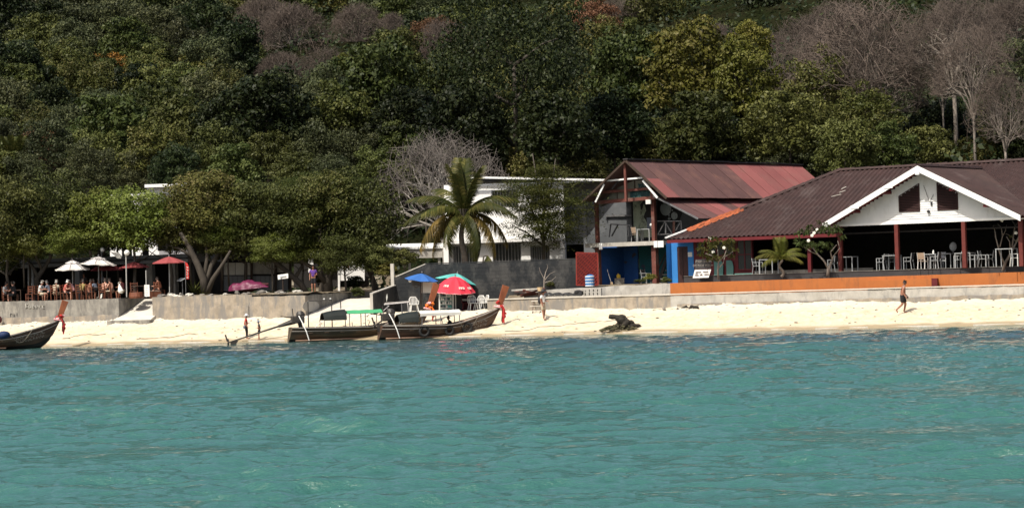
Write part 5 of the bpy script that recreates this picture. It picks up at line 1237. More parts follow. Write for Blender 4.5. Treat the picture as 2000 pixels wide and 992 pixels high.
RT_ = [('white framed table at the dark opening left of the gable corner post', 1502, .8, .85), ('white table just left of the corner post under the gable', 1659, .4, .75), ('white table left of the second red post', 1743, .8, .8),
       ('thin legged table close behind the tan chair', 1822, .7, .7), ('white table behind the third red post', 1886, .5, .9), ('tall white framed table at the right edge behind the bare frangipani', 1967, .35, .95), ('thin metal table between the tan chair table and third post', 1850, 1.8, .8)]
for lb, px, v, w in RT_: small_table(lb, on_deck(px, v), w, .75, .8 if 'tall' not in lb else .95, rzR)
RC = [('grey framed chair beside the left opening table, facing right', 1480, .9, 1.57, 0), ('grey chair at the left of the corner post table', 1627, .6, -1.6, 0), ('grey chair standing alone left of the second post table', 1722, .6, -1.5, 0), ('grey chair tucked against the second red post', 1748, 1.1, 1.2, 0),
      ('grey chair right of the second red post, turned left', 1775, .6, -1.5, 0), ('white chair with tan woven back facing the sea', 1803, .15, 3.14, 1), ('grey chair right of the tan backed chair', 1828, .4, -1.55, 0), ('grey chair with dark back behind the middle table', 1840, 1.3, .4, 0),
      ('grey chair left of the third red post', 1874, .9, -1.6, 0), ('grey chair right of the third red post, back to the right', 1900, .4, 1.6, 0), ('slim chair farther right of the third post', 1922, .9, 1.6, 0), ('slim chair in the shade between third post and frangipani', 1935, 1.6, -1.5, 0), ('white chair right of the tall white framed table', 1984, .5, 1.6, 0)]
for i, (lb, px, v, rz, w) in enumerate(RC): metal_chair(lb, on_deck(px, v), rzR+rz+(math.pi if w else 0)*0, M['plastic'] if w or px == 1984 else M['alu'], bool(w))
for lb, px, v in (('small white bottle on the table by the tan chair', 1824, .7), ('small white pot on the right hand grey table', 1888, .8), ('grey pedestal fan standing deep in the restaurant', 1863, 2.2)):
    p = Vector(on_deck(px, v)); t = thing('bottle' if 'bottle' in lb else 'pot' if 'pot' in lb else 'fan', lb, 'bottle' if 'bottle' in lb else 'pot' if 'pot' in lb else 'fan', tuple(p))
    if 'fan' in lb: MB().tube(p, p+Vector((0, 0, 1.0)), .03, n=6).build('stand', M['metal'], t); MB().ball(p+Vector((0, 0, 1.15)), .2, .08, .25, 10, 6).build('fan_head', M['alu'], t)
    else: MB().lathe(p+Vector((0, 0, .80)), [(.05, 0), (.05, .12), (.02, .17), (.02, .21)], 8).build('body', M['plastic'], t)
# balcony furniture of the bar
pb_ = FB.hit(1243, 463, .5); pb_.z = fl0-.02; metal_chair('brown backed chair on the bar balcony', tuple(pb_), FB.rz()+3.0, M['alu'], True)
pb_ = FB.hit(1262, 463, .6); pb_.z = fl0-.02; small_table('small metal table on the bar balcony beside the chair', tuple(pb_), .9, .6, .75, FB.rz())
pb2 = pb_+FB.u*.4+Vector((0, 0, .77)); t = thing('lamp', 'round white lamp on the end of the balcony table', 'lamp', tuple(pb2)); MB().tube(pb2, pb2+Vector((0, 0, .12)), .03, n=6).build('stem', M['metal'], t); MB().ball(pb2+Vector((0, 0, .19)), .1, n=10, m=8).build('globe', M['plastic'], t, smooth=True)
# ground floor of the bar
pg = FB.hit(1262, 548, .8); pg.z = 2.45; metal_chair('grey framed chair on the ground floor of the bar', tuple(pg), FB.rz()+1.5)
pg = FB.hit(1210, 552, 1.2); pg.z = 2.45; t = thing('crate', 'pale square box at the foot of the blue mural', 'box', tuple(pg)); MB().box(pg.x-.3, pg.x+.28, pg.y-.2, pg.y+.2, 2.45, 2.8).build('box_body', M['concrete'], t); MB().box(pg.x-.32, pg.x+.30, pg.y-.22, pg.y+.22, 2.803, 2.84).build('box_lid', M['rail'], t)
t = thing('jerrycan', 'yellow container on the pale box by the blue mural', 'container', (pg.x-.05, pg.y, 2.84)); MB().box(pg.x-.17, pg.x+.07, pg.y-.1, pg.y+.1, 2.842, 3.06).build('can_body', M['cushion'], t, bevel=.03); MB().box(pg.x-.10, pg.x-.02, pg.y-.03, pg.y+.03, 3.06, 3.12).build('cap', M['cushion'], t)
pg = FB.hit(1187, 552, .3); pg.z = 2.45; t = thing('broom', 'thin broom leaning near the left bar post', 'broom', tuple(pg)); MB().tube(pg+Vector((.25, 0, 0)), pg+Vector((0, .2, .95)), .018, n=5).build('handle', M['pole'], t); MB().bar(pg+Vector((.25, 0, 0)), pg+Vector((.22, .02, .18)), .14, .05).build('bristles', M['straw'], t)
# striped barrel, lattice gate
pg = FW.hit(1152, 556, 2.3); t = thing('barrel', 'blue and white striped barrel beside the red lattice', 'barrel', tuple(pg))
for k in range(7): MB().lathe(pg+Vector((0, 0, .085*k-.1)), [(.235, 0), (.262, .02), (.262, .06), (.235, .083)], 14).build('band', M['barrel_b'] if k % 2 else M['barrel_w'], t, smooth=False)
MB().ball(pg+Vector((.02, 0, .52)), .2, .2, .06, 10, 4, .1).build('lid', M['barrel_b'], t)
YL = FW.hit(1146, 530, 2.9).y
t = thing('lattice_panel', 'red lattice screen beside the bar post', 'lattice', tuple(at(1146, 556, YL)))
c00, c10, c11, c01 = at(1126, 557, YL), at(1168, 557, YL), at(1167, 495, YL), at(1126, 493, YL)
for a, b in ((c00, c10), (c10, c11), (c11, c01), (c01, c00)): MB().bar(a, b, .07, .05).build('frame_rail', M['lattice'], t)
W_, H_ = (c10-c00).length, (c01-c00).length; ux = (c10-c00).normalized(); uz_ = Vector((0, 0, 1))
for k in range(17):
    o_ = -H_+(W_+H_)*k/16.5+.1; x0 = max(0, o_); z0 = x0-o_; x1 = min(W_, o_+H_); z1 = x1-o_
    if x1-x0 > .08: MB().bar(c00+ux*x0+uz_*z0, c00+ux*x1+uz_*z1, .045, .02, up=(0, 1, 0)).build('slat', M['lattice'], t)
for k in range(9):
    o_ = (W_+H_)*(k+.5)/9; x0 = max(0, o_-H_); z0 = o_-x0; x1 = min(W_, o_); z1 = o_-x1
    if x1-x0 > .08: MB().bar(c00+ux*x0+uz_*z0+Vector((0, .03, 0)), c00+ux*x1+uz_*z1+Vector((0, .03, 0)), .05, .02, up=(0, 1, 0)).build('slat', M['lattice'], t)
MB().prism([c00+Vector((0, .12, 0)), c10+Vector((0, .12, 0)), c11+Vector((0, .12, 0)), c01+Vector((0, .12, 0))], (0, .03, 0)).build('backing', M['maroon'], t)
# notice board beside the door
YN = FW.hit(1374, 545, 1.95)
t = thing('notice_board', 'leaning painted notice board reading do not pitch with a white lower panel', 'sign', tuple(YN))
def YNp(x, y, d=0): return at(x, y, YN.y+d+(y-506)*-.006)
MB().prism([YNp(1357, 526), YNp(1388, 524), YNp(1390, 505), YNp(1358, 507)], (0, .04, 0)).build('upper_panel', M['dark_edge'], t)
MB().prism([YNp(1353, 543), YNp(1384, 542), YNp(1389, 526), YNp(1357, 527)], (0, .04, 0)).build('lower_panel', M['paper'], t)
def text(body, p, size, m, parent, rz=0, align='CENTER', lab=None, extr=.003):
    cu = bpy.data.curves.new('lettering', 'FONT'); cu.body = body; cu.size = size; cu.align_x = align; cu.align_y = 'CENTER'; cu.extrude = extr; cu.materials.append(m)
    oc = bpy.data.objects.new('lettering_curve', cu); COL.objects.link(oc); me = bpy.data.meshes.new_from_object(oc.evaluated_get(bpy.context.evaluated_depsgraph_get())); me.name = 'lettering'; bpy.data.objects.remove(oc); bpy.data.curves.remove(cu)
    o = link('lettering', me, parent); o.location = Vector(p)-ORG[parent.name]; o.rotation_euler = (R(90), 0, rz); return o
text('DO NOT PITCH', YNp(1373, 518.5)+Vector((0, -.04, 0)), .155, M['rail'], t)
text('ห้ามกางเต็นท์', YNp(1374, 510.5)+Vector((0, -.04, 0)), .17, M['rail'], t)
m_ = MB(); rr = random.Random(9)
for (x0, x1, y) in ((1359, 1369, 531), (1373, 1383, 530.5), (1357, 1364, 537), (1367, 1371, 536), (1375, 1384, 535.5), (1358, 1362, 533.5)): m_.bar(YNp(x0, y, -.03), YNp(x1, y-.3, -.03), .05, .012)
m_.build('worn_marks', M['rust_wood'], t)
text('1.5', YNp(1369, 536)+Vector((0, -.05, 0)), .14, M['ink'], t)
# vendor corner
Yk = Yv+.8
fz = lambda x, y, d=0: at(x, y, Yk+d)
t = thing('drinks_fridge', 'tall white glass fronted drinks fridge under the red parasol', 'fridge', tuple(fz(871, 612)))
def fpan(nm, x0, y0, x1, y1, d, th, m, par): return MB().prism([fz(x0, y1, d), fz(x1, y1, d), fz(x1, y0, d), fz(x0, y0, d)], (0, th, 0)).build(nm, m, par)
fpan('cabinet', 857, 566, 886, 613, .12, .6, M['plastic'], t); fpan('frame_side', 857, 566, 859.5, 613, 0, .118, M['plastic'], t); fpan('frame_side', 883.5, 566, 886, 613, 0, .118, M['plastic'], t); fpan('frame_top', 859.6, 566, 883.4, 570.5, .002, .116, M['plastic'], t); fpan('frame_base', 859.6, 609, 883.4, 613, .002, .116, M['plastic'], t)
fpan('inner_back', 860, 571, 883, 609, .10, .015, M['teal_board'], t)
rr = random.Random(4)
for r_ in range(5):
    y = 579+7.3*r_; fpan('shelf', 860, y, 883, y+1, .02, .08, M['plastic'], t)
    for k in range(6): x = 861+3.6*k+rr.uniform(-.4, .4); fpan('drink', x, y-5+rr.uniform(0, 1.5), x+2.6, y-.1, .05, .03, (M['ink'], M['teal_para'], M['plastic'], M['blue_cotton'], M['glass'])[rr.randrange(5)], t)
fpan('door_mullion', 870.6, 571, 871.8, 609, -.0, .02, M['plastic'], t)
t = thing('vertical_banner', 'black upright banner right of the drinks fridge', 'banner', tuple(fz(895, 614)))
MB().prism([fz(886.5, 612, -.1), fz(905, 614, -.1), fz(901, 570, -.1), fz(889, 570, -.1)], (0, .03, 0)).build('cloth', M['black'], t); MB().tube(fz(889, 614, -.05), fz(889, 568, -.05), .02, n=5).build('pole', M['metal'], t); MB().tube(fz(888, 570, -.05), fz(902, 570, -.05), .015, n=5).build('crossbar', M['metal'], t)
t = thing('white_board', 'white board under the blue parasol behind the tall prow', 'board', tuple(fz(838, 600, .8)))
fpan('panel', 823, 551, 853, 572, .8, .05, M['white_cloth'], t); MB().bar(fz(822, 549, .78), fz(822, 612, .78), .06).build('post', M['dark_wood'], t); MB().bar(fz(853.5, 549, .78), fz(853.5, 612, .78), .05).build('post', M['dark_wood'], t)
t = thing('stall_table', 'long table with white top and dark red skirt right of the fridge', 'table', tuple(fz(918, 612, .4)))
fpan('table_top', 902, 584, 935, 587.5, .2, .7, M['white_para'], t); fpan('table_skirt', 904, 588, 934, 606, .25, .04, M['wine_cloth'], t)
for x in (904, 933): MB().bar(fz(x, 606, .3), fz(x, 615, .3), .05).build('leg', M['dark_wood'], t)
def vch(px, py, d, rz, lb, m=M['plastic']): p = fz(px, py, d); p.z = ground_at(p.x, p.y); return plastic_chair(lb, tuple(p), rz, m)
vch(924, 616, -.4, .3, 'white plastic chair in front of the stall table'); vch(936, 617, -.2, -.6, 'white plastic chair at the right end of the stall'); vch(809, 612, .3, .2, 'white plastic chair under the blue parasol'); vch(911, 612, .1, .1, 'dark red plastic chair beneath the stall table', M['maroon'])
vch(945, 616, .5, -1.2, 'white plastic chair against the end of the tan sea wall')
t = thing('wooden_chair', 'dark slatted folding chair at the right end of the vendor bay', 'chair', tuple(fz(940, 612, .9)))
for x in (934, 946): MB().bar(fz(x, 578, .9), fz(x, 612, .9), .05).build('leg', M['dark_wood'], t)
for y in (580, 584, 588): MB().bar(fz(934, y, .88), fz(946, y, .88), .06, .03).build('back_slat', M['dark_wood'], t)
fpan('seat', 934, 596, 946, 598, .5, .4, M['dark_wood'], t)
t = thing('floodlight', 'round white floodlight with dark bracket hung under the blue parasol', 'lamp', tuple(fz(802, 548, .6)))
MB().ball(fz(801, 548, .5), .10, .07, .10, 10, 6).build('lens', M['plastic'], t); MB().box(*[v for ab in zip(fz(805, 558, .5)-Vector((0, 0, 0)), fz(820, 549, .7)) for v in sorted(ab)]).build('bracket', M['engine'], t); MB().path([fz(805, 556, .5), fz(812, 562, .5), fz(820, 558, .5)], .03, 5).build('cable', M['engine'], t)
t = thing('counter', 'dark wooden counter in the shade of the blue parasol', 'counter', tuple(fz(845, 612, 1.2)))
fpan('counter_top', 836, 586, 858, 588.5, 1.0, .6, M['dark_wood'], t); fpan('counter_front', 838, 589, 857, 611, 1.1, .05, M['dark_int'], t)
for k in range(3): fpan('bottle', 840+5*k, 578, 842.2+5*k, 586, 1.1, .08, M['glass'], t)

# ---- left terrace: tables, wooden chairs, seated people
zT = 2.56
def wood_chair(label, p, rz, m=M['red_wood']):
    t = thing('wooden_chair', label, 'chair', (0, 0, 0))
    for x in (-.2, .2): MB().bar((x, -.2, 0), (x, -.2, .45), .05).build('leg', m, t); MB().bar((x, .2, 0), (x, .26, .95), .05).build('leg', m, t)
    MB().box(-.23, .23, -.23, .22, .43, .465).build('seat', m, t)
    for z in (.6, .73, .88): MB().bar((-.2, .225+(z-.5)*.07, z), (.2, .225+(z-.5)*.07, z), .025, .06).build('back_slat', m, t)
    MB().bar((-.2, -.2, .2), (.2, -.2, .2), .03).build('stretcher', m, t)
    t.location = p; t.rotation_euler = (0, 0, rz); return t
def ter(px, v): p = FW.hit(px, 575, v); return (p.x, p.y, zT)
WC = [('empty reddish wooden chair right of the leftmost group', 59, .7, .2), ('wooden chair beneath the grey haired diner', 75, .9, 1.3), ('wooden chair with square back left of the salmon shirt', 109, .6, 3.1), ('reddish chair carrying the salmon shirted diner', 128, .8, 1.6), ('dark red wooden chair near the parasol pole', 143, 1.1, 2.6),
      ('pale wooden chair at the olive shirted diner', 159, .7, 3.0), ('broad slatted red wooden chair between two diners', 178, .7, 3.1), ('wooden chair right of the second parasol pole', 204, .7, 3.0), ('yellowish wooden chair with backpack hung on it', 224, .8, 2.2), ('low wooden chair right of the lamp post', 262, 1.3, .5), ('red slatted chair behind the white board', 312, 1.6, 2.9), ('dark wooden chair at the left frame edge', 12, 1.0, .7)]
for lb, px, v, rz in WC: wood_chair(lb, ter(px, v), rz+FW.rz())
for lb, px, v in (('dark wooden table of the leftmost diners', 35, 1.3), ('dark wooden table under the leftmost white parasol', 128, 1.6), ('dark wooden table under the larger white parasol', 190, 1.5), ('dark wooden table right of the lamp post', 275, 1.8)): small_table(lb, ter(px, v), .9, .8, .74, FW.rz(), M['dark_wood'])
t = thing('tree_stump', 'round wooden stump seat between lamp post and white board', 'stump', ter(262, .9)); MB().lathe(ter(266, .9), [(.42, 0), (.45, .1), (.40, .34), (.38, .36)], 14).build('stump_body', M['red_wood'], t)
t = thing('flower_pot', 'reddish planter trough behind the white board', 'planter', ter(303, 1.2)); p = ter(303, 1.2); MB().hexa([(p[0]-.3, p[1]-.2, zT), (p[0]+.3, p[1]-.2, zT), (p[0]+.3, p[1]+.2, zT), (p[0]-.3, p[1]+.2, zT), (p[0]-.4, p[1]-.25, zT+.35), (p[0]+.4, p[1]-.25, zT+.35), (p[0]+.4, p[1]+.25, zT+.35), (p[0]-.4, p[1]+.25, zT+.35)]).build('trough', M['red_wood'], t); MB().ball((p[0], p[1], zT+.38), .36, .22, .06, 8, 4).build('soil', M['thatch'], t)
# lamp posts with globes, flag, boards
for lb, px, y0, y1, v, r_ in (('tall white lamp post with round globe in front of the parasols', 246, 580, 497, .45, .17), ('round globe lamp behind the larger white parasol', 198, 560, 491, 3.2, .14)):
    a = FW.hit(px+1.5, y0, v); b = FW.hit(px, y1, v); t = thing('lamp_post', lb, 'lamp post', tuple(a)); MB().tube(a, b, .035, n=8).build('post', M['pole'] if v < 1 else M['metal'], t); MB().ball(b+Vector((.06, 0, .1)), r_, n=12, m=8).build('globe', M['plastic'], t, smooth=True); MB().lathe(b+Vector((0, 0, -.14)), [(.04, 0), (.08, .08), (.08, .1)], 8).build('collar', M['metal'], t)
a = FW.hit(286, 580, .4); t = thing('menu_board', 'narrow white upright board at the terrace edge left of the slipway', 'sign', tuple(a)); b0, b1 = FW.uz(283, 579, .38), FW.uz(292, 556, .38); MB().fbox(FW, b0[0], b1[0], .35, .39, b0[1], b1[1]).build('panel', M['paper'], t)
m_ = MB()
for k in range(6): z = b1[1]-.09-.1*k; m_.fbox(FW, b0[0]+.05, b1[0]-.06-.03*(k % 3), .343, .349, z-.015, z+.015)
m_.build('printed_lines', M['pole'], t); MB().tube(FW.hit(286, 580, .42), FW.hit(285, 528, .42), .03, n=6).build('post', M['pole'], t)
a = FW.hit(366, 575, 1.3); t = thing('feather_flag', 'narrow curved red flag with white lettering right of the last red parasol', 'flag', tuple(a))
fl_pts = [(361, 512), (366, 514), (369, 522), (369, 545), (364, 545), (363, 520)]
MB().prism([FW.hit(x, y, 1.3) for x, y in fl_pts], FW.v*.02).build('cloth', M['red_cloth'], t); MB().path([FW.hit(363, 575, 1.33), FW.hit(362, 525, 1.33), FW.hit(360, 511, 1.33)], .018, 5).build('pole', M['metal'], t)
m_ = MB(); rr = random.Random(2)
for k in range(5): y = 521+5*k; m_.bar(FW.hit(364.5, y, 1.28), FW.hit(368, y+rr.uniform(-2, 2), 1.28), .04, .01); m_.bar(FW.hit(365, y, 1.28), FW.hit(366.5, y+2.5, 1.28), .04, .01)
m_.build('white_lettering', M['flower'], t)
a = FW.hit(350, 548, 1.8); t = thing('satellite_panel', 'tilted pale metal panel under the red flag', 'panel', tuple(a)); MB().prism([FW.hit(345, 549, 1.8), FW.hit(353, 549, 1.4), FW.hit(362, 544, 1.5), FW.hit(354, 543, 2.0)], (0, 0, .03)).build('plate', M['alu'], t); MB().tube(FW.hit(356, 548, 1.7), FW.hit(357, 575, 1.7), .025, n=5).build('stand', M['metal'], t)
a = FW.hit(230, 500, 3.0); t = thing('shade_cloth', 'white triangular cloth hanging left of the globe lamp', 'cloth', tuple(a)); MB().prism([FW.hit(x, y, 3.0) for x, y in ((219, 493), (230, 493), (238, 500), (236, 505), (228, 504))], FW.v*.03).build('cloth', M['white_cloth'], t)
a = FW.hit(234, 572, .5); t = thing('bag', 'white plastic bag hanging beside the lamp post', 'bag', tuple(a)); MB().path([FW.hit(233, 555, .5), FW.hit(234, 561, .5), FW.hit(236, 568, .5), FW.hit(235, 572, .5)], [.03, .1, .17, .12], 8).build('bag_body', M['flower'], t); MB().torus(FW.hit(233, 553, .5), .06, .012, (0, 1, 0), 10, 5).build('bag_handle', M['flower'], t)
t = thing('napkin', 'small white napkin by the second parasol foot', 'napkin', ter(195, .5)); p = Vector(ter(195, .5)); MB().prism([p+Vector((0, 0, .05)), p+Vector((.12, 0, .1)), p+Vector((.14, 0, .35)), p+Vector((.06, 0, .3))], (0, .03, 0)).build('cloth', M['flower'], t)
# magenta kayak-like cover, tilted sign, rocks
a = FW.hit(486, 568, 1.5); t = thing('covered_kayak', 'upturned kayak under a magenta cover on the wall top', 'kayak', tuple(a))
c0, c1 = FW.hit(448, 566, 1.6), FW.hit(525, 558, 1.9); mb = MB(); vs = []; N1, N2 = 22, 12; rr = random.Random(8)
for i in range(N1+1):
    s = i/N1; c = c0.lerp(c1, s); r_ = .42*math.sin(math.pi*min(1, max(0, s*.96+.02)))**.55+.02; hgt = (.50+.06*math.sin(s*17) if s < .6 else .50-.28*(s-.6)/.4+.05*math.sin(s*17))*math.sin(math.pi*min(.98, s*.9+.08))**.5
    for k in range(N2+1):
        a_ = math.pi*k/N2; j = 1+rr.uniform(-.13, .13); vs.append(c+FW.v*(-math.cos(a_)*r_*j)+Vector((0, 0, math.sin(a_)*hgt*j-.08)))
mb.add(vs, [(i*(N2+1)+k, (i+1)*(N2+1)+k, (i+1)*(N2+1)+k+1, i*(N2+1)+k+1) for i in range(N1) for k in range(N2)]); o = mb.build('cover', M['magenta'], t, smooth=True)
MB().path([c0.lerp(c1, .0)+Vector((0, 0, .1)), c0.lerp(c1, .5)+Vector((0, 0, .02)), c0.lerp(c1, 1.0)+Vector((0, 0, .1))], [.06, .3, .05], 8).build('kayak_hull', M['wine_cloth'], t)
a = FW.hit(553, 568, 1.0); t = thing('tilted_sign', 'white tilted sign board under the shore trees', 'sign', tuple(a)); c = [FW.hit(x, y, 1.0) for x, y in ((543, 546), (563, 543), (562.5, 534), (542, 537))]; MB().prism(c, FW.v*.03).build('panel', M['paper'], t)
MB().tube(FW.hit(553, 568, 1.05), FW.hit(552, 544, 1.05), .03, n=5).build('post', M['dark_wood'], t)
m_ = MB(); m_.bar(FW.hit(547, 541, .98), FW.hit(559, 539.3, .98), .05, .01); m_.bar(FW.hit(547, 544, .98), FW.hit(551, 543.4, .98), .04, .01); m_.build('lettering', M['ink'], t)
def rock(label, p, r_, m, seed, name='rock', flat=.6):
    o = MB().ball(p, r_, r_*.8, r_*flat, 9, 6, .28, seed).build(name, m, None); tag(o, label, 'rock'); return o
rr = random.Random(21)
gr_lab = 'one of the grey rocks lying along the top of the tan sea wall'
for k in range(34):
    px = 300+rr.random()**.8*285; p = FW.hit(px, 577, rr.uniform(.45, 1.4)); p.z = 2.56+rr.uniform(0, .14); o = MB().ball(p, rr.uniform(.08, .26), rr.uniform(.08, .2), rr.uniform(.06, .15), 7, 5, .3, k).build('rock', M['rock'] if k % 3 else M['rock_pale'], None); tag(o, gr_lab, 'rock', 'grey rocks along the wall top')
v_ = MB(); rr = random.Random(22)
for k in range(420):
    u_ = rr.choice((rr.uniform(-32, U1+1), rr.uniform(-32, U1+1), rr.uniform(U1, U3), rr.uniform(U5, U5+26))); v = -.1-abs(rr.gauss(0, .55)); p = FW(u_, v, 0); p.z = float(sand_z(np.array([u_]), np.array([v]))[0]); s_ = rr.uniform(.03, .1)
    v_.ball(p, s_, s_*.8, s_*.6, 5, 4, .3, k)
v_.build('coral_rubble', M['rock_pale'], None, kind='stuff')['label'] = 'pale coral rubble scattered at the foot of the sea wall'
v_ = MB()
for k in range(150):
    u_ = rr.uniform(-34, 30); v = rr.uniform(-5.3, -.3); p = FW(u_, v, 0); p.z = float(sand_z(np.array([u_]), np.array([v]))[0])+.01; s_ = rr.uniform(.02, .055); v_.ball(p, s_*rr.uniform(1, 2.4), s_, s_*.5, 5, 4, .3, k)
v_.build('beach_litter', M['driftwood'], None, kind='stuff')['label'] = 'scraps of weed and husk scattered on the sand'
# things on the ledge right of the boats
def ledge(px, py, v=.9): return FW.hit(px, py, v)
t = thing('timber_pile', 'dark pile of old timber behind the tan wall left of the walking woman', 'timber pile', tuple(ledge(1030, 580)))
rr = random.Random(6)
for k in range(13): a = ledge(1003+rr.uniform(0, 22), 579-rr.uniform(0, 13), .8+rr.uniform(-.2, .4)); b = a+Vector((rr.uniform(.7, 1.7), rr.uniform(-.3, .3), rr.uniform(-.15, .2))); MB().bar(a, b, .14, .07).build('plank', M['rust_wood'] if k % 3 else M['dark_wood'], t)
MB().bar(ledge(1000, 567, .7), ledge(1050, 564, .7), .16, .10).build('beam', M['concrete_pale'], t)
t = thing('black_tarpaulin', 'black tarpaulin draped over boards on the low ledge', 'tarpaulin', tuple(ledge(1100, 576)))
mb = MB(); n_ = 22; top = []; bot = []
for i in range(n_+1): x = 1062+74*i/n_; top.append(ledge(x, 572.5-3.2*math.sin(i*1.1)*.4-(5 if i > 18 else 0), .35)); bot.append(ledge(x, 576.5+1.6*math.sin(i*1.9), .3))
for i in range(n_): mb.hexa([bot[i], bot[i+1], bot[i+1]+FW.v*.3, bot[i]+FW.v*.3, top[i], top[i+1], top[i+1]+FW.v*.5, top[i]+FW.v*.5])
mb.build('sheet', M['black'], t); MB().bar(ledge(1068, 578, .45), ledge(1132, 576, .45), .1, .06).build('board', M['concrete_pale'], t); MB().ball(ledge(1128, 572, .5), .22, .2, .14, 8, 5, .25).build('bundle', M['black'], t)
t = thing('concrete_screen', 'white openwork concrete screen block on the low ledge', 'screen block', tuple(ledge(1158, 578)))
x0, x1 = FW.uz(1141, 570, .7)[0], FW.uz(1175, 570, .7)[0]; z0, z1 = FW.uz(1158, 578, .7)[1], FW.uz(1158, 563, .7)[1]
for k in range(5): x = x0+(x1-x0-.06)*k/4; MB().fbox(FW, x, x+.06, .6, .8, z0, z1-(.12 if k < 1 else 0)).build('upright', M['concrete_pale'], t)
for k in range(3): z = z0+(z1-z0-.06)*k/2; MB().fbox(FW, x0-(.2 if k == 1 else 0), x1-.003, .595, .797, z, z+.05).build('crossbar', M['concrete_pale'], t)
# ladder leaning on the sea wall
t = thing('ladder', 'pale wooden ladder leaning on the tan sea wall behind the walking woman', 'ladder', tuple(FW.hit(1048, 613, -.5)))
for x in (1040, 1055): MB().bar(FW.hit(x, 614, -.55), FW.hit(x+2, 585, -.08), .05, .04).build('side_rail', M['thatch'], t)
for y, w in ((588, 0), (598, 3), (607, 5)): f = (614-y)/29; v = -.60+.47*f; MB().bar(FW.hit(1038-w, y, v), FW.hit(1058, y-.5, v), .05, .045).build('rung', M['concrete_ramp'], t)
# driftwood stump with weed, branches by the wall, ropes
Ystp = FW.hit(1215, 640, -4.6)
t = thing('driftwood_stump', 'black driftwood stump pointing up left on a heap of weed at the water edge', 'driftwood', (Ystp.x, Ystp.y, .2))
D = lambda x, y, d=0: at(x, y, Ystp.y+d)
def gnarl(pts, rad, n=9, seed=1):
    rr = random.Random(seed); mb = MB(); P = []
    for i in range(len(pts)-1):
        for k in range(4): P.append((D(*pts[i]).lerp(D(*pts[i+1]), k/4), rad[i]+(rad[i+1]-rad[i])*k/4))
    P.append((D(*pts[-1]), rad[-1])); mb.path([p+Vector((rr.uniform(-.03, .03), rr.uniform(-.03, .03), rr.uniform(-.03, .03))) for p, r_ in P], [r_*rr.uniform(.82, 1.2) for p, r_ in P], n); return mb
gnarl([(1190, 617), (1203, 619), (1213, 625), (1222, 634), (1232, 641)], [.10, .13, .19, .28, .22], 9, 3).build('log', M['driftwood'], t, smooth=True)
gnarl([(1207, 622), (1213, 618), (1219, 620), (1225, 627)], [.08, .14, .12, .1], 7, 4).build('knot', M['driftwood'], t, smooth=True)
gnarl([(1210, 634), (1222, 636), (1238, 634), (1251, 636)], [.10, .22, .12, .06], 7, 5).build('root', M['driftwood'], t, smooth=True)
gnarl([(1224, 632), (1232, 628), (1240, 634)], [.12, .1, .05], 6, 6).build('root', M['driftwood'], t, smooth=True)
gnarl([(1212, 626), (1206, 632), (1204, 640)], [.1, .08, .06], 6, 7).build('root', M['driftwood'], t, smooth=True)
mb = MB(); rr = random.Random(17)
for k in range(230):
    s = rr.random(); x = 1172+78*s; h = math.sin(math.pi*min(1, s*1.05))*rr.random(); p = D(x, 645-11*h-2*s, rr.uniform(-.5, .6)); mb.ball(p, rr.uniform(.04, .13), rr.uniform(.03, .08), rr.uniform(.02, .06), 5, 4, .4, k)
wd = mb.build('weed_heap', M['weed'], t, kind='stuff')
t = thing('driftwood_branch', 'grey driftwood branches piled against the sea wall right of the stump', 'driftwood', tuple(FW.hit(1345, 608, -.5)))
for i, (pts, r_) in enumerate(((((1275, 606), (1300, 603), (1325, 604), (1345, 600), (1365, 596)), .05), (((1330, 604), (1340, 598), (1348, 607)), .08), (((1345, 608), (1350, 598), (1362, 600), (1367, 608)), .09), (((1322, 602), (1335, 607), (1348, 603)), .06), (((1296, 600), (1298, 607)), .1))):
    MB().path([FW.hit(x, y, -.5-.1*i) for x, y in pts], [r_*(1-.3*k/len(pts)) for k in range(len(pts))], 6).build('branch', M['rope'] if i == 0 else M['driftwood'] if i in (1, 2) else M['rock'], t, smooth=True)
def rope(label, pts, r_=.018):
    P = []
    for (x, v) in pts: p = FW(upx(x, v), v, 0); p.z = ground_at(p.x, p.y)+.03; P.append(p)
    Q = []
    for i in range(len(P)-1):
        for k in range(8): q = P[i].lerp(P[i+1], k/8); q.z = ground_at(q.x, q.y)+.025+.01*math.sin(k); Q.append(q)
    Q.append(P[-1]); o = MB().path(Q, r_, 5).build('mooring_rope', M['rope'], None); tag(o, label, 'rope')
rope('thin mooring rope on the sand from the red ribboned prow to the stump', [(985, -4.6), (1060, -4.1), (1130, -3.3), (1210, -2.4), (1240, -2.2)])
rope('mooring rope on the sand right of the left longtail boat', [(120, -4.3), (150, -4.0), (190, -3.6), (205, -3.3)])
rope('long rope across the sand toward the narrow slipway', [(265, -4.6), (330, -4.2), (360, -3.9), (400, -3.4)], .022)
rope('rope on the sand by the stern of the green canopied boat', [(470, -5.2), (520, -4.9), (560, -4.5)])

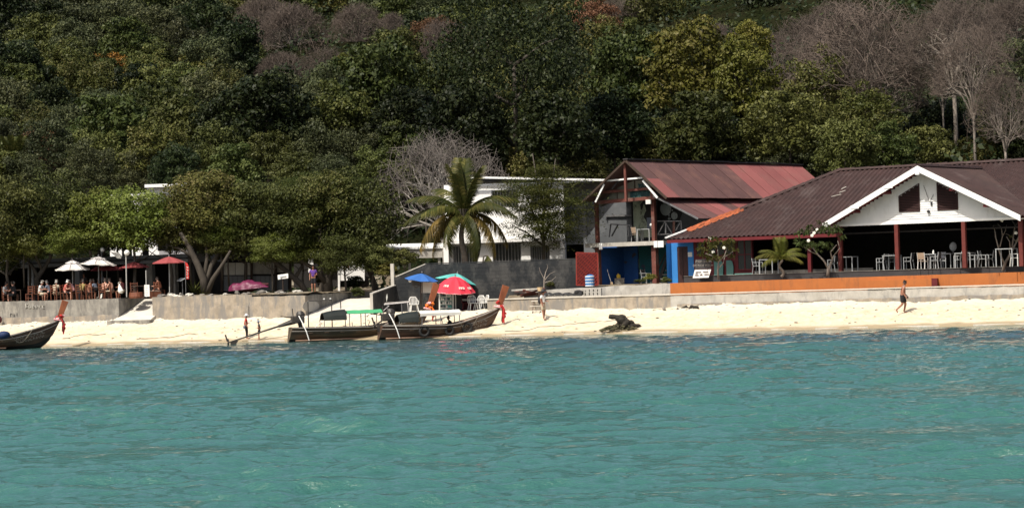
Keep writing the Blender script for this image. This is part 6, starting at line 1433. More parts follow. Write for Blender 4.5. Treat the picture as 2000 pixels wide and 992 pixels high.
# ================================================================ people
def skin_mesh(J, E, name, mat_, sub=2, root=None):
    """one continuous surface grown over a joint graph"""
    keys = list(J); me = bpy.data.meshes.new(name); me.from_pydata([J[k][0] for k in keys], [(keys.index(a), keys.index(b)) for a, b in E], [])
    o = bpy.data.objects.new(name, me); COL.objects.link(o); m = o.modifiers.new('skin', 'SKIN'); m.use_smooth_shade = True
    for i, k in enumerate(keys):
        r_ = J[k][1]; me.skin_vertices[0].data[i].radius = r_ if hasattr(r_, '__len__') else (r_, r_); me.skin_vertices[0].data[i].use_root = (k == (root or keys[0]))
    s = o.modifiers.new('sub', 'SUBSURF'); s.levels = sub; s.render_levels = sub
    dg = bpy.context.evaluated_depsgraph_get(); m2 = bpy.data.meshes.new_from_object(o.evaluated_get(dg)); m2.name = name; m2.materials.clear(); m2.materials.append(mat_)
    bpy.data.objects.remove(o); bpy.data.meshes.remove(me); return m2
def pose(kind):
    if kind == 'walk':
        J = dict(pelvis=((0, 0, .95), (.13, .15)), waist=((.02, 0, 1.12), (.12, .14)), chest=((.05, 0, 1.33), (.14, .17)), neck0=((.07, 0, 1.47), .065), neck1=((.10, 0, 1.53), .055), jaw=((.125, 0, 1.585), (.07, .062)), head=((.125, 0, 1.65), (.098, .08)), crown=((.11, 0, 1.72), (.06, .055)), nose=((.215, 0, 1.63), .014),
                 shl=((.05, .17, 1.41), .062), ell=((.03, .23, 1.13), .045), wrl=((.20, .22, .92), .03), shr=((.05, -.17, 1.41), .062), elr=((.00, -.23, 1.13), .045), wrr=((.13, -.24, .89), .03),
                 hipl=((.02, .09, .88), .088), knl=((.12, .10, .5), .06), anl=((.04, .10, .09), .038), tol=((.2, .11, .035), .03), hipr=((-.01, -.09, .88), .088), knr=((-.02, -.10, .5), .06), anr=((-.30, -.10, .20), .038), tor=((-.24, -.10, .05), .028))
    elif kind == 'stand':
        J = dict(pelvis=((0, 0, .95), (.12, .15)), waist=((.0, 0, 1.12), (.11, .135)), chest=((.02, 0, 1.33), (.125, .165)), neck0=((.02, 0, 1.47), .06), neck1=((.04, 0, 1.53), .052), jaw=((.07, 0, 1.585), (.07, .06)), head=((.07, 0, 1.65), (.095, .078)), crown=((.05, 0, 1.72), (.06, .055)), nose=((.16, 0, 1.63), .014),
                 shl=((.02, .165, 1.41), .055), ell=((.03, .22, 1.14), .04), wrl=((.20, .15, 1.12), .028), shr=((.02, -.165, 1.41), .055), elr=((.02, -.22, 1.14), .04), wrr=((.12, -.22, .92), .028),
                 hipl=((.02, .085, .88), .085), knl=((.06, .09, .5), .058), anl=((-.02, .09, .09), .037), tol=((.13, .10, .035), .03), hipr=((0, -.085, .88), .085), knr=((.06, -.09, .5), .058), anr=((.10, -.09, .09), .037), tor=((.25, -.1, .035), .03))
    else:
        J = dict(pelvis=((0, 0, .55), (.13, .16)), waist=((.04, 0, .72), (.12, .14)), chest=((.10, 0, .93), (.13, .17)), neck0=((.13, 0, 1.07), .06), neck1=((.17, 0, 1.13), .052), jaw=((.21, 0, 1.18), (.07, .06)), head=((.20, 0, 1.25), (.096, .078)), crown=((.18, 0, 1.32), (.06, .055)), nose=((.30, 0, 1.23), .014),
                 shl=((.10, .17, 1.01), .058), ell=((.22, .23, .78), .042), wrl=((.42, .16, .80), .03), shr=((.10, -.17, 1.01), .058), elr=((.20, -.23, .78), .042), wrr=((.40, -.15, .82), .03),
                 hipl=((.08, .10, .53), .09), knl=((.46, .13, .53), .062), anl=((.42, .13, .09), .038), tol=((.56, .14, .035), .03), hipr=((.08, -.10, .53), .09), knr=((.46, -.13, .53), .062), anr=((.40, -.13, .09), .038), tor=((.54, -.14, .035), .03))
    return J
BE = [('pelvis', 'waist'), ('waist', 'chest'), ('chest', 'neck0'), ('neck0', 'neck1'), ('neck1', 'jaw'), ('jaw', 'head'), ('head', 'crown'), ('head', 'nose'), ('chest', 'shl'), ('shl', 'ell'), ('ell', 'wrl'), ('chest', 'shr'), ('shr', 'elr'), ('elr', 'wrr'), ('pelvis', 'hipl'), ('hipl', 'knl'), ('knl', 'anl'), ('anl', 'tol'), ('pelvis', 'hipr'), ('hipr', 'knr'), ('knr', 'anr'), ('anr', 'tor')]
def with_hands(J, E):
    J = dict(J); E = list(E)
    for s, el, wr in (('l', 'ell', 'wrl'), ('r', 'elr', 'wrr')):
        w = Vector(J[wr][0]); d = (w-Vector(J[el][0])).normalized(); sd = d.cross(Vector((0, 0, 1))).normalized() if abs(d.z) < .9 else Vector((1, 0, 0)); cl = d.cross(sd).normalized()
        pm_ = w+d*.06; J['palm'+s] = (tuple(pm_), (.034, .02)); E.append((wr, 'palm'+s))
        for i, (o_, L_) in enumerate(((-.028, .062), (-.010, .072), (.009, .068), (.026, .052))):
            a = pm_+d*.035+sd*o_; b = a+d*L_*.5+cl*.008; c = b+d*L_*.4+cl*.022
            for nm, p, r_ in (('a', a, .010), ('b', b, .009), ('c', c, .007)): J['f%s%d%s' % (s, i, nm)] = (tuple(p), r_)
            E += [('palm'+s, 'f%s%da' % (s, i)), ('f%s%da' % (s, i), 'f%s%db' % (s, i)), ('f%s%db' % (s, i), 'f%s%dc' % (s, i))]
        a = w+d*.03-sd*.035; b = a+d*.035-sd*.018; J['t%sa' % s] = (tuple(a), .011); J['t%sb' % s] = (tuple(b), .008); E += [(wr, 't%sa' % s), ('t%sa' % s, 't%sb' % s)]
    return J, E
def sub(J, keys, grow, cut=None):
    out = {}
    for k in keys:
        r_ = J[k][1]; out[k] = (J[k][0], tuple(x+grow for x in r_) if hasattr(r_, '__len__') else r_+grow)
    for a, b, f, nk in (cut or []):
        p = Vector(J[a][0]).lerp(Vector(J[b][0]), f); ra = J[a][1] if not hasattr(J[a][1], '__len__') else J[a][1][0]; rb = J[b][1] if not hasattr(J[b][1], '__len__') else J[b][1][0]
        out[nk] = (tuple(p), ra+(rb-ra)*f+grow+.012)
    return out
PM = {}
def pmesh(kind, part, mat_):
    key = (kind, part, mat_.name)
    if key in PM: return PM[key]
    J = pose(kind)
    if part == 'body':
        J2, E2 = with_hands(J, BE) if kind != 'sit' else with_hands(J, BE); me = skin_mesh(J2, E2, 'body', mat_, 2, 'pelvis')
    elif part == 'shirt':
        S = sub(J, ('waist', 'chest', 'shl', 'shr'), .018, [('pelvis', 'waist', .2, 'hem'), ('shl', 'ell', .6, 'sll'), ('shr', 'elr', .6, 'slr')]); S['hem'] = (S['hem'][0], (.15, .165)); S['col'] = (J['neck0'][0], .068)
        me = skin_mesh(S, [('hem', 'waist'), ('waist', 'chest'), ('chest', 'col'), ('chest', 'shl'), ('shl', 'sll'), ('chest', 'shr'), ('shr', 'slr')], 'shirt', mat_, 2, 'chest')
    elif part in ('shorts', 'trousers'):
        f = .85 if part == 'shorts' else 1.0
        S = sub(J, ('pelvis', 'hipl', 'hipr'), .022, [('hipl', 'knl', f, 'kl'), ('hipr', 'knr', f, 'kr'), ('pelvis', 'waist', .45, 'top')]); S['top'] = (S['top'][0], (.135, .15)); E = [('pelvis', 'top'), ('pelvis', 'hipl'), ('hipl', 'kl'), ('pelvis', 'hipr'), ('hipr', 'kr')]
        if part == 'trousers': S.update(sub(J, (), 0, [('knl', 'anl', .85, 'al'), ('knr', 'anr', .85, 'ar')])); E += [('kl', 'al'), ('kr', 'ar')]
        me = skin_mesh(S, E, part, mat_, 2, 'pelvis')
    elif part == 'hair':
        h = Vector(J['head'][0]); S = dict(a=(tuple(h+Vector((-.03, 0, -.03))), (.075, .07)), b=(tuple(h+Vector((-.025, 0, .04))), (.088, .082)), c=(tuple(h+Vector((.0, 0, .085))), (.062, .06))); me = skin_mesh(S, [('a', 'b'), ('b', 'c')], 'hair', mat_, 2, 'b')
    PM[key] = me; return me
def person(label, kind, p, rz, H=1.72, skin=M['skin'], hair=M['hair'], shirt=None, lower=('shorts', M['black_shorts']), hat=None):
    t = thing('person', label, 'person', (0, 0, 0)); parts = [('body', skin)]
    if hair: parts.append(('hair', hair))
    if shirt: parts.append(('shirt', shirt))
    if lower: parts.append(lower)
    for pt, m in parts: link(pt, pmesh(kind, pt, m), t)
    h = Vector(pose(kind)['head'][0])
    if hat: 
        mb = MB().lathe(h+Vector((-.01, 0, .05)), [(.24, -.03), (.13, .01), (.105, .02), (.095, .10), (.06, .125), (.01, .13)], 14); mb.build('hat', hat, t, smooth=True)
    s = H/1.75; t.scale = (s, s, s); t.location = p; t.rotation_euler = (0, 0, rz); return t
def sandp(px, py):
    # point on the beach under the sight line
    d = ray(px, py); lo, hi = 100.0, 150.0
    for _ in range(40):
        m_ = (lo+hi)/2; p = C0+d*(m_/d.y)
        if p.z > ground_at(p.x, p.y): lo = m_
        else: hi = m_
    p = C0+d*(lo/d.y); return p
pw = sandp(1764, 612); man = person('shirtless man in black shorts walking right along the beach', 'walk', tuple(pw), R(-8), 1.68); man.scale = (1.15, 1.2, .96)
o = MB().ball((.27, .24, .80), .035, .02, .06, 6, 4).build('flip_flop', M['black_shorts'], None); o.name = 'held_sandals'; tag(o, 'dark sandals dangling from the hand of the shirtless man', 'sandals'); o.location = pw
pw = sandp(1061, 625); wm = person('person with white shirt, dark backpack and cap walking below the ladder', 'stand', tuple(pw), R(-35), 1.62, M['skin'], M['hair'], M['white_shirt'], ('shorts', M['beige']), M['ink'])
bk = Vector(pw); q = MB(); q.ball((-.20, .02, 1.16), .12, .15, .24, 8, 6, .08); o = q.build('backpack', M['ink'], None); tag(o, 'dark backpack on the person walking below the ladder', 'backpack'); o.location = pw; o.rotation_euler = (0, 0, R(-35)); o.scale = (.93,)*3
t = thing('basket', 'tan basket standing on the timber behind the walking person with backpack', 'basket', tuple(ledge(1055, 563, .6))); b_ = ledge(1055, 565, .6); MB().lathe(b_, [(.13, -.1), (.17, .10), (.18, .12)], 12).build('basket_body', M['straw'], t); MB().bar(b_+Vector((-.05, 0, -.6)), b_+Vector((0, 0, -.1)), .22, .2).build('stand', M['dark_wood'], t)
pw = sandp(481, 662); person('person in red top and pale hat standing at the water edge, hands together', 'stand', tuple(pw), R(0), 1.36, M['skin'], M['hair'], M['red_cloth'], ('trousers', M['black_shorts']), M['white_shirt'])
o = MB().path([(-.08, -.26, 1.0), (-.09, -.27, .9), (-.08, -.28, .75)], [.03, .09, .07], 7).build('bag', M['blue_cotton'], None); tag(o, 'small pale bag hanging at the side of the red topped person', 'bag'); o.location = pw; o.scale = (.78,)*3
pw = sandp(507, 664); person('child in dark clothes and pale sun hat beside the red topped person', 'stand', tuple(pw), R(180), 1.06, M['skin'], M['hair'], M['ink'], ('shorts', M['black_shorts']), M['blue_cotton'])
pb3 = (boat3.location.x+3.9*math.cos(R(13)), boat3.location.y+3.9*math.sin(R(13)), -.10); person('dark figure sitting in the nearest boat under the white canopy', 'sit', pb3, R(200), 1.6, M['skin'], M['hair'], M['ink'])
SP = [('diner in pale grey shirt at the left frame edge', 8, 1.2, 0, 'white_shirt', 'hair'), ('diner in white cap looking down, second from the left edge', 21, 1.7, 20, 'ink', 'grey_hair'), ('dark clothed diner with raised arm in the leftmost group', 29, .9, 170, 'black_shorts', 'hair'), ('grey haired diner in white shirt leaning forward', 78, .9, 0, 'white_shirt', 'grey_hair'),
      ('diner in pale blue shirt behind the square backed chair', 97, 1.6, 180, 'blue_cotton', 'grey_hair'), ('grey haired diner facing the sea with back to the square chair', 108, 1.1, 90, 'beige', 'grey_hair'), ('diner in salmon shirt and cap, sideways on red chair', 127, .9, 10, 'salmon', 'white_shirt'), ('diner in patterned rose shirt right of the salmon shirt', 143, 1.3, 185, 'pink_cloth', 'hair'),
      ('diner in ochre shirt, back turned, near the parasol pole', 160, 1.0, 90, 'ochre', 'hair'), ('bare armed diner with elbow raised between the parasols', 172, 1.2, 30, 'skin', 'hair'), ('diner in light blue shirt under the larger white parasol', 188, 1.5, 180, 'blue_cotton', 'hair'), ('diner with tan back beyond the second pole', 203, 1.1, 90, 'skin2', 'hair'), ('shirtless tan diner in front of the yellowish chair', 219, 1.1, 170, 'skin2', 'hair'),
      ('shaded diner in dark red deep behind the lamp post', 240, 2.6, 160, 'wine_cloth', 'hair'), ('shaded diner in brown beyond the white board', 313, 1.9, 175, 'red_wood', 'hair')]
for lb, px, v, az, sh, hr_ in SP:
    p = ter(px, v); person(lb, 'sit', (p[0], p[1], zT-.08), R(az)+FW.rz(), 1.68, M['skin2'] if px % 2 else M['skin'], M[hr_], M[sh] if sh not in ('skin', 'skin2') else None, ('shorts', M['black_shorts' if px % 3 else 'beige']))
for lb, px, v, sh in (('standing figure in pale shirt in the shade behind the second parasol', 198, 4.2, 'blue_cotton'), ('standing figure in dark clothes in the shade under the first parasol', 165, 4.6, 'ink'), ('person in violet shirt standing among the dark trunks', 613, 3.6, 'purple')):
    p = ter(px, v); person(lb, 'stand', (p[0], p[1], zT), R(-90), 1.62, M['skin'], M['hair'], M[sh])
# left frame edge: red fender and post things
t = thing('buoy', 'dark red buoy hanging on the sea wall at the left frame edge', 'buoy', tuple(FW.hit(0, 625, -.3))); MB().ball(FW.hit(0, 624, -.3), .12, .12, .2, 10, 8).build('float', M['wine_cloth'], t, smooth=True); MB().tube(FW.hit(0, 620, -.3), FW.hit(0, 595, -.1), .012, n=4).build('line', M['rope'], t)
# worn white graffiti on the left sea wall and marks on the grey one
m_ = MB(); rr = random.Random(31)
gw = mat('worn_white_paint', (.50, .48, .43), (.40, .38, .34), 6, .9)
def glyphs(mb, word, x, y, sz, v, F=FW):
    G = dict(B=[(0, 0, 0, 1), (0, 0, .6, .2), (.6, .2, 0, .5), (0, .5, .6, .75), (.6, .75, 0, 1)], o=[(0, .5, .5, .5), (.5, .5, .5, 1), (.5, 1, 0, 1), (0, 1, 0, .5)], e=[(0, .75, .5, .75), (.5, .75, .5, .5), (.5, .5, 0, .5), (0, .5, 0, 1), (0, 1, .5, 1)], c=[(.5, .5, 0, .5), (0, .5, 0, 1), (0, 1, .5, 1)], n=[(0, .5, 0, 1), (0, .5, .5, .5), (.5, .5, .5, 1)], r=[(0, .5, 0, 1), (0, .6, .4, .5)], l=[(0, 0, 0, 1)], P=[(0, 0, 0, 1), (0, 0, .6, .1), (.6, .1, .6, .4), (.6, .4, 0, .5)], t=[(.2, .1, .2, 1), (0, .45, .45, .45)])
    for ch in word:
        for (a, b, c, d) in G.get(ch, []): mb.bar(F.hit(x+a*sz, y+b*sz*1.3, v), F.hit(x+c*sz, y+d*sz*1.3, v), .045, .012)
        x += sz*.95
    return mb
sw0 = bpy.data.objects['sea_wall']; glyphs(m_, 'Boeerc', 50, 592, 7, -.035); m_.build('graffiti', gw, sw0)
m_ = MB(); 
for pts in (((20, 612), (20.5, 619)), ((27, 612), (27.5, 619)), ((33, 611), (33, 617)), ((20, 612), (24, 613))): m_.bar(FW.hit(*pts[0], -.035), FW.hit(*pts[1], -.035), .03, .012)
m_.build('graffiti', M['ink'], sw0)
# ================================================================ vegetation
NR = np.random.RandomState(11)
def leaf_quads(C, N, size, droop=.0, aspect=.55, rs=NR):
    """one folded four-corner leaf (two triangles) per centre C with normal N"""
    n = len(C); N = N/np.linalg.norm(N, axis=1, keepdims=True)
    T = rs.normal(size=(n, 3)); T -= (T*N).sum(1, keepdims=True)*N; T /= np.linalg.norm(T, axis=1, keepdims=True)
    T[:, 2] -= droop; T /= np.linalg.norm(T, axis=1, keepdims=True)
    B = np.cross(N, T); B /= np.linalg.norm(B, axis=1, keepdims=True)
    s = (size*rs.uniform(.6, 1.35, n))[:, None]
    p0 = C-T*s*.5; p1 = C+B*s*aspect*.5-N*s*.08; p2 = C+T*s*.5; p3 = C-B*s*aspect*.5-N*s*.08
    V = np.stack([p0, p1, p2, p3], 1).reshape(-1, 3); i = np.arange(n)[:, None]*4
    return V, np.concatenate([i+0, i+1, i+2, i+3], 1)
def crown_mesh(name, mat_, clumps=72, per=210, leaf=.075, seed=1, flat=1.0, cr=(.14, .25), low=-.6, spread=(.5, .92), droop=.3, up=.35, fill=.12, aspect=.55):
    rs = np.random.RandomState(seed); V = []; F = []; k = 0
    D = []
    while len(D) < clumps:
        d = rs.normal(size=3); d /= np.linalg.norm(d)
        if d[2] < low: continue
        if all(np.dot(d, e) < .86 for e in D) or rs.rand() < .25: D.append(d)
    for d in D:
        c = d*rs.uniform(*spread)*np.array([1, 1, flat]); r = rs.uniform(*cr); n = int(per*(r/.28)**2)
        q = rs.normal(size=(n, 3)); q /= np.linalg.norm(q, axis=1, keepdims=True)
        q[:, 2] = np.abs(q[:, 2])*np.where(rs.rand(n) < .75, 1, -.7)
        rad = r*(1-.25*rs.rand(n)**2)*(1+.18*np.sin(q[:, 0]*7+q[:, 1]*5+seed))
        P = c+q*rad[:, None]*np.array([1, 1, .72])
        N = q*.8+np.array([0, 0, up])+rs.normal(size=(n, 3))*.45
        v, f = leaf_quads(P, N, leaf, droop, aspect, rs); V.append(v); F.append(f+k); k += len(v)
    n = int(clumps*per*fill); q = rs.normal(size=(n, 3)); q /= np.linalg.norm(q, axis=1, keepdims=True); P = q*(rs.rand(n, 1)**.4)*.75*np.array([1, 1, flat])
    P = P[P[:, 2] > low*.8]
    v, f = leaf_quads(P, rs.normal(size=P.shape)+np.array([0, 0, .4]), leaf, droop, aspect, rs); V.append(v); F.append(f+k)
    return npmesh(name, np.concatenate(V), np.concatenate(F), mat_)
def limb_mesh(name, mat_, seed=1, n=6, top=.75, r0=.05, lean=.0):
    """unit tree: trunk from z = -1 (scaled) up into the crown with limbs"""
    rr = random.Random(seed); mb = MB(); x = y = 0; pts = [(0, 0, -3.0)]
    for i in range(1, 5): x += rr.uniform(-.05, .05)+lean*.1; y += rr.uniform(-.05, .05); pts.append((x, y, -1.9+i*.45))
    mb.path(pts, [r0*(1-.14*i) for i in range(5)], 6)
    for k in range(n):
        a = 2*math.pi*k/n+rr.uniform(-.4, .4); b = Vector(pts[rr.randint(2, 4)]); L_ = rr.uniform(.5, .75); p = [b]
        for j in range(1, 4): p.append(b+Vector((math.cos(a)*L_*j/3, math.sin(a)*L_*j/3, (j/3)**1.2*L_*rr.uniform(.5, .8))))
        mb.path(p, [r0*.55, r0*.4, r0*.26, r0*.1], 5)
    return mb.mesh(name, mat_, smooth=True)
LM = dict(
    dark=leafmat('dark_green_leaves', (.020, .032, .008), (.042, .056, .013), (.07, .084, .024)),
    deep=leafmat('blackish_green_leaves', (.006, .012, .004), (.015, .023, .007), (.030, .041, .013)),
    mid=leafmat('mid_green_leaves', (.030, .040, .010), (.055, .066, .016), (.11, .125, .04)),
    hazy=leafmat('dull_hill_green_leaves', (.024, .032, .014), (.046, .055, .022), (.08, .09, .04)),
    yellow=leafmat('yellow_green_leaves', (.055, .066, .010), (.10, .11, .017), (.17, .17, .045)),
    olive=leafmat('olive_leaves', (.036, .046, .011), (.070, .076, .018), (.11, .105, .035)),
    orange=leafmat('orange_brown_leaves', (.12, .062, .014), (.19, .095, .018), (.25, .14, .03)),
    russet=leafmat('russet_leaves', (.075, .042, .022), (.11, .058, .027), (.15, .08, .04)),
    bright=leafmat('bright_shore_leaves', (.046, .064, .010), (.085, .11, .018), (.14, .165, .045)),
)
crowns = {}
def crown(kind, var):
    key = (kind, var)
    if key not in crowns:
        P = dict(dark=dict(leaf=.085, per=210), deep=dict(leaf=.08, per=220), mid=dict(leaf=.08, per=210), hazy=dict(leaf=.065, per=230, clumps=80), yellow=dict(leaf=.08, per=210), olive=dict(leaf=.07, per=210), orange=dict(leaf=.065, per=180, flat=.8), russet=dict(leaf=.06, per=190), bright=dict(leaf=.08, per=210))[kind]
        crowns[key] = crown_mesh(kind+'_crown', LM[kind], seed=sum(map(ord, kind))+var*17, **P)
    return crowns[key]
limbs = {v: limb_mesh('limbs', M['bark'], v, 6) for v in range(3)}
limbs_p = {v: limb_mesh('limbs', M['bark_pale'], v+5, 7) for v in range(2)}
def tree(label, kind, px, py, r_px, Y, rz=None, var=None, name='forest_tree', cat='tree', group=None, rr=rnd, pale=False, mesh=None):
    """crown centre at the sight line (px, py) at depth Y, crown radius r_px of the picture"""
    c = at(px, py, Y); s = r_px*Y/FOC*(1.22 if mesh is None else 1.1); sz = s*(rz or rr.uniform(.95, 1.25)); gz = ground_at(c.x, c.y)
    t = thing(name, label, cat, (c.x, c.y, gz-.2), group)
    v = rr.randrange(3) if var is None else var
    o = link('crown', mesh or crown(kind, v), t); o.location = (0, 0, c.z-gz+.2); o.scale = (s, s, sz); o.rotation_euler = (0, 0, rr.uniform(0, 6.28))
    o = link('trunk', (limbs_p if pale else limbs)[v % (2 if pale else 3)], t); o.location = (0, 0, c.z-gz+.2); o.scale = (s*.9, s*.9, sz*.85); o.rotation_euler = (0, 0, rr.uniform(0, 6.28))
    return t
# leafless trees: branches down to twigs
def bare_meshes(seed, h0=.32, r0=.022, counts=(6, 4, 4, 5, 4), sig=(.0, .42, .34, .28, .26), twigr=.0011, low=.05, vert=1.0):
    """domed leafless tree of unit height: limbs fork again and again towards the shell of the dome"""
    rr = random.Random(seed); big = MB(); tw = MB(); fr = (.30, .52, .72, .88, 1.0)
    z0 = h0; bend = Vector((rr.uniform(-.03, .03), rr.uniform(-.03, .03), 0))
    big.path([(0, 0, 0), bend+Vector((0, 0, z0*.5)), Vector((0, 0, z0))], [r0*1.25, r0, r0*.85], 6)
    def P(d, f): return Vector((d.x*f*.5, d.y*f*.5, z0+(1-z0)*f*max(d.z, -.15)*vert))
    def grow(p, d, lev, pd):
        e = P(d, fr[lev]*rr.uniform(.88, 1.06)); m = p.lerp(e, .5)+pd*(e-p).length*.09+Vector((rr.uniform(-1, 1), rr.uniform(-1, 1), rr.uniform(-1, 1)))*.007
        ra = max(twigr, r0*(.62, .36, .2, .10, .06)[lev]); rb = max(twigr*.8, r0*(.40, .22, .11, .06, .04)[lev])
        (big if lev < 3 else tw).path([p, m, e], [ra, (ra+rb)/2, rb], 5 if lev < 2 else 3, cap=False)
        if lev+1 >= len(counts): return
        for k in range(counts[lev+1]):
            s = sig[lev+1]; nd = (d+Vector((rr.gauss(0, s), rr.gauss(0, s), rr.gauss(0, s*.8))))
            if nd.z < low-.1: nd.z = low-.1+rr.random()*.15
            q = p.lerp(m, .0) if False else m.lerp(e, rr.uniform(.0, 1.0)) if k else e
            grow(q, nd.normalized(), lev+1, (e-m).normalized())
    for k in range(counts[0]):
        a = 2*math.pi*k/counts[0]+rr.uniform(-.4, .4); el = rr.uniform(.25, 1.35)
        grow(Vector((0, 0, z0*rr.uniform(.75, 1))), Vector((math.cos(a)*math.cos(el), math.sin(a)*math.cos(el), math.sin(el))), 0, Vector((0, 0, 1)))
    return big, tw
bare_lib = {}
def bare_tree(label, px, py0, py1, Y, kind=0, wid=1.0, name='bare_tree', group=None, mat_b=None, mat_t=None, **kw):
    """foot at (px, py0), top at (px, py1)"""
    key = (kind, tuple(sorted(kw.items())), mat_b)
    if key not in bare_lib:
        b, t = bare_meshes(kind*13+3, **kw)
        zs = max(v[2] for v in t.v)
        b.v = [(x/zs, y/zs, z/zs) for x, y, z in b.v]; t.v = [(x/zs, y/zs, z/zs) for x, y, z in t.v]
        bare_lib[key] = (b.mesh('bare_limbs', mat_b or M['bark_pale'], smooth=True), t.mesh('bare_twigs', mat_t or M['twig']))
    a = at(px, py0, Y); top = at(px, py1, Y); gz = min(ground_at(a.x, a.y), a.z) if py0 else ground_at(a.x, a.y); H = top.z-gz
    t = thing(name, label, 'tree', (a.x, a.y, gz-.1), group); bm_, tm_ = bare_lib[key]
    rz = rnd.uniform(0, 6.28)
    for n_, me in (('trunk', bm_), ('twigs', tm_)):
        o = link(n_, me, t); o.scale = (H*wid, H*wid, H); o.rotation_euler = (0, 0, rz)
    return t

# --- hillside and wood, back to front: (label, kind, px, py, r, Y)
FT = [
 ('blackish green tree crown in the top left corner of the hillside', 'deep', 30, 20, 75, 290),
 ('dark spreading tree below the top left corner, its crown nearly black', 'deep', 15, 110, 55, 262),
 ('dull green rounded tree second from the left along the top edge', 'hazy', 150, 25, 60, 288),
 ('grey green bushy tree with pale leaf glints, upper left hillside', 'hazy', 130, 70, 60, 270),
 ('mid green domed tree on the upper left hillside above the orange crown', 'mid', 265, 40, 60, 285),
 ('small orange crowned tree highest on the left hillside', 'orange', 150, 108, 34, 252),
 ('wide orange brown tree right of the small orange one on the left hillside', 'orange', 215, 145, 42, 244),
 ('rusty orange shrubby tree mid left hillside near the brown thicket', 'russet', 385, 118, 40, 258),
 ('dark green oval tree just right of the orange crowns', 'dark', 295, 130, 48, 246),
 ('yellowish green feathery tree on the left hillside edge', 'olive', 60, 165, 55, 246),
 ('hill tree with a broken grey crown at the left frame edge, halfway up', 'hazy', 20, 210, 62, 228),
 ('dull olive tree under the orange crowned trees', 'olive', 180, 200, 55, 226),
 ('broad mid green tree, centre of the left hillside', 'mid', 300, 205, 62, 222),
 ('hazy green tree beneath the top edge, left of the big brown thicket', 'hazy', 400, 55, 60, 282),
 ('dark hill tree between the russet tree and the brown thicket', 'dark', 455, 110, 52, 262),
 ('olive tree standing left of the twin dark round trees', 'olive', 395, 175, 55, 236),
 ('russet leaved tree low on the left behind the shore trees', 'russet', 85, 300, 42, 188),
 ('large glossy dark tree above the left shore trees', 'dark', 215, 275, 85, 186),
 ('dark green tree with glinting leaves left of the round black tree', 'dark', 330, 255, 75, 192),
 ('round black green tree with scalloped crown behind the olive shore trees', 'deep', 525, 230, 85, 184),
 ('smaller blackish tree leaning on the round black tree from the left', 'deep', 440, 265, 60, 186),
 ('dark tree filling the gap below the brown hillside thicket', 'dark', 650, 240, 66, 188),
 ('bright topped green tree left of the giant dark tree', 'mid', 775, 110, 52, 215),
 ('tall leafy green tree with stacked boughs left of the giant dark tree', 'dark', 745, 180, 80, 194),
 ('dark tree directly above the leafless white branched tree', 'deep', 790, 240, 70, 186),
 ('small yellow green bush crown inside the brown thicket', 'yellow', 668, 135, 22, 230),
 ('dense green crown at the top edge left of the giant dark tree', 'hazy', 740, 15, 45, 275),
 ('hazy green crown beside the giant tree, touching the top edge', 'hazy', 850, 22, 48, 268),
 ('russet brown tree squeezed behind the giant tree on its left', 'russet', 852, 80, 50, 240),
 ('dark crown half hidden behind the left flank of the giant tree', 'dark', 855, 160, 52, 205),
 ('orange brown tree right of the giant dark tree near the top', 'russet', 1160, 45, 45, 245),
 ('yellow green tree below the orange brown tree', 'olive', 1180, 90, 45, 232),
 ('green domed tree on the top edge, right of centre', 'mid', 1280, 50, 62, 262),
 ('dark green tree on the top edge above the yellow treetop', 'dark', 1380, 25, 60, 268),
 ('dark crown beside the leafless hill trees at the top edge', 'deep', 1500, 30, 55, 258),
 ('green tree with grey shaded boughs right of the giant dark tree', 'dark', 1225, 160, 80, 196),
 ('dusky tree behind the bar roof, left of the big yellow green tree', 'deep', 1200, 265, 75, 178),
 ('bright yellow green treetop standing above its neighbours', 'yellow', 1465, 95, 42, 200),
 ('big yellow green tree with layered boughs above the faded red roof', 'yellow', 1345, 150, 85, 186),
 ('yellow green tree joining the layered tree on its right', 'yellow', 1455, 175, 68, 184),
 ('dark lower tree just above the faded red bar roof', 'dark', 1370, 262, 78, 174),
 ('olive brown leafy tree behind the dark hipped roof', 'olive', 1600, 200, 72, 180),
 ('broad green tree spilling toward the restaurant ridge', 'mid', 1540, 255, 80, 172),
 ('dense olive green tree left of the pale bare trunks', 'olive', 1690, 235, 62, 174),
 ('leafy green bush tree peeping over the restaurant ridge', 'mid', 1650, 292, 55, 166),
 ('low dark tree behind the restaurant ridge, left part', 'dark', 1740, 300, 50, 168),
 ('dull green tree at the right frame edge behind the pale trunks', 'hazy', 1960, 170, 70, 205),
 ('dark green tree at the right edge above the second roof', 'dark', 1975, 265, 62, 178),
 ('dark understory tree between the two pale trunk groups', 'deep', 1840, 260, 62, 186),
 ('hazy green tree low between the tall bare trees', 'hazy', 1760, 215, 52, 205),
]
for a in FT: tree(*a)
# the giant dark tree
gm = crown_mesh('giant_crown', LM['deep'], clumps=150, per=190, leaf=.042, seed=77, flat=1.15, cr=(.13, .24), low=-.9, spread=(.6, .9))
gt = tree('giant blackish green tree towering over everything at the centre', 'deep', 1005, 110, 158, 172, rz=1.22, var=0, name='giant_tree', mesh=gm)
tree('dark lower bough tree at the foot of the giant tree, behind the white house', 'deep', 1090, 265, 80, 166)
tree('dark tree under the giant crown, behind the coconut palm', 'deep', 900, 270, 85, 168)
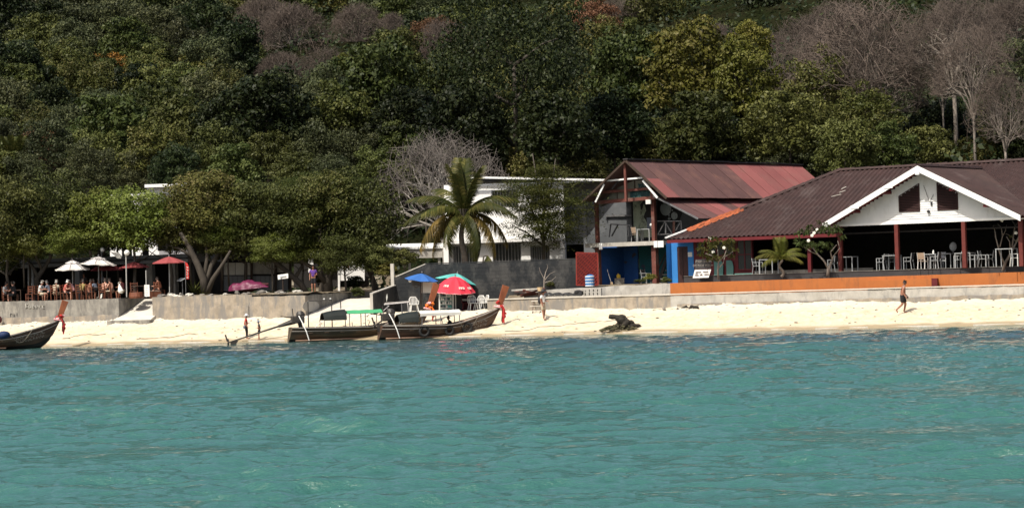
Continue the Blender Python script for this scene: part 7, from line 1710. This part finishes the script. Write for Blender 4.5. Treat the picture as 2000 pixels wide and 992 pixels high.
# leafless trees on the hill: brown hazes of twigs
fine = mat('hill_twigs', (.10, .077, .062), (.08, .062, .05), 1, .9, rand=.15)
BT = [
 ('wide grey brown leafless tree filling the left of the brown thicket', 575, 160, 0, 268, 1, 1.15),
 ('brown leafless hill tree with two white stems near the top edge', 520, 130, -20, 276, 2, 1.0),
 ('rounded brown leafless tree in the middle of the thicket', 640, 190, 85, 246, 3, 1.3),
 ('low brown leafless dome in front of the thicket', 555, 185, 95, 244, 4, 1.4),
 ('fan shaped leafless tree left of the bright green treetop', 700, 120, 0, 266, 5, 1.1),
 ('dusky leafless tree between fan shaped tree and giant tree', 770, 110, 20, 258, 1, 1.0),
 ('leafless tree rising behind the giant tree on its left side', 868, 130, 30, 236, 2, .9),
 ('small leafless tree at the top edge right of the giant tree', 1215, 60, -25, 262, 3, 1.0),
 ('brown leafless dome beneath the top edge left of the yellow treetop', 1400, 130, 40, 240, 4, 1.2),
 ('leafless thicket tree left of the tallest pale bare tree', 1570, 215, 20, 225, 5, 1.0),
 ('slender leafless tree against the dark crown near the top right', 1520, 190, 60, 222, 1, .9),
 ('hazy brown leafless tree behind the tallest pale bare tree', 1640, 190, -10, 230, 2, 1.0),
 ('brown leafless tree at the top edge, far right', 1900, 170, -40, 226, 3, 1.0),
 ('brown leafless tree in the top right corner', 1985, 180, -20, 222, 4, 1.0),
 ('grey leafless tree low on the left hillside edge', 45, 330, 235, 205, 2, .9),
 ('brown leafless tree at the upper left frame edge', 30, 150, 70, 262, 3, 1.0),
]
for (lb, px, y0, y1, Y, k, w) in BT: bare_tree(lb, px, y0, y1, Y, k, w, mat_b=M['bark_pale'], mat_t=fine, twigr=.0016, counts=(7, 4, 4, 4, 4), sig=(0, .38, .28, .22, .2))
# the tall pale bare trees at the right and the white branched one at the centre
bigc = dict(counts=(8, 4, 4, 3, 3), sig=(0, .34, .26, .2, .2), twigr=.0011, low=.2)
bare_tree('tallest pale trunked bare tree above the restaurant ridge, crown like a fan', 1702, 335, -20, 182, 21, .92, h0=.42, r0=.024, **bigc)
bare_tree('pale bare tree forking close beside the tallest one', 1722, 335, 30, 180, 22, .62, h0=.42, r0=.019, **bigc)
bare_tree('dense brown bare tree with dark stems left of the tallest pale one', 1605, 330, 40, 190, 23, .85, h0=.42, r0=.015, **bigc)
bare_tree('tall pale bare tree with crooked trunk right of the white gable apex', 1868, 330, -20, 178, 24, .75, h0=.55, r0=.017, **bigc)
bare_tree('slim pale bare tree nearest the second roof at the right', 1905, 330, 30, 174, 25, .55, h0=.5, r0=.016, **bigc)
bare_tree('tall thin pale bare tree left of the crooked one', 1845, 330, 50, 182, 26, .5, h0=.5, r0=.014, **bigc)
bare_tree('bent pale bare tree at the right edge over the second roof', 1965, 325, 130, 172, 27, .8, h0=.3, r0=.016, **bigc)
whitebark = mat('white_branches', (.36, .33, .29), (.2, .18, .155), 2, .8)
bare_tree('broad leafless white branched tree behind the coconut palm', 868, 520, 243, 158, 31, 1.05, mat_b=whitebark, mat_t=mat('pale_grey_twigs', (.15, .13, .115), (.09, .078, .068), 1, .9), h0=.36, r0=.018, counts=(11, 4, 3, 3, 2), sig=(0, .22, .2, .18, .18), twigr=.0011, low=.0)

# filler of the same wood between the named trees, rows up the slope
kinds_f = ['hazy', 'dark', 'hazy', 'mid', 'olive', 'deep', 'hazy', 'dark']
lab_f = dict(hazy='one of the dull green trees packed on the upper hillside', dark='one of the dark green trees packed on the hillside', mid='one of the mid green trees packed on the hillside',
             olive='one of the olive trees packed on the hillside', deep='one of the blackish trees packed on the hillside')
fr_ = random.Random(99); used_ = set()
cw_ = dict(hazy='dull green', dark='dark green', mid='mid green', olive='olive', deep='blackish')
def short_name(l):
    w = l.replace(',', ' ,').split(); out = []
    for x in w:
        if x == ',' or (len(out) >= 7): break
        out.append(x)
    while out and out[-1] in ('the', 'of', 'at', 'on', 'in', 'its', 'and', 'a', 'between', 'below', 'above', 'left', 'right', 'behind', 'with', 'along', 'its', 'to', 'just', 'than', 'toward', 'directly', 'top', 'dark', 'giant', 'two', 'second', 'big', 'white'): out.pop()
    return ' '.join(out)
for row, (py, Y, r) in enumerate([(-55, 330, 66), (-25, 308, 68), (15, 290, 66), (58, 268, 60), (100, 250, 54), (142, 234, 56), (185, 220, 58), (228, 206, 60), (270, 192, 62), (308, 181, 56), (345, 173, 48)]):
    n_ = 21 if row > 1 else 22
    for i in range(n_):
        px = -40+2080*(i+.5*(row % 2)+fr_.uniform(-.25, .25))/n_
        if row >= 10 and px > 1250: continue
        if row > 2 and 480 < px < 720 and py < 150: continue
        if row > 0 and 1500 < px < 2050 and py < 200 and fr_.random() < .5: continue
        k = fr_.choice(kinds_f); pyj = py+fr_.uniform(-12, 12)
        best = None
        for nb_ in sorted(FT, key=lambda a: math.hypot(a[2]-px, a[3]-pyj)):
            dx, dy = px-nb_[2], pyj-nb_[3]
            for q in ((('right of' if dx > 0 else 'left of') if abs(dx) > abs(dy) else ('above' if dy < 0 else 'below')), ('above and right of' if dx > 0 else 'above and left of') if dy < 0 else ('below and right of' if dx > 0 else 'below and left of')):
                if (q, nb_[0]) not in used_: best = (q, nb_[0]); break
            if best: break
        used_.add(best); sn = short_name(best[1]); lab = f'{cw_[k]} tree {best[0]} the {sn}'
        tree(lab, k, px, pyj, r*fr_.uniform(.75, 1.15), Y+fr_.uniform(-5, 5), group='trees packed on the hillside', rr=fr_)

# low growth covering the slope between the trunks
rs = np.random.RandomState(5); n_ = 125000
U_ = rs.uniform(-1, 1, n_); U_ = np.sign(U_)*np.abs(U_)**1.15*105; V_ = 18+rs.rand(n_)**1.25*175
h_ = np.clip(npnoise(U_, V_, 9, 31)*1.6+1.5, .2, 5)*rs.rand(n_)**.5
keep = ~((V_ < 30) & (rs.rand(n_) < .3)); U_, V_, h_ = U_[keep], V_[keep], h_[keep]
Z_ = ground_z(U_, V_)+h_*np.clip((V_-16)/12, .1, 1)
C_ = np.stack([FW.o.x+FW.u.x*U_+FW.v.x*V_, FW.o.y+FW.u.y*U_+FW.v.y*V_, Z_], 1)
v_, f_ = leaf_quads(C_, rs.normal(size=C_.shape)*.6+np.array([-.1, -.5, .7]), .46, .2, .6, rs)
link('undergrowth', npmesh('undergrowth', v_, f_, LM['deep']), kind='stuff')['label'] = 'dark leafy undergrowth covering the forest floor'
# --- shore trees (nearer, finer leaves)
sh_cr = [crown_mesh('shore_crown', LM['olive'], clumps=90, per=230, leaf=.058, seed=s_, flat=.9, cr=(.15, .30), low=-.6, fill=.16) for s_ in (201, 202)]
sh_br = [crown_mesh('shore_crown', LM['bright'], clumps=90, per=230, leaf=.058, seed=s_, flat=.9, cr=(.15, .30), low=-.6, fill=.16) for s_ in (211, 212)]
sh_md = [crown_mesh('shore_crown', LM['mid'], clumps=95, per=230, leaf=.055, seed=s_, flat=1.0, cr=(.15, .28), low=-.8, fill=.16) for s_ in (221, 222)]
SH = [
 ('green shore tree at the left frame edge over the seated diners', sh_md[0], 10, 440, 90, 149.5, 1.15),
 ('leafy green shore tree just right of the left frame edge', sh_md[1], 100, 425, 86, 150.5, 1.05),
 ('bright yellow green shore tree above the white parasols', sh_br[0], 192, 435, 70, 149.8, 1.05),
 ('bright green low bough tree over the leftmost white parasol', sh_br[1], 140, 475, 52, 149, .75),
 ('olive shore tree in front of the glimpsed white building', sh_br[0], 262, 440, 84, 149.0, .95),
 ('drab olive shore tree above the red parasols', sh_cr[1], 330, 452, 74, 149.5, .85),
 ('olive shore tree with multi stemmed grey trunk right of the red parasols', sh_cr[0], 405, 415, 92, 149.5, .95),
 ('olive green shore tree with spreading crown over the rusty shack', sh_md[0], 478, 435, 90, 149.5, .95),
 ('green leaved shore tree with slanting trunk behind the tilted sign', sh_md[0], 562, 435, 80, 149, 1.0),
 ('mottled shore tree with dark wide forked trunk left of the ramp top', sh_cr[0], 635, 405, 76, 149, 1.0),
 ('dense drooping shore tree beside the wide white ramp', sh_md[1], 702, 430, 84, 149.5, 1.2),
 ('low leafy tree hanging beside the white tilted sign', sh_br[0], 530, 492, 44, 147.2, .85),
 ('small olive crowned tree with low foliage over the magenta cover', sh_cr[1], 445, 482, 46, 148, .6),
 ('dark green shore tree hanging over the outbuilding', sh_md[0], 672, 498, 52, 147.5, .85),
 ('dark leaved low tree between tilted sign and dark trunk', sh_br[1], 592, 495, 46, 148.5, .8),
 ('olive tree with low crown between red parasols and rusty shack', sh_cr[0], 372, 474, 48, 149, .7),
 ('green leaved low tree hanging in front of the forked grey trunk', sh_br[1], 432, 462, 44, 148, .7),
 ('low dense green tree at the right end of the shore trees', sh_md[1], 728, 500, 42, 148, .9),
 ('low yellow green foliage tree over the leftmost diners', sh_br[0], 45, 482, 44, 149, .65),
 ('olive tree deep behind the larger white parasol', sh_cr[1], 230, 470, 50, 152, .7),
 ('green tree deep behind the leftmost diners', sh_md[1], 55, 480, 55, 153, .7),
]
SHT = []
for (lb, me, px, py, r, Y, rz) in SH:
    t = tree(lb, 'olive', px, py, r, Y, rz=rz, name='shore_tree', mesh=me, rr=fr_); SHT.append(t)
for i in (6, 8, 9, 10, 1):
    tr_ = KIDS[SHT[i].name][1]; KIDS[SHT[i].name].remove(tr_); bpy.data.objects.remove(tr_)
# crooked trunks of the shore trees seen below their crowns
def crooked(t, pts, r0, Y, forks=()):
    p = [at(x, y, Y) for x, y in pts]; n = len(p)
    MB().path(p, [r0*(1-.6*i/(n-1)) for i in range(n)], 8).build('trunk', M['bark'], t, smooth=True)
    for f in forks:
        q = [at(x, y, Y+f[0]*.0+.35*i*f[0]) for i, (x, y) in enumerate(f[2])]; MB().path(q, [f[1]*(1-.6*i/(len(q)-1)) for i in range(len(q))], 7).build('limb', M['bark'], t, smooth=True)
    return t
crooked(SHT[6], [(400, 577), (398, 545), (385, 515), (368, 480), (352, 455)], .28, 147.5, [(1, .2, [(399, 560), (412, 520), (430, 490), (455, 465)]), (-1, .18, [(404, 575), (416, 545), (436, 515), (450, 490)]), (1, .15, [(398, 550), (405, 500), (400, 460)]), (1, .12, [(375, 500), (350, 485), (325, 478)])])
crooked(SHT[9], [(640, 575), (640, 545), (648, 510), (645, 470), (660, 430)], .34, 148.5, [(1, .22, [(640, 540), (662, 505), (690, 480), (715, 460)]), (-1, .2, [(642, 560), (620, 530), (590, 510), (560, 490)]), (1, .12, [(650, 500), (640, 460), (630, 430)])])
crooked(SHT[8], [(600, 578), (588, 555), (560, 530), (530, 505), (510, 485)], .22, 148, [(1, .14, [(575, 545), (590, 520), (586, 480)])])
crooked(SHT[10], [(735, 570), (728, 545), (715, 515), (700, 480)], .2, 149, [(1, .12, [(722, 530), (740, 500), (745, 470)])])
crooked(SHT[1], [(75, 575), (72, 545), (85, 525), (98, 505), (100, 470)], .2, 150, [(1, .13, [(74, 540), (60, 515), (40, 500)]), (-1, .11, [(84, 530), (70, 500), (80, 470)])])
# feathery tree in front of the white house: flat sprays of fine leaflets
def spray_mesh(name, mat_, n=150, seed=5, r=1.0, leaf=.028, flat=.8, per=120):
    rs = np.random.RandomState(seed); V = []; F = []; k = 0
    for i in range(n):
        d = rs.normal(size=3); d /= np.linalg.norm(d); c = d*rs.uniform(.35, 1.0)*np.array([1, 1, flat]); a = math.atan2(c[1], c[0])
        sx = rs.uniform(.12, .26); q = rs.normal(size=(per, 3))*np.array([sx, sx*.6, .022]); q[:, 2] -= np.abs(q[:, 0])*.18
        ca, sa = math.cos(a), math.sin(a); P = c+np.stack([q[:, 0]*ca-q[:, 1]*sa, q[:, 0]*sa+q[:, 1]*ca, q[:, 2]], 1)
        v, f = leaf_quads(P, np.array([0, 0, 1.0])+rs.normal(size=(per, 3))*.35, leaf, 0, .4, rs); V.append(v); F.append(f+k); k += len(v)
    return npmesh(name, np.concatenate(V), np.concatenate(F), mat_)
ft = leafmat('feathery_leaves', (.034, .044, .009), (.060, .068, .014), (.10, .10, .03), trans=.25)
c = at(1065, 400, 146.5); t = thing('feathery_tree', 'airy feathery tree with fine leaflets in front of the white house', 'tree', (c.x, c.y, 2.4))
o = link('crown', spray_mesh('feathery_crown', ft, n=300, per=120, leaf=.046), t); o.location = (0, 0, c.z-2.4); o.scale = (2.9, 2.3, 3.3)
P_ = [at(x, y, 146.5) for x, y in ((1062, 515), (1062, 480), (1060, 440), (1064, 400), (1062, 350))]
MB().path(P_, [.13, .11, .09, .06, .02], 6).build('trunk', M['bark'], t, smooth=True)
for pts in (((1061, 470), (1048, 430), (1030, 390), (1015, 350)), ((1062, 465), (1078, 430), (1098, 400), (1120, 375)), ((1062, 450), (1085, 440), (1110, 420)), ((1060, 440), (1040, 420), (1005, 400)), ((1064, 400), (1080, 350), (1085, 310)), ((1063, 400), (1048, 350), (1040, 300)), ((1061, 480), (1030, 455), (1000, 440))):
    MB().path([at(x, y, 146.5+.25*i) for i, (x, y) in enumerate(pts)], [.07, .05, .03, .012][:len(pts)], 5).build('limb', M['bark'], t, smooth=True)
c = at(620, 355, 156); t = thing('feathery_tree', 'flat topped feathery tree behind the mottled shore tree', 'tree', (c.x, c.y, 2.5))
o = link('crown', spray_mesh('feathery_crown', leafmat('feathery_leaves_2', (.03, .045, .010), (.05, .07, .015), (.09, .1, .03), trans=.2), n=90, per=120, seed=8, flat=.3, leaf=.04), t); o.location = (0, 0, c.z-2.5); o.scale = (3.4, 2.6, 2.4)
MB().path([(c.x, c.y, 2.4), (c.x+.2, c.y, 5), (c.x-.1, c.y, c.z)], [.18, .13, .05], 6).build('trunk', M['bark'], t)

# --- palms
def frond_mesh(name, mat_, L_=1.0, arch=.5, n=52, ll=.25, seed=1, droop=.5):
    rs = random.Random(seed); mb = MB(); P = []
    for i in range(n+1):
        t = i/n; P.append(Vector((L_*(t-.12*t*t*arch), 0, L_*(.55*t-arch*1.25*t*t))))
    mb.path(P[::3]+[P[-1]], [L_*.018*(1-.85*i/(len(P[::3]))) for i in range(len(P[::3])+1)], 4)
    for i in range(4, n):
        t = i/n; d = (P[i+1]-P[i-1]).normalized(); l = L_*ll*(math.sin(math.pi*(.12+.83*t))**.6)*rs.uniform(.85, 1.1); w = L_*.0095
        for s in (-1, 1):
            side = Vector((0, s, 0)); dirv = (side*.8+d*.55+Vector((0, 0, -.15-droop*rs.uniform(.3, .9)))).normalized(); m1 = P[i]+dirv*l*.5; e = P[i]+dirv*l+Vector((0, 0, -l*.32*droop*2))
            wv = d*w
            mb.add([P[i]-wv, P[i]+wv, m1+wv*1.1, m1-wv*1.1, e], [(0, 1, 2, 3), (3, 2, 4)])
    return mb.mesh(name, mat_)
pal = leafmat('palm_leaflets', (.022, .034, .008), (.048, .054, .012), (.11, .105, .028), scale=1.2, trans=.2)
pal_y = leafmat('yellowing_palm_leaflets', (.055, .052, .011), (.11, .09, .018), (.24, .19, .05), scale=1.2, trans=.2)
pal_g = leafmat('young_palm_leaflets', (.05, .065, .010), (.10, .11, .02), (.16, .16, .04), scale=1.2, trans=.2)
def palm(label, px, py_foot, py_head, Y, fr, spec, lib, r=.16, name='coconut_palm', bendx=0):
    a = at(px, py_foot, Y); h = at(px+bendx, py_head, Y); t = thing(name, label, 'palm', tuple(a))
    n = 14; pts = [a.lerp(h, i/n)+Vector((.12*math.sin(i*.5), 0, 0)) for i in range(n+1)]
    MB().path(pts, [r*(1.25-.45*i/n)*(1+.05*(i % 2)) for i in range(n+1)], 9).build('trunk', M['palmbark'], t, smooth=True)
    for (az, el, L_, k) in spec:
        o = link('frond', lib[k], t); o.location = h-a; o.rotation_euler = Quaternion((0, 0, 1), R(az)).to_matrix().to_4x4().to_3x3().to_euler() if 0 else (0, 0, 0)
        o.rotation_euler = (Matrix.Rotation(R(az), 3, 'Z') @ Matrix.Rotation(-R(el), 3, 'Y')).to_euler(); o.scale = (L_, L_, L_)
    return t, h
fl = [frond_mesh('frond_arched', pal, arch=.55, seed=1), frond_mesh('frond_straight', pal, arch=.22, seed=2, droop=.25), frond_mesh('frond_hanging', pal, arch=.75, seed=3, droop=.9), frond_mesh('frond_yellow', pal_y, arch=.72, seed=4, droop=.8)]
spec = [(180, 25, 3.6, 0), (172, 2, 3.8, 0), (188, -16, 3.4, 3), (160, -28, 3.2, 3), (8, 22, 3.6, 0), (-8, 4, 3.4, 0), (12, -14, 3.3, 3), (-20, -30, 3.2, 3),
        (100, 55, 3.6, 1), (70, 62, 3.4, 1), (250, 50, 2.6, 1), (200, 58, 3.1, 1), (-30, 50, 2.9, 1), (30, 48, 3.2, 1), (130, 40, 3.3, 0), (90, 20, 3.2, 0), (60, 10, 3.2, 0), (120, 0, 3.1, 2),
        (215, 8, 3.2, 0), (235, -20, 2.8, 2), (300, -25, 2.8, 2), (330, 12, 3.2, 0), (-50, -45, 3.0, 2), (180, -48, 2.6, 2), (20, -55, 3.2, 2), (145, 72, 3.0, 1)]
ct, head = palm('coconut palm with arching yellow green fronds in front of the white house', 905, 545, 420, 144.5, None, spec, fl)
m_ = MB(); 
for k in range(7): m_ = MB().ball(head+Vector((.28*math.cos(k*.9), .28*math.sin(k*.9)-.1, -.3-.06*(k % 3))), .13, .13, .16, 8, 6); m_.build('coconut', mat('green_brown_coconut', (.16, .11, .03), (.12, .10, .03), 4, .6), ct, smooth=True)
bt = MB()
for k in range(12): a_ = k*.52; bt.bar(head+Vector((.12*math.cos(a_), .12*math.sin(a_), -.35)), head+Vector((.3*math.cos(a_), .3*math.sin(a_), .35)), .07)
bt.build('frond_bases', M['bark'], ct, kind='stuff')
# dry hanging frond over the block wall
hp = at(952, 500, 143.5)
ct2 = thing('hanging_frond', 'drooping grey green palm fronds hanging over the dark block wall', 'palm frond', tuple(hp))
for (az, el, L_) in ((-70, -62, 2.0), (-95, -70, 2.3), (-120, -60, 1.9), (-60, -50, 1.8), (-80, -80, 2.1)):
    o = link('frond', fl[2], ct2); o.rotation_euler = (Matrix.Rotation(R(az), 3, 'Z') @ Matrix.Rotation(-R(el), 3, 'Y')).to_euler(); o.scale = (L_, L_, L_)
MB().path([at(940, 512, 143.4)+Vector((0, 0, -.6)), at(945, 500, 143.4), hp], [.06, .05, .05], 5).build('stem', M['palmbark'], ct2)
# young palm in front of the restaurant
fy = [frond_mesh('young_frond', pal_g, arch=.6, seed=9, n=34, ll=.34), frond_mesh('young_frond_upright', pal_g, arch=.25, seed=10, n=34, ll=.3, droop=.3)]
vS = 1.3+.6
pp = FW.hit(1526, 541, vS)
spec2 = [(180, 20, 1.5, 0), (165, 38, 1.35, 0), (200, 0, 1.3, 0), (0, 22, 1.45, 0), (15, 42, 1.3, 0), (-15, 5, 1.25, 0), (90, 65, 1.3, 1), (60, 60, 1.3, 1), (120, 62, 1.3, 1), (240, 35, 1.1, 0), (300, 30, 1.1, 0), (270, 55, 1.1, 1), (180, 60, 1.3, 1), (0, 68, 1.3, 1)]
hh = FW.hit(1524, 508, vS); palm('young bushy coconut palm planted behind the orange wall', 1526, 541, 508, pp.y, None, spec2, fy, .07, 'young_palm')
tree_p = at(30, 300, 170)
palm('narrow upright palm at the left edge above the shore trees', 28, 400, 335, 172, None, [(az, 55+10*(az % 3), 2.6, 1) for az in range(0, 360, 45)]+[(az, 20, 2.4, 0) for az in range(20, 360, 60)], fl, .12, 'forest_palm')
# --- frangipani trees on the terrace
def frangipani(label, px, py, pts_list, ends, Y, leaves, mat_l, name='frangipani_tree', leafL=.26, nl=14, flowers=(), barkm=None):
    a = at(px, py, Y); t = thing(name, label, 'tree', tuple(a))
    for i, (pts, r) in enumerate(pts_list):
        MB().path([at(x, y, Y+dy) for x, y, dy in pts], [r*(1-.45*k/(len(pts)-1)) for k in range(len(pts))], 7).build('trunk' if i == 0 else 'limb', barkm or M['bark_pale'], t, smooth=True)
    if leaves:
        mb = MB(); rr = random.Random(px)
        for (x, y, dy) in ends:
            c = at(x, y, Y+dy)
            for k in range(nl):
                az = rr.uniform(0, 6.28); el = rr.uniform(-.6, 1.0); d = Vector((math.cos(az)*math.cos(el), math.sin(az)*math.cos(el), math.sin(el))); s = d.cross(Vector((0, 0, 1))).normalized(); L_ = leafL*rr.uniform(.7, 1.15)
                m1 = c+d*L_*.55+Vector((0, 0, .02)); e = c+d*L_+Vector((0, 0, -.10*L_/.26)); w = L_*.15
                mb.add([c+d*.03, m1-s*w, e, m1+s*w], [(0, 1, 2), (0, 2, 3)])
        mb.build('leaves', mat_l, t, kind='stuff')
    for (x, y) in flowers:
        c = at(x, y, Y-.35); mb = MB()
        for k in range(5): a_ = k*1.257; mb.ball(c+Vector((.05*math.cos(a_), -.02, .05*math.sin(a_))), .045, .015, .045, 6, 4)
        mb.build('flower', M['flower'], t)
    return t
fgm = leafmat('frangipani_leaves', (.05, .062, .013), (.09, .10, .022), (.15, .15, .05), scale=2, trans=.15)
fgd = leafmat('dark_frangipani_leaves', (.03, .045, .013), (.05, .07, .02), (.09, .11, .04), scale=2, trans=.15)
Yf = FW.hit(1403, 545, vS).y; rr = random.Random(3)
ends = [(1403+38*math.cos(a)*q, 488+24*math.sin(a)*q, rr.uniform(-.8, .8)) for a, q in [(rr.uniform(0, 6.28), rr.uniform(.2, 1)**.6) for _ in range(44)]]
frangipani('leafy frangipani tree with narrow trunk beside the painted notice board', 1403, 545,
    [([(1403, 546, 0), (1402, 525, 0), (1404, 508, 0)], .07), ([(1403, 510, 0), (1392, 500, .1), (1378, 495, .2)], .045), ([(1403, 512, 0), (1415, 500, -.1), (1420, 485, -.2)], .045), ([(1403, 510, 0), (1402, 492, .1), (1400, 476, .2)], .04), ([(1410, 505, 0), (1425, 496, 0), (1435, 488, 0)], .03), ([(1402, 525, 0), (1412, 515, 0), (1416, 500, .2)], .035)], ends, Yf, True, fgm, flowers=((1386, 466), (1393, 492), (1414, 484)))
Yf = FW.hit(1615, 538, vS).y
ends = [(1600+48*math.cos(a)*q, 462+30*math.sin(a)*q, rr.uniform(-.8, .8)) for a, q in [(rr.uniform(0, 6.28), rr.uniform(.2, 1)**.6) for _ in range(50)]]
frangipani('dark leaved frangipani tree with bare crooked limbs at the gable corner', 1615, 538,
    [([(1616, 540, 0), (1618, 526, 0), (1622, 516, 0), (1628, 500, 0)], .1), ([(1618, 526, 0), (1610, 510, .1), (1598, 498, .2), (1586, 482, .2)], .06), ([(1626, 508, 0), (1622, 492, -.1), (1634, 478, -.2)], .05), ([(1598, 498, .2), (1585, 492, .1), (1570, 482, .1)], .035), ([(1628, 500, 0), (1640, 485, 0), (1636, 470, .2)], .035)], ends, Yf, True, fgd, flowers=((1596, 449), (1586, 460), (1579, 470), (1590, 455)), nl=13)
Yf = FW.hit(1958, 530, vS).y
frangipani('nearly leafless frangipani with forked pale limbs at the right frame edge', 1958, 530,
    [([(1958, 530, 0), (1964, 512, 0), (1974, 495, 0), (1985, 473, 0)], .09), ([(1962, 516, 0), (1953, 495, .1), (1945, 465, .2), (1943, 450, .2)], .05), ([(1953, 482, .1), (1958, 462, .1), (1956, 445, .1), (1948, 437, 0)], .035), ([(1974, 495, 0), (1972, 472, -.1), (1966, 462, -.2)], .04), ([(1976, 490, 0), (1980, 455, .1), (1983, 441, .1), (1975, 428, .1), (1965, 425, 0)], .045), ([(1983, 441, .1), (1992, 430, .1), (1996, 420, 0)], .03), ([(1985, 473, 0), (1993, 455, 0), (1994, 440, 0), (2000, 425, 0)], .05), ([(1958, 462, .1), (1964, 450, 0), (1966, 438, 0)], .022), ([(1943, 450, .2), (1940, 440, .1), (1950, 441, .1)], .02), ([(1985, 473, 0), (1976, 462, .2), (1964, 456, .2)], .03)],
    [(1975, 462, 0), (1986, 470, 0)], Yf, True, fgm, nl=9, leafL=.16, flowers=((1957, 430), (1984, 455)))
# small plants
def bush(label, px, py, r_px, Y, m, name='shrub', sz=.8, per=110, leaf=.14):
    c = at(px, py, Y); s = r_px*Y/FOC; t = thing(name, label, 'shrub', (c.x, c.y, c.z-s*sz))
    o = link('foliage', crown_mesh('shrub_foliage', m, clumps=18, per=per, leaf=leaf, seed=int(px), cr=(.25, .45)), t); o.location = (0, 0, s*sz); o.scale = (s, s, s*sz)
    mb = MB()
    for k in range(4): mb.tube((0, 0, 0), (.4*s*math.cos(k*1.6), .4*s*math.sin(k*1.6), s*sz), .03, .01, 5)
    ob_ = link('stems', mb.mesh('stems', M['bark']), t); return t
bush('yellow leaved shrub beside the grey post of the block wall', 752, 528, 22, 147.5, LM['yellow'])
bush('green shrub hanging behind the block wall near the grey post', 790, 505, 26, 148, LM['mid'])
bush('low green shrub at the top of the wide white ramp', 700, 572, 14, 146.5, LM['mid'])
bush('round yellow green shrub between the dark trunks', 622, 545, 16, 150, LM['yellow'])
bush('tufty green shrub under the leaning grey trunk', 690, 555, 20, 151, LM['dark'])
bush('low green plant at the foot of the bar stairs', 1272, 542, 13, 138.5, LM['yellow'], sz=.6)
bush('trailing green plant along the whitewashed ledge', 1250, 549, 13, 138.3, LM['mid'], sz=.3)
bush('small bush beside the wooden stairs of the bar', 1303, 548, 10, 138.2, LM['dark'])
bush('dark shrub under the bar ledge behind the seated diners', 20, 520, 22, 152, LM['dark'])
# spiky agave at the right of the red parasols, potted sapling by the dark wall
for lb, px, py, L_, m__, n_ in (('spiky agave plant beside the multi stemmed trunk', 378, 565, .9, LM['mid'], 16), ('spiky leaved plant left of the multi stemmed trunk', 392, 572, .7, LM['olive'], 12)):
    c = at(px, py+8, 146.8); t = thing('agave_plant', lb, 'plant', tuple(c)); rr = random.Random(px)
    for k in range(n_):
        az = rr.uniform(0, 6.28); el = rr.uniform(.3, 1.4); d = Vector((math.cos(az)*math.cos(el), math.sin(az)*math.cos(el), math.sin(el))); s = d.cross(Vector((0, 0, 1))).normalized()*.05
        MB().add([c-s, c+s, c+d*L_*.6+s*.9, c+d*L_, c+d*L_*.6-s*.9], [(0, 1, 2, 3, 4)]).build('blade', m__, t)
c = at(1062, 566, 139); t = thing('bare_sapling', 'small bare sapling in front of the dark block wall', 'plant', tuple(c))
MB().path([at(1062, 570, 139), at(1063, 545, 139), at(1066, 530, 139.2)], [.05, .04, .02], 5).build('trunk', M['bark_pale'], t)
for pts in (((1063, 548), (1074, 535), (1084, 530)), ((1063, 545), (1055, 530), (1053, 522)), ((1064, 552), (1078, 548), (1086, 540)), ((1066, 532), (1070, 522), (1068, 515))): MB().path([at(x, y, 139) for x, y in pts], [.03, .02, .01], 4).build('limb', M['bark_pale'], t)
bush('weedy green growth at the foot of the bare sapling', 1075, 556, 9, 139.4, LM['mid'])
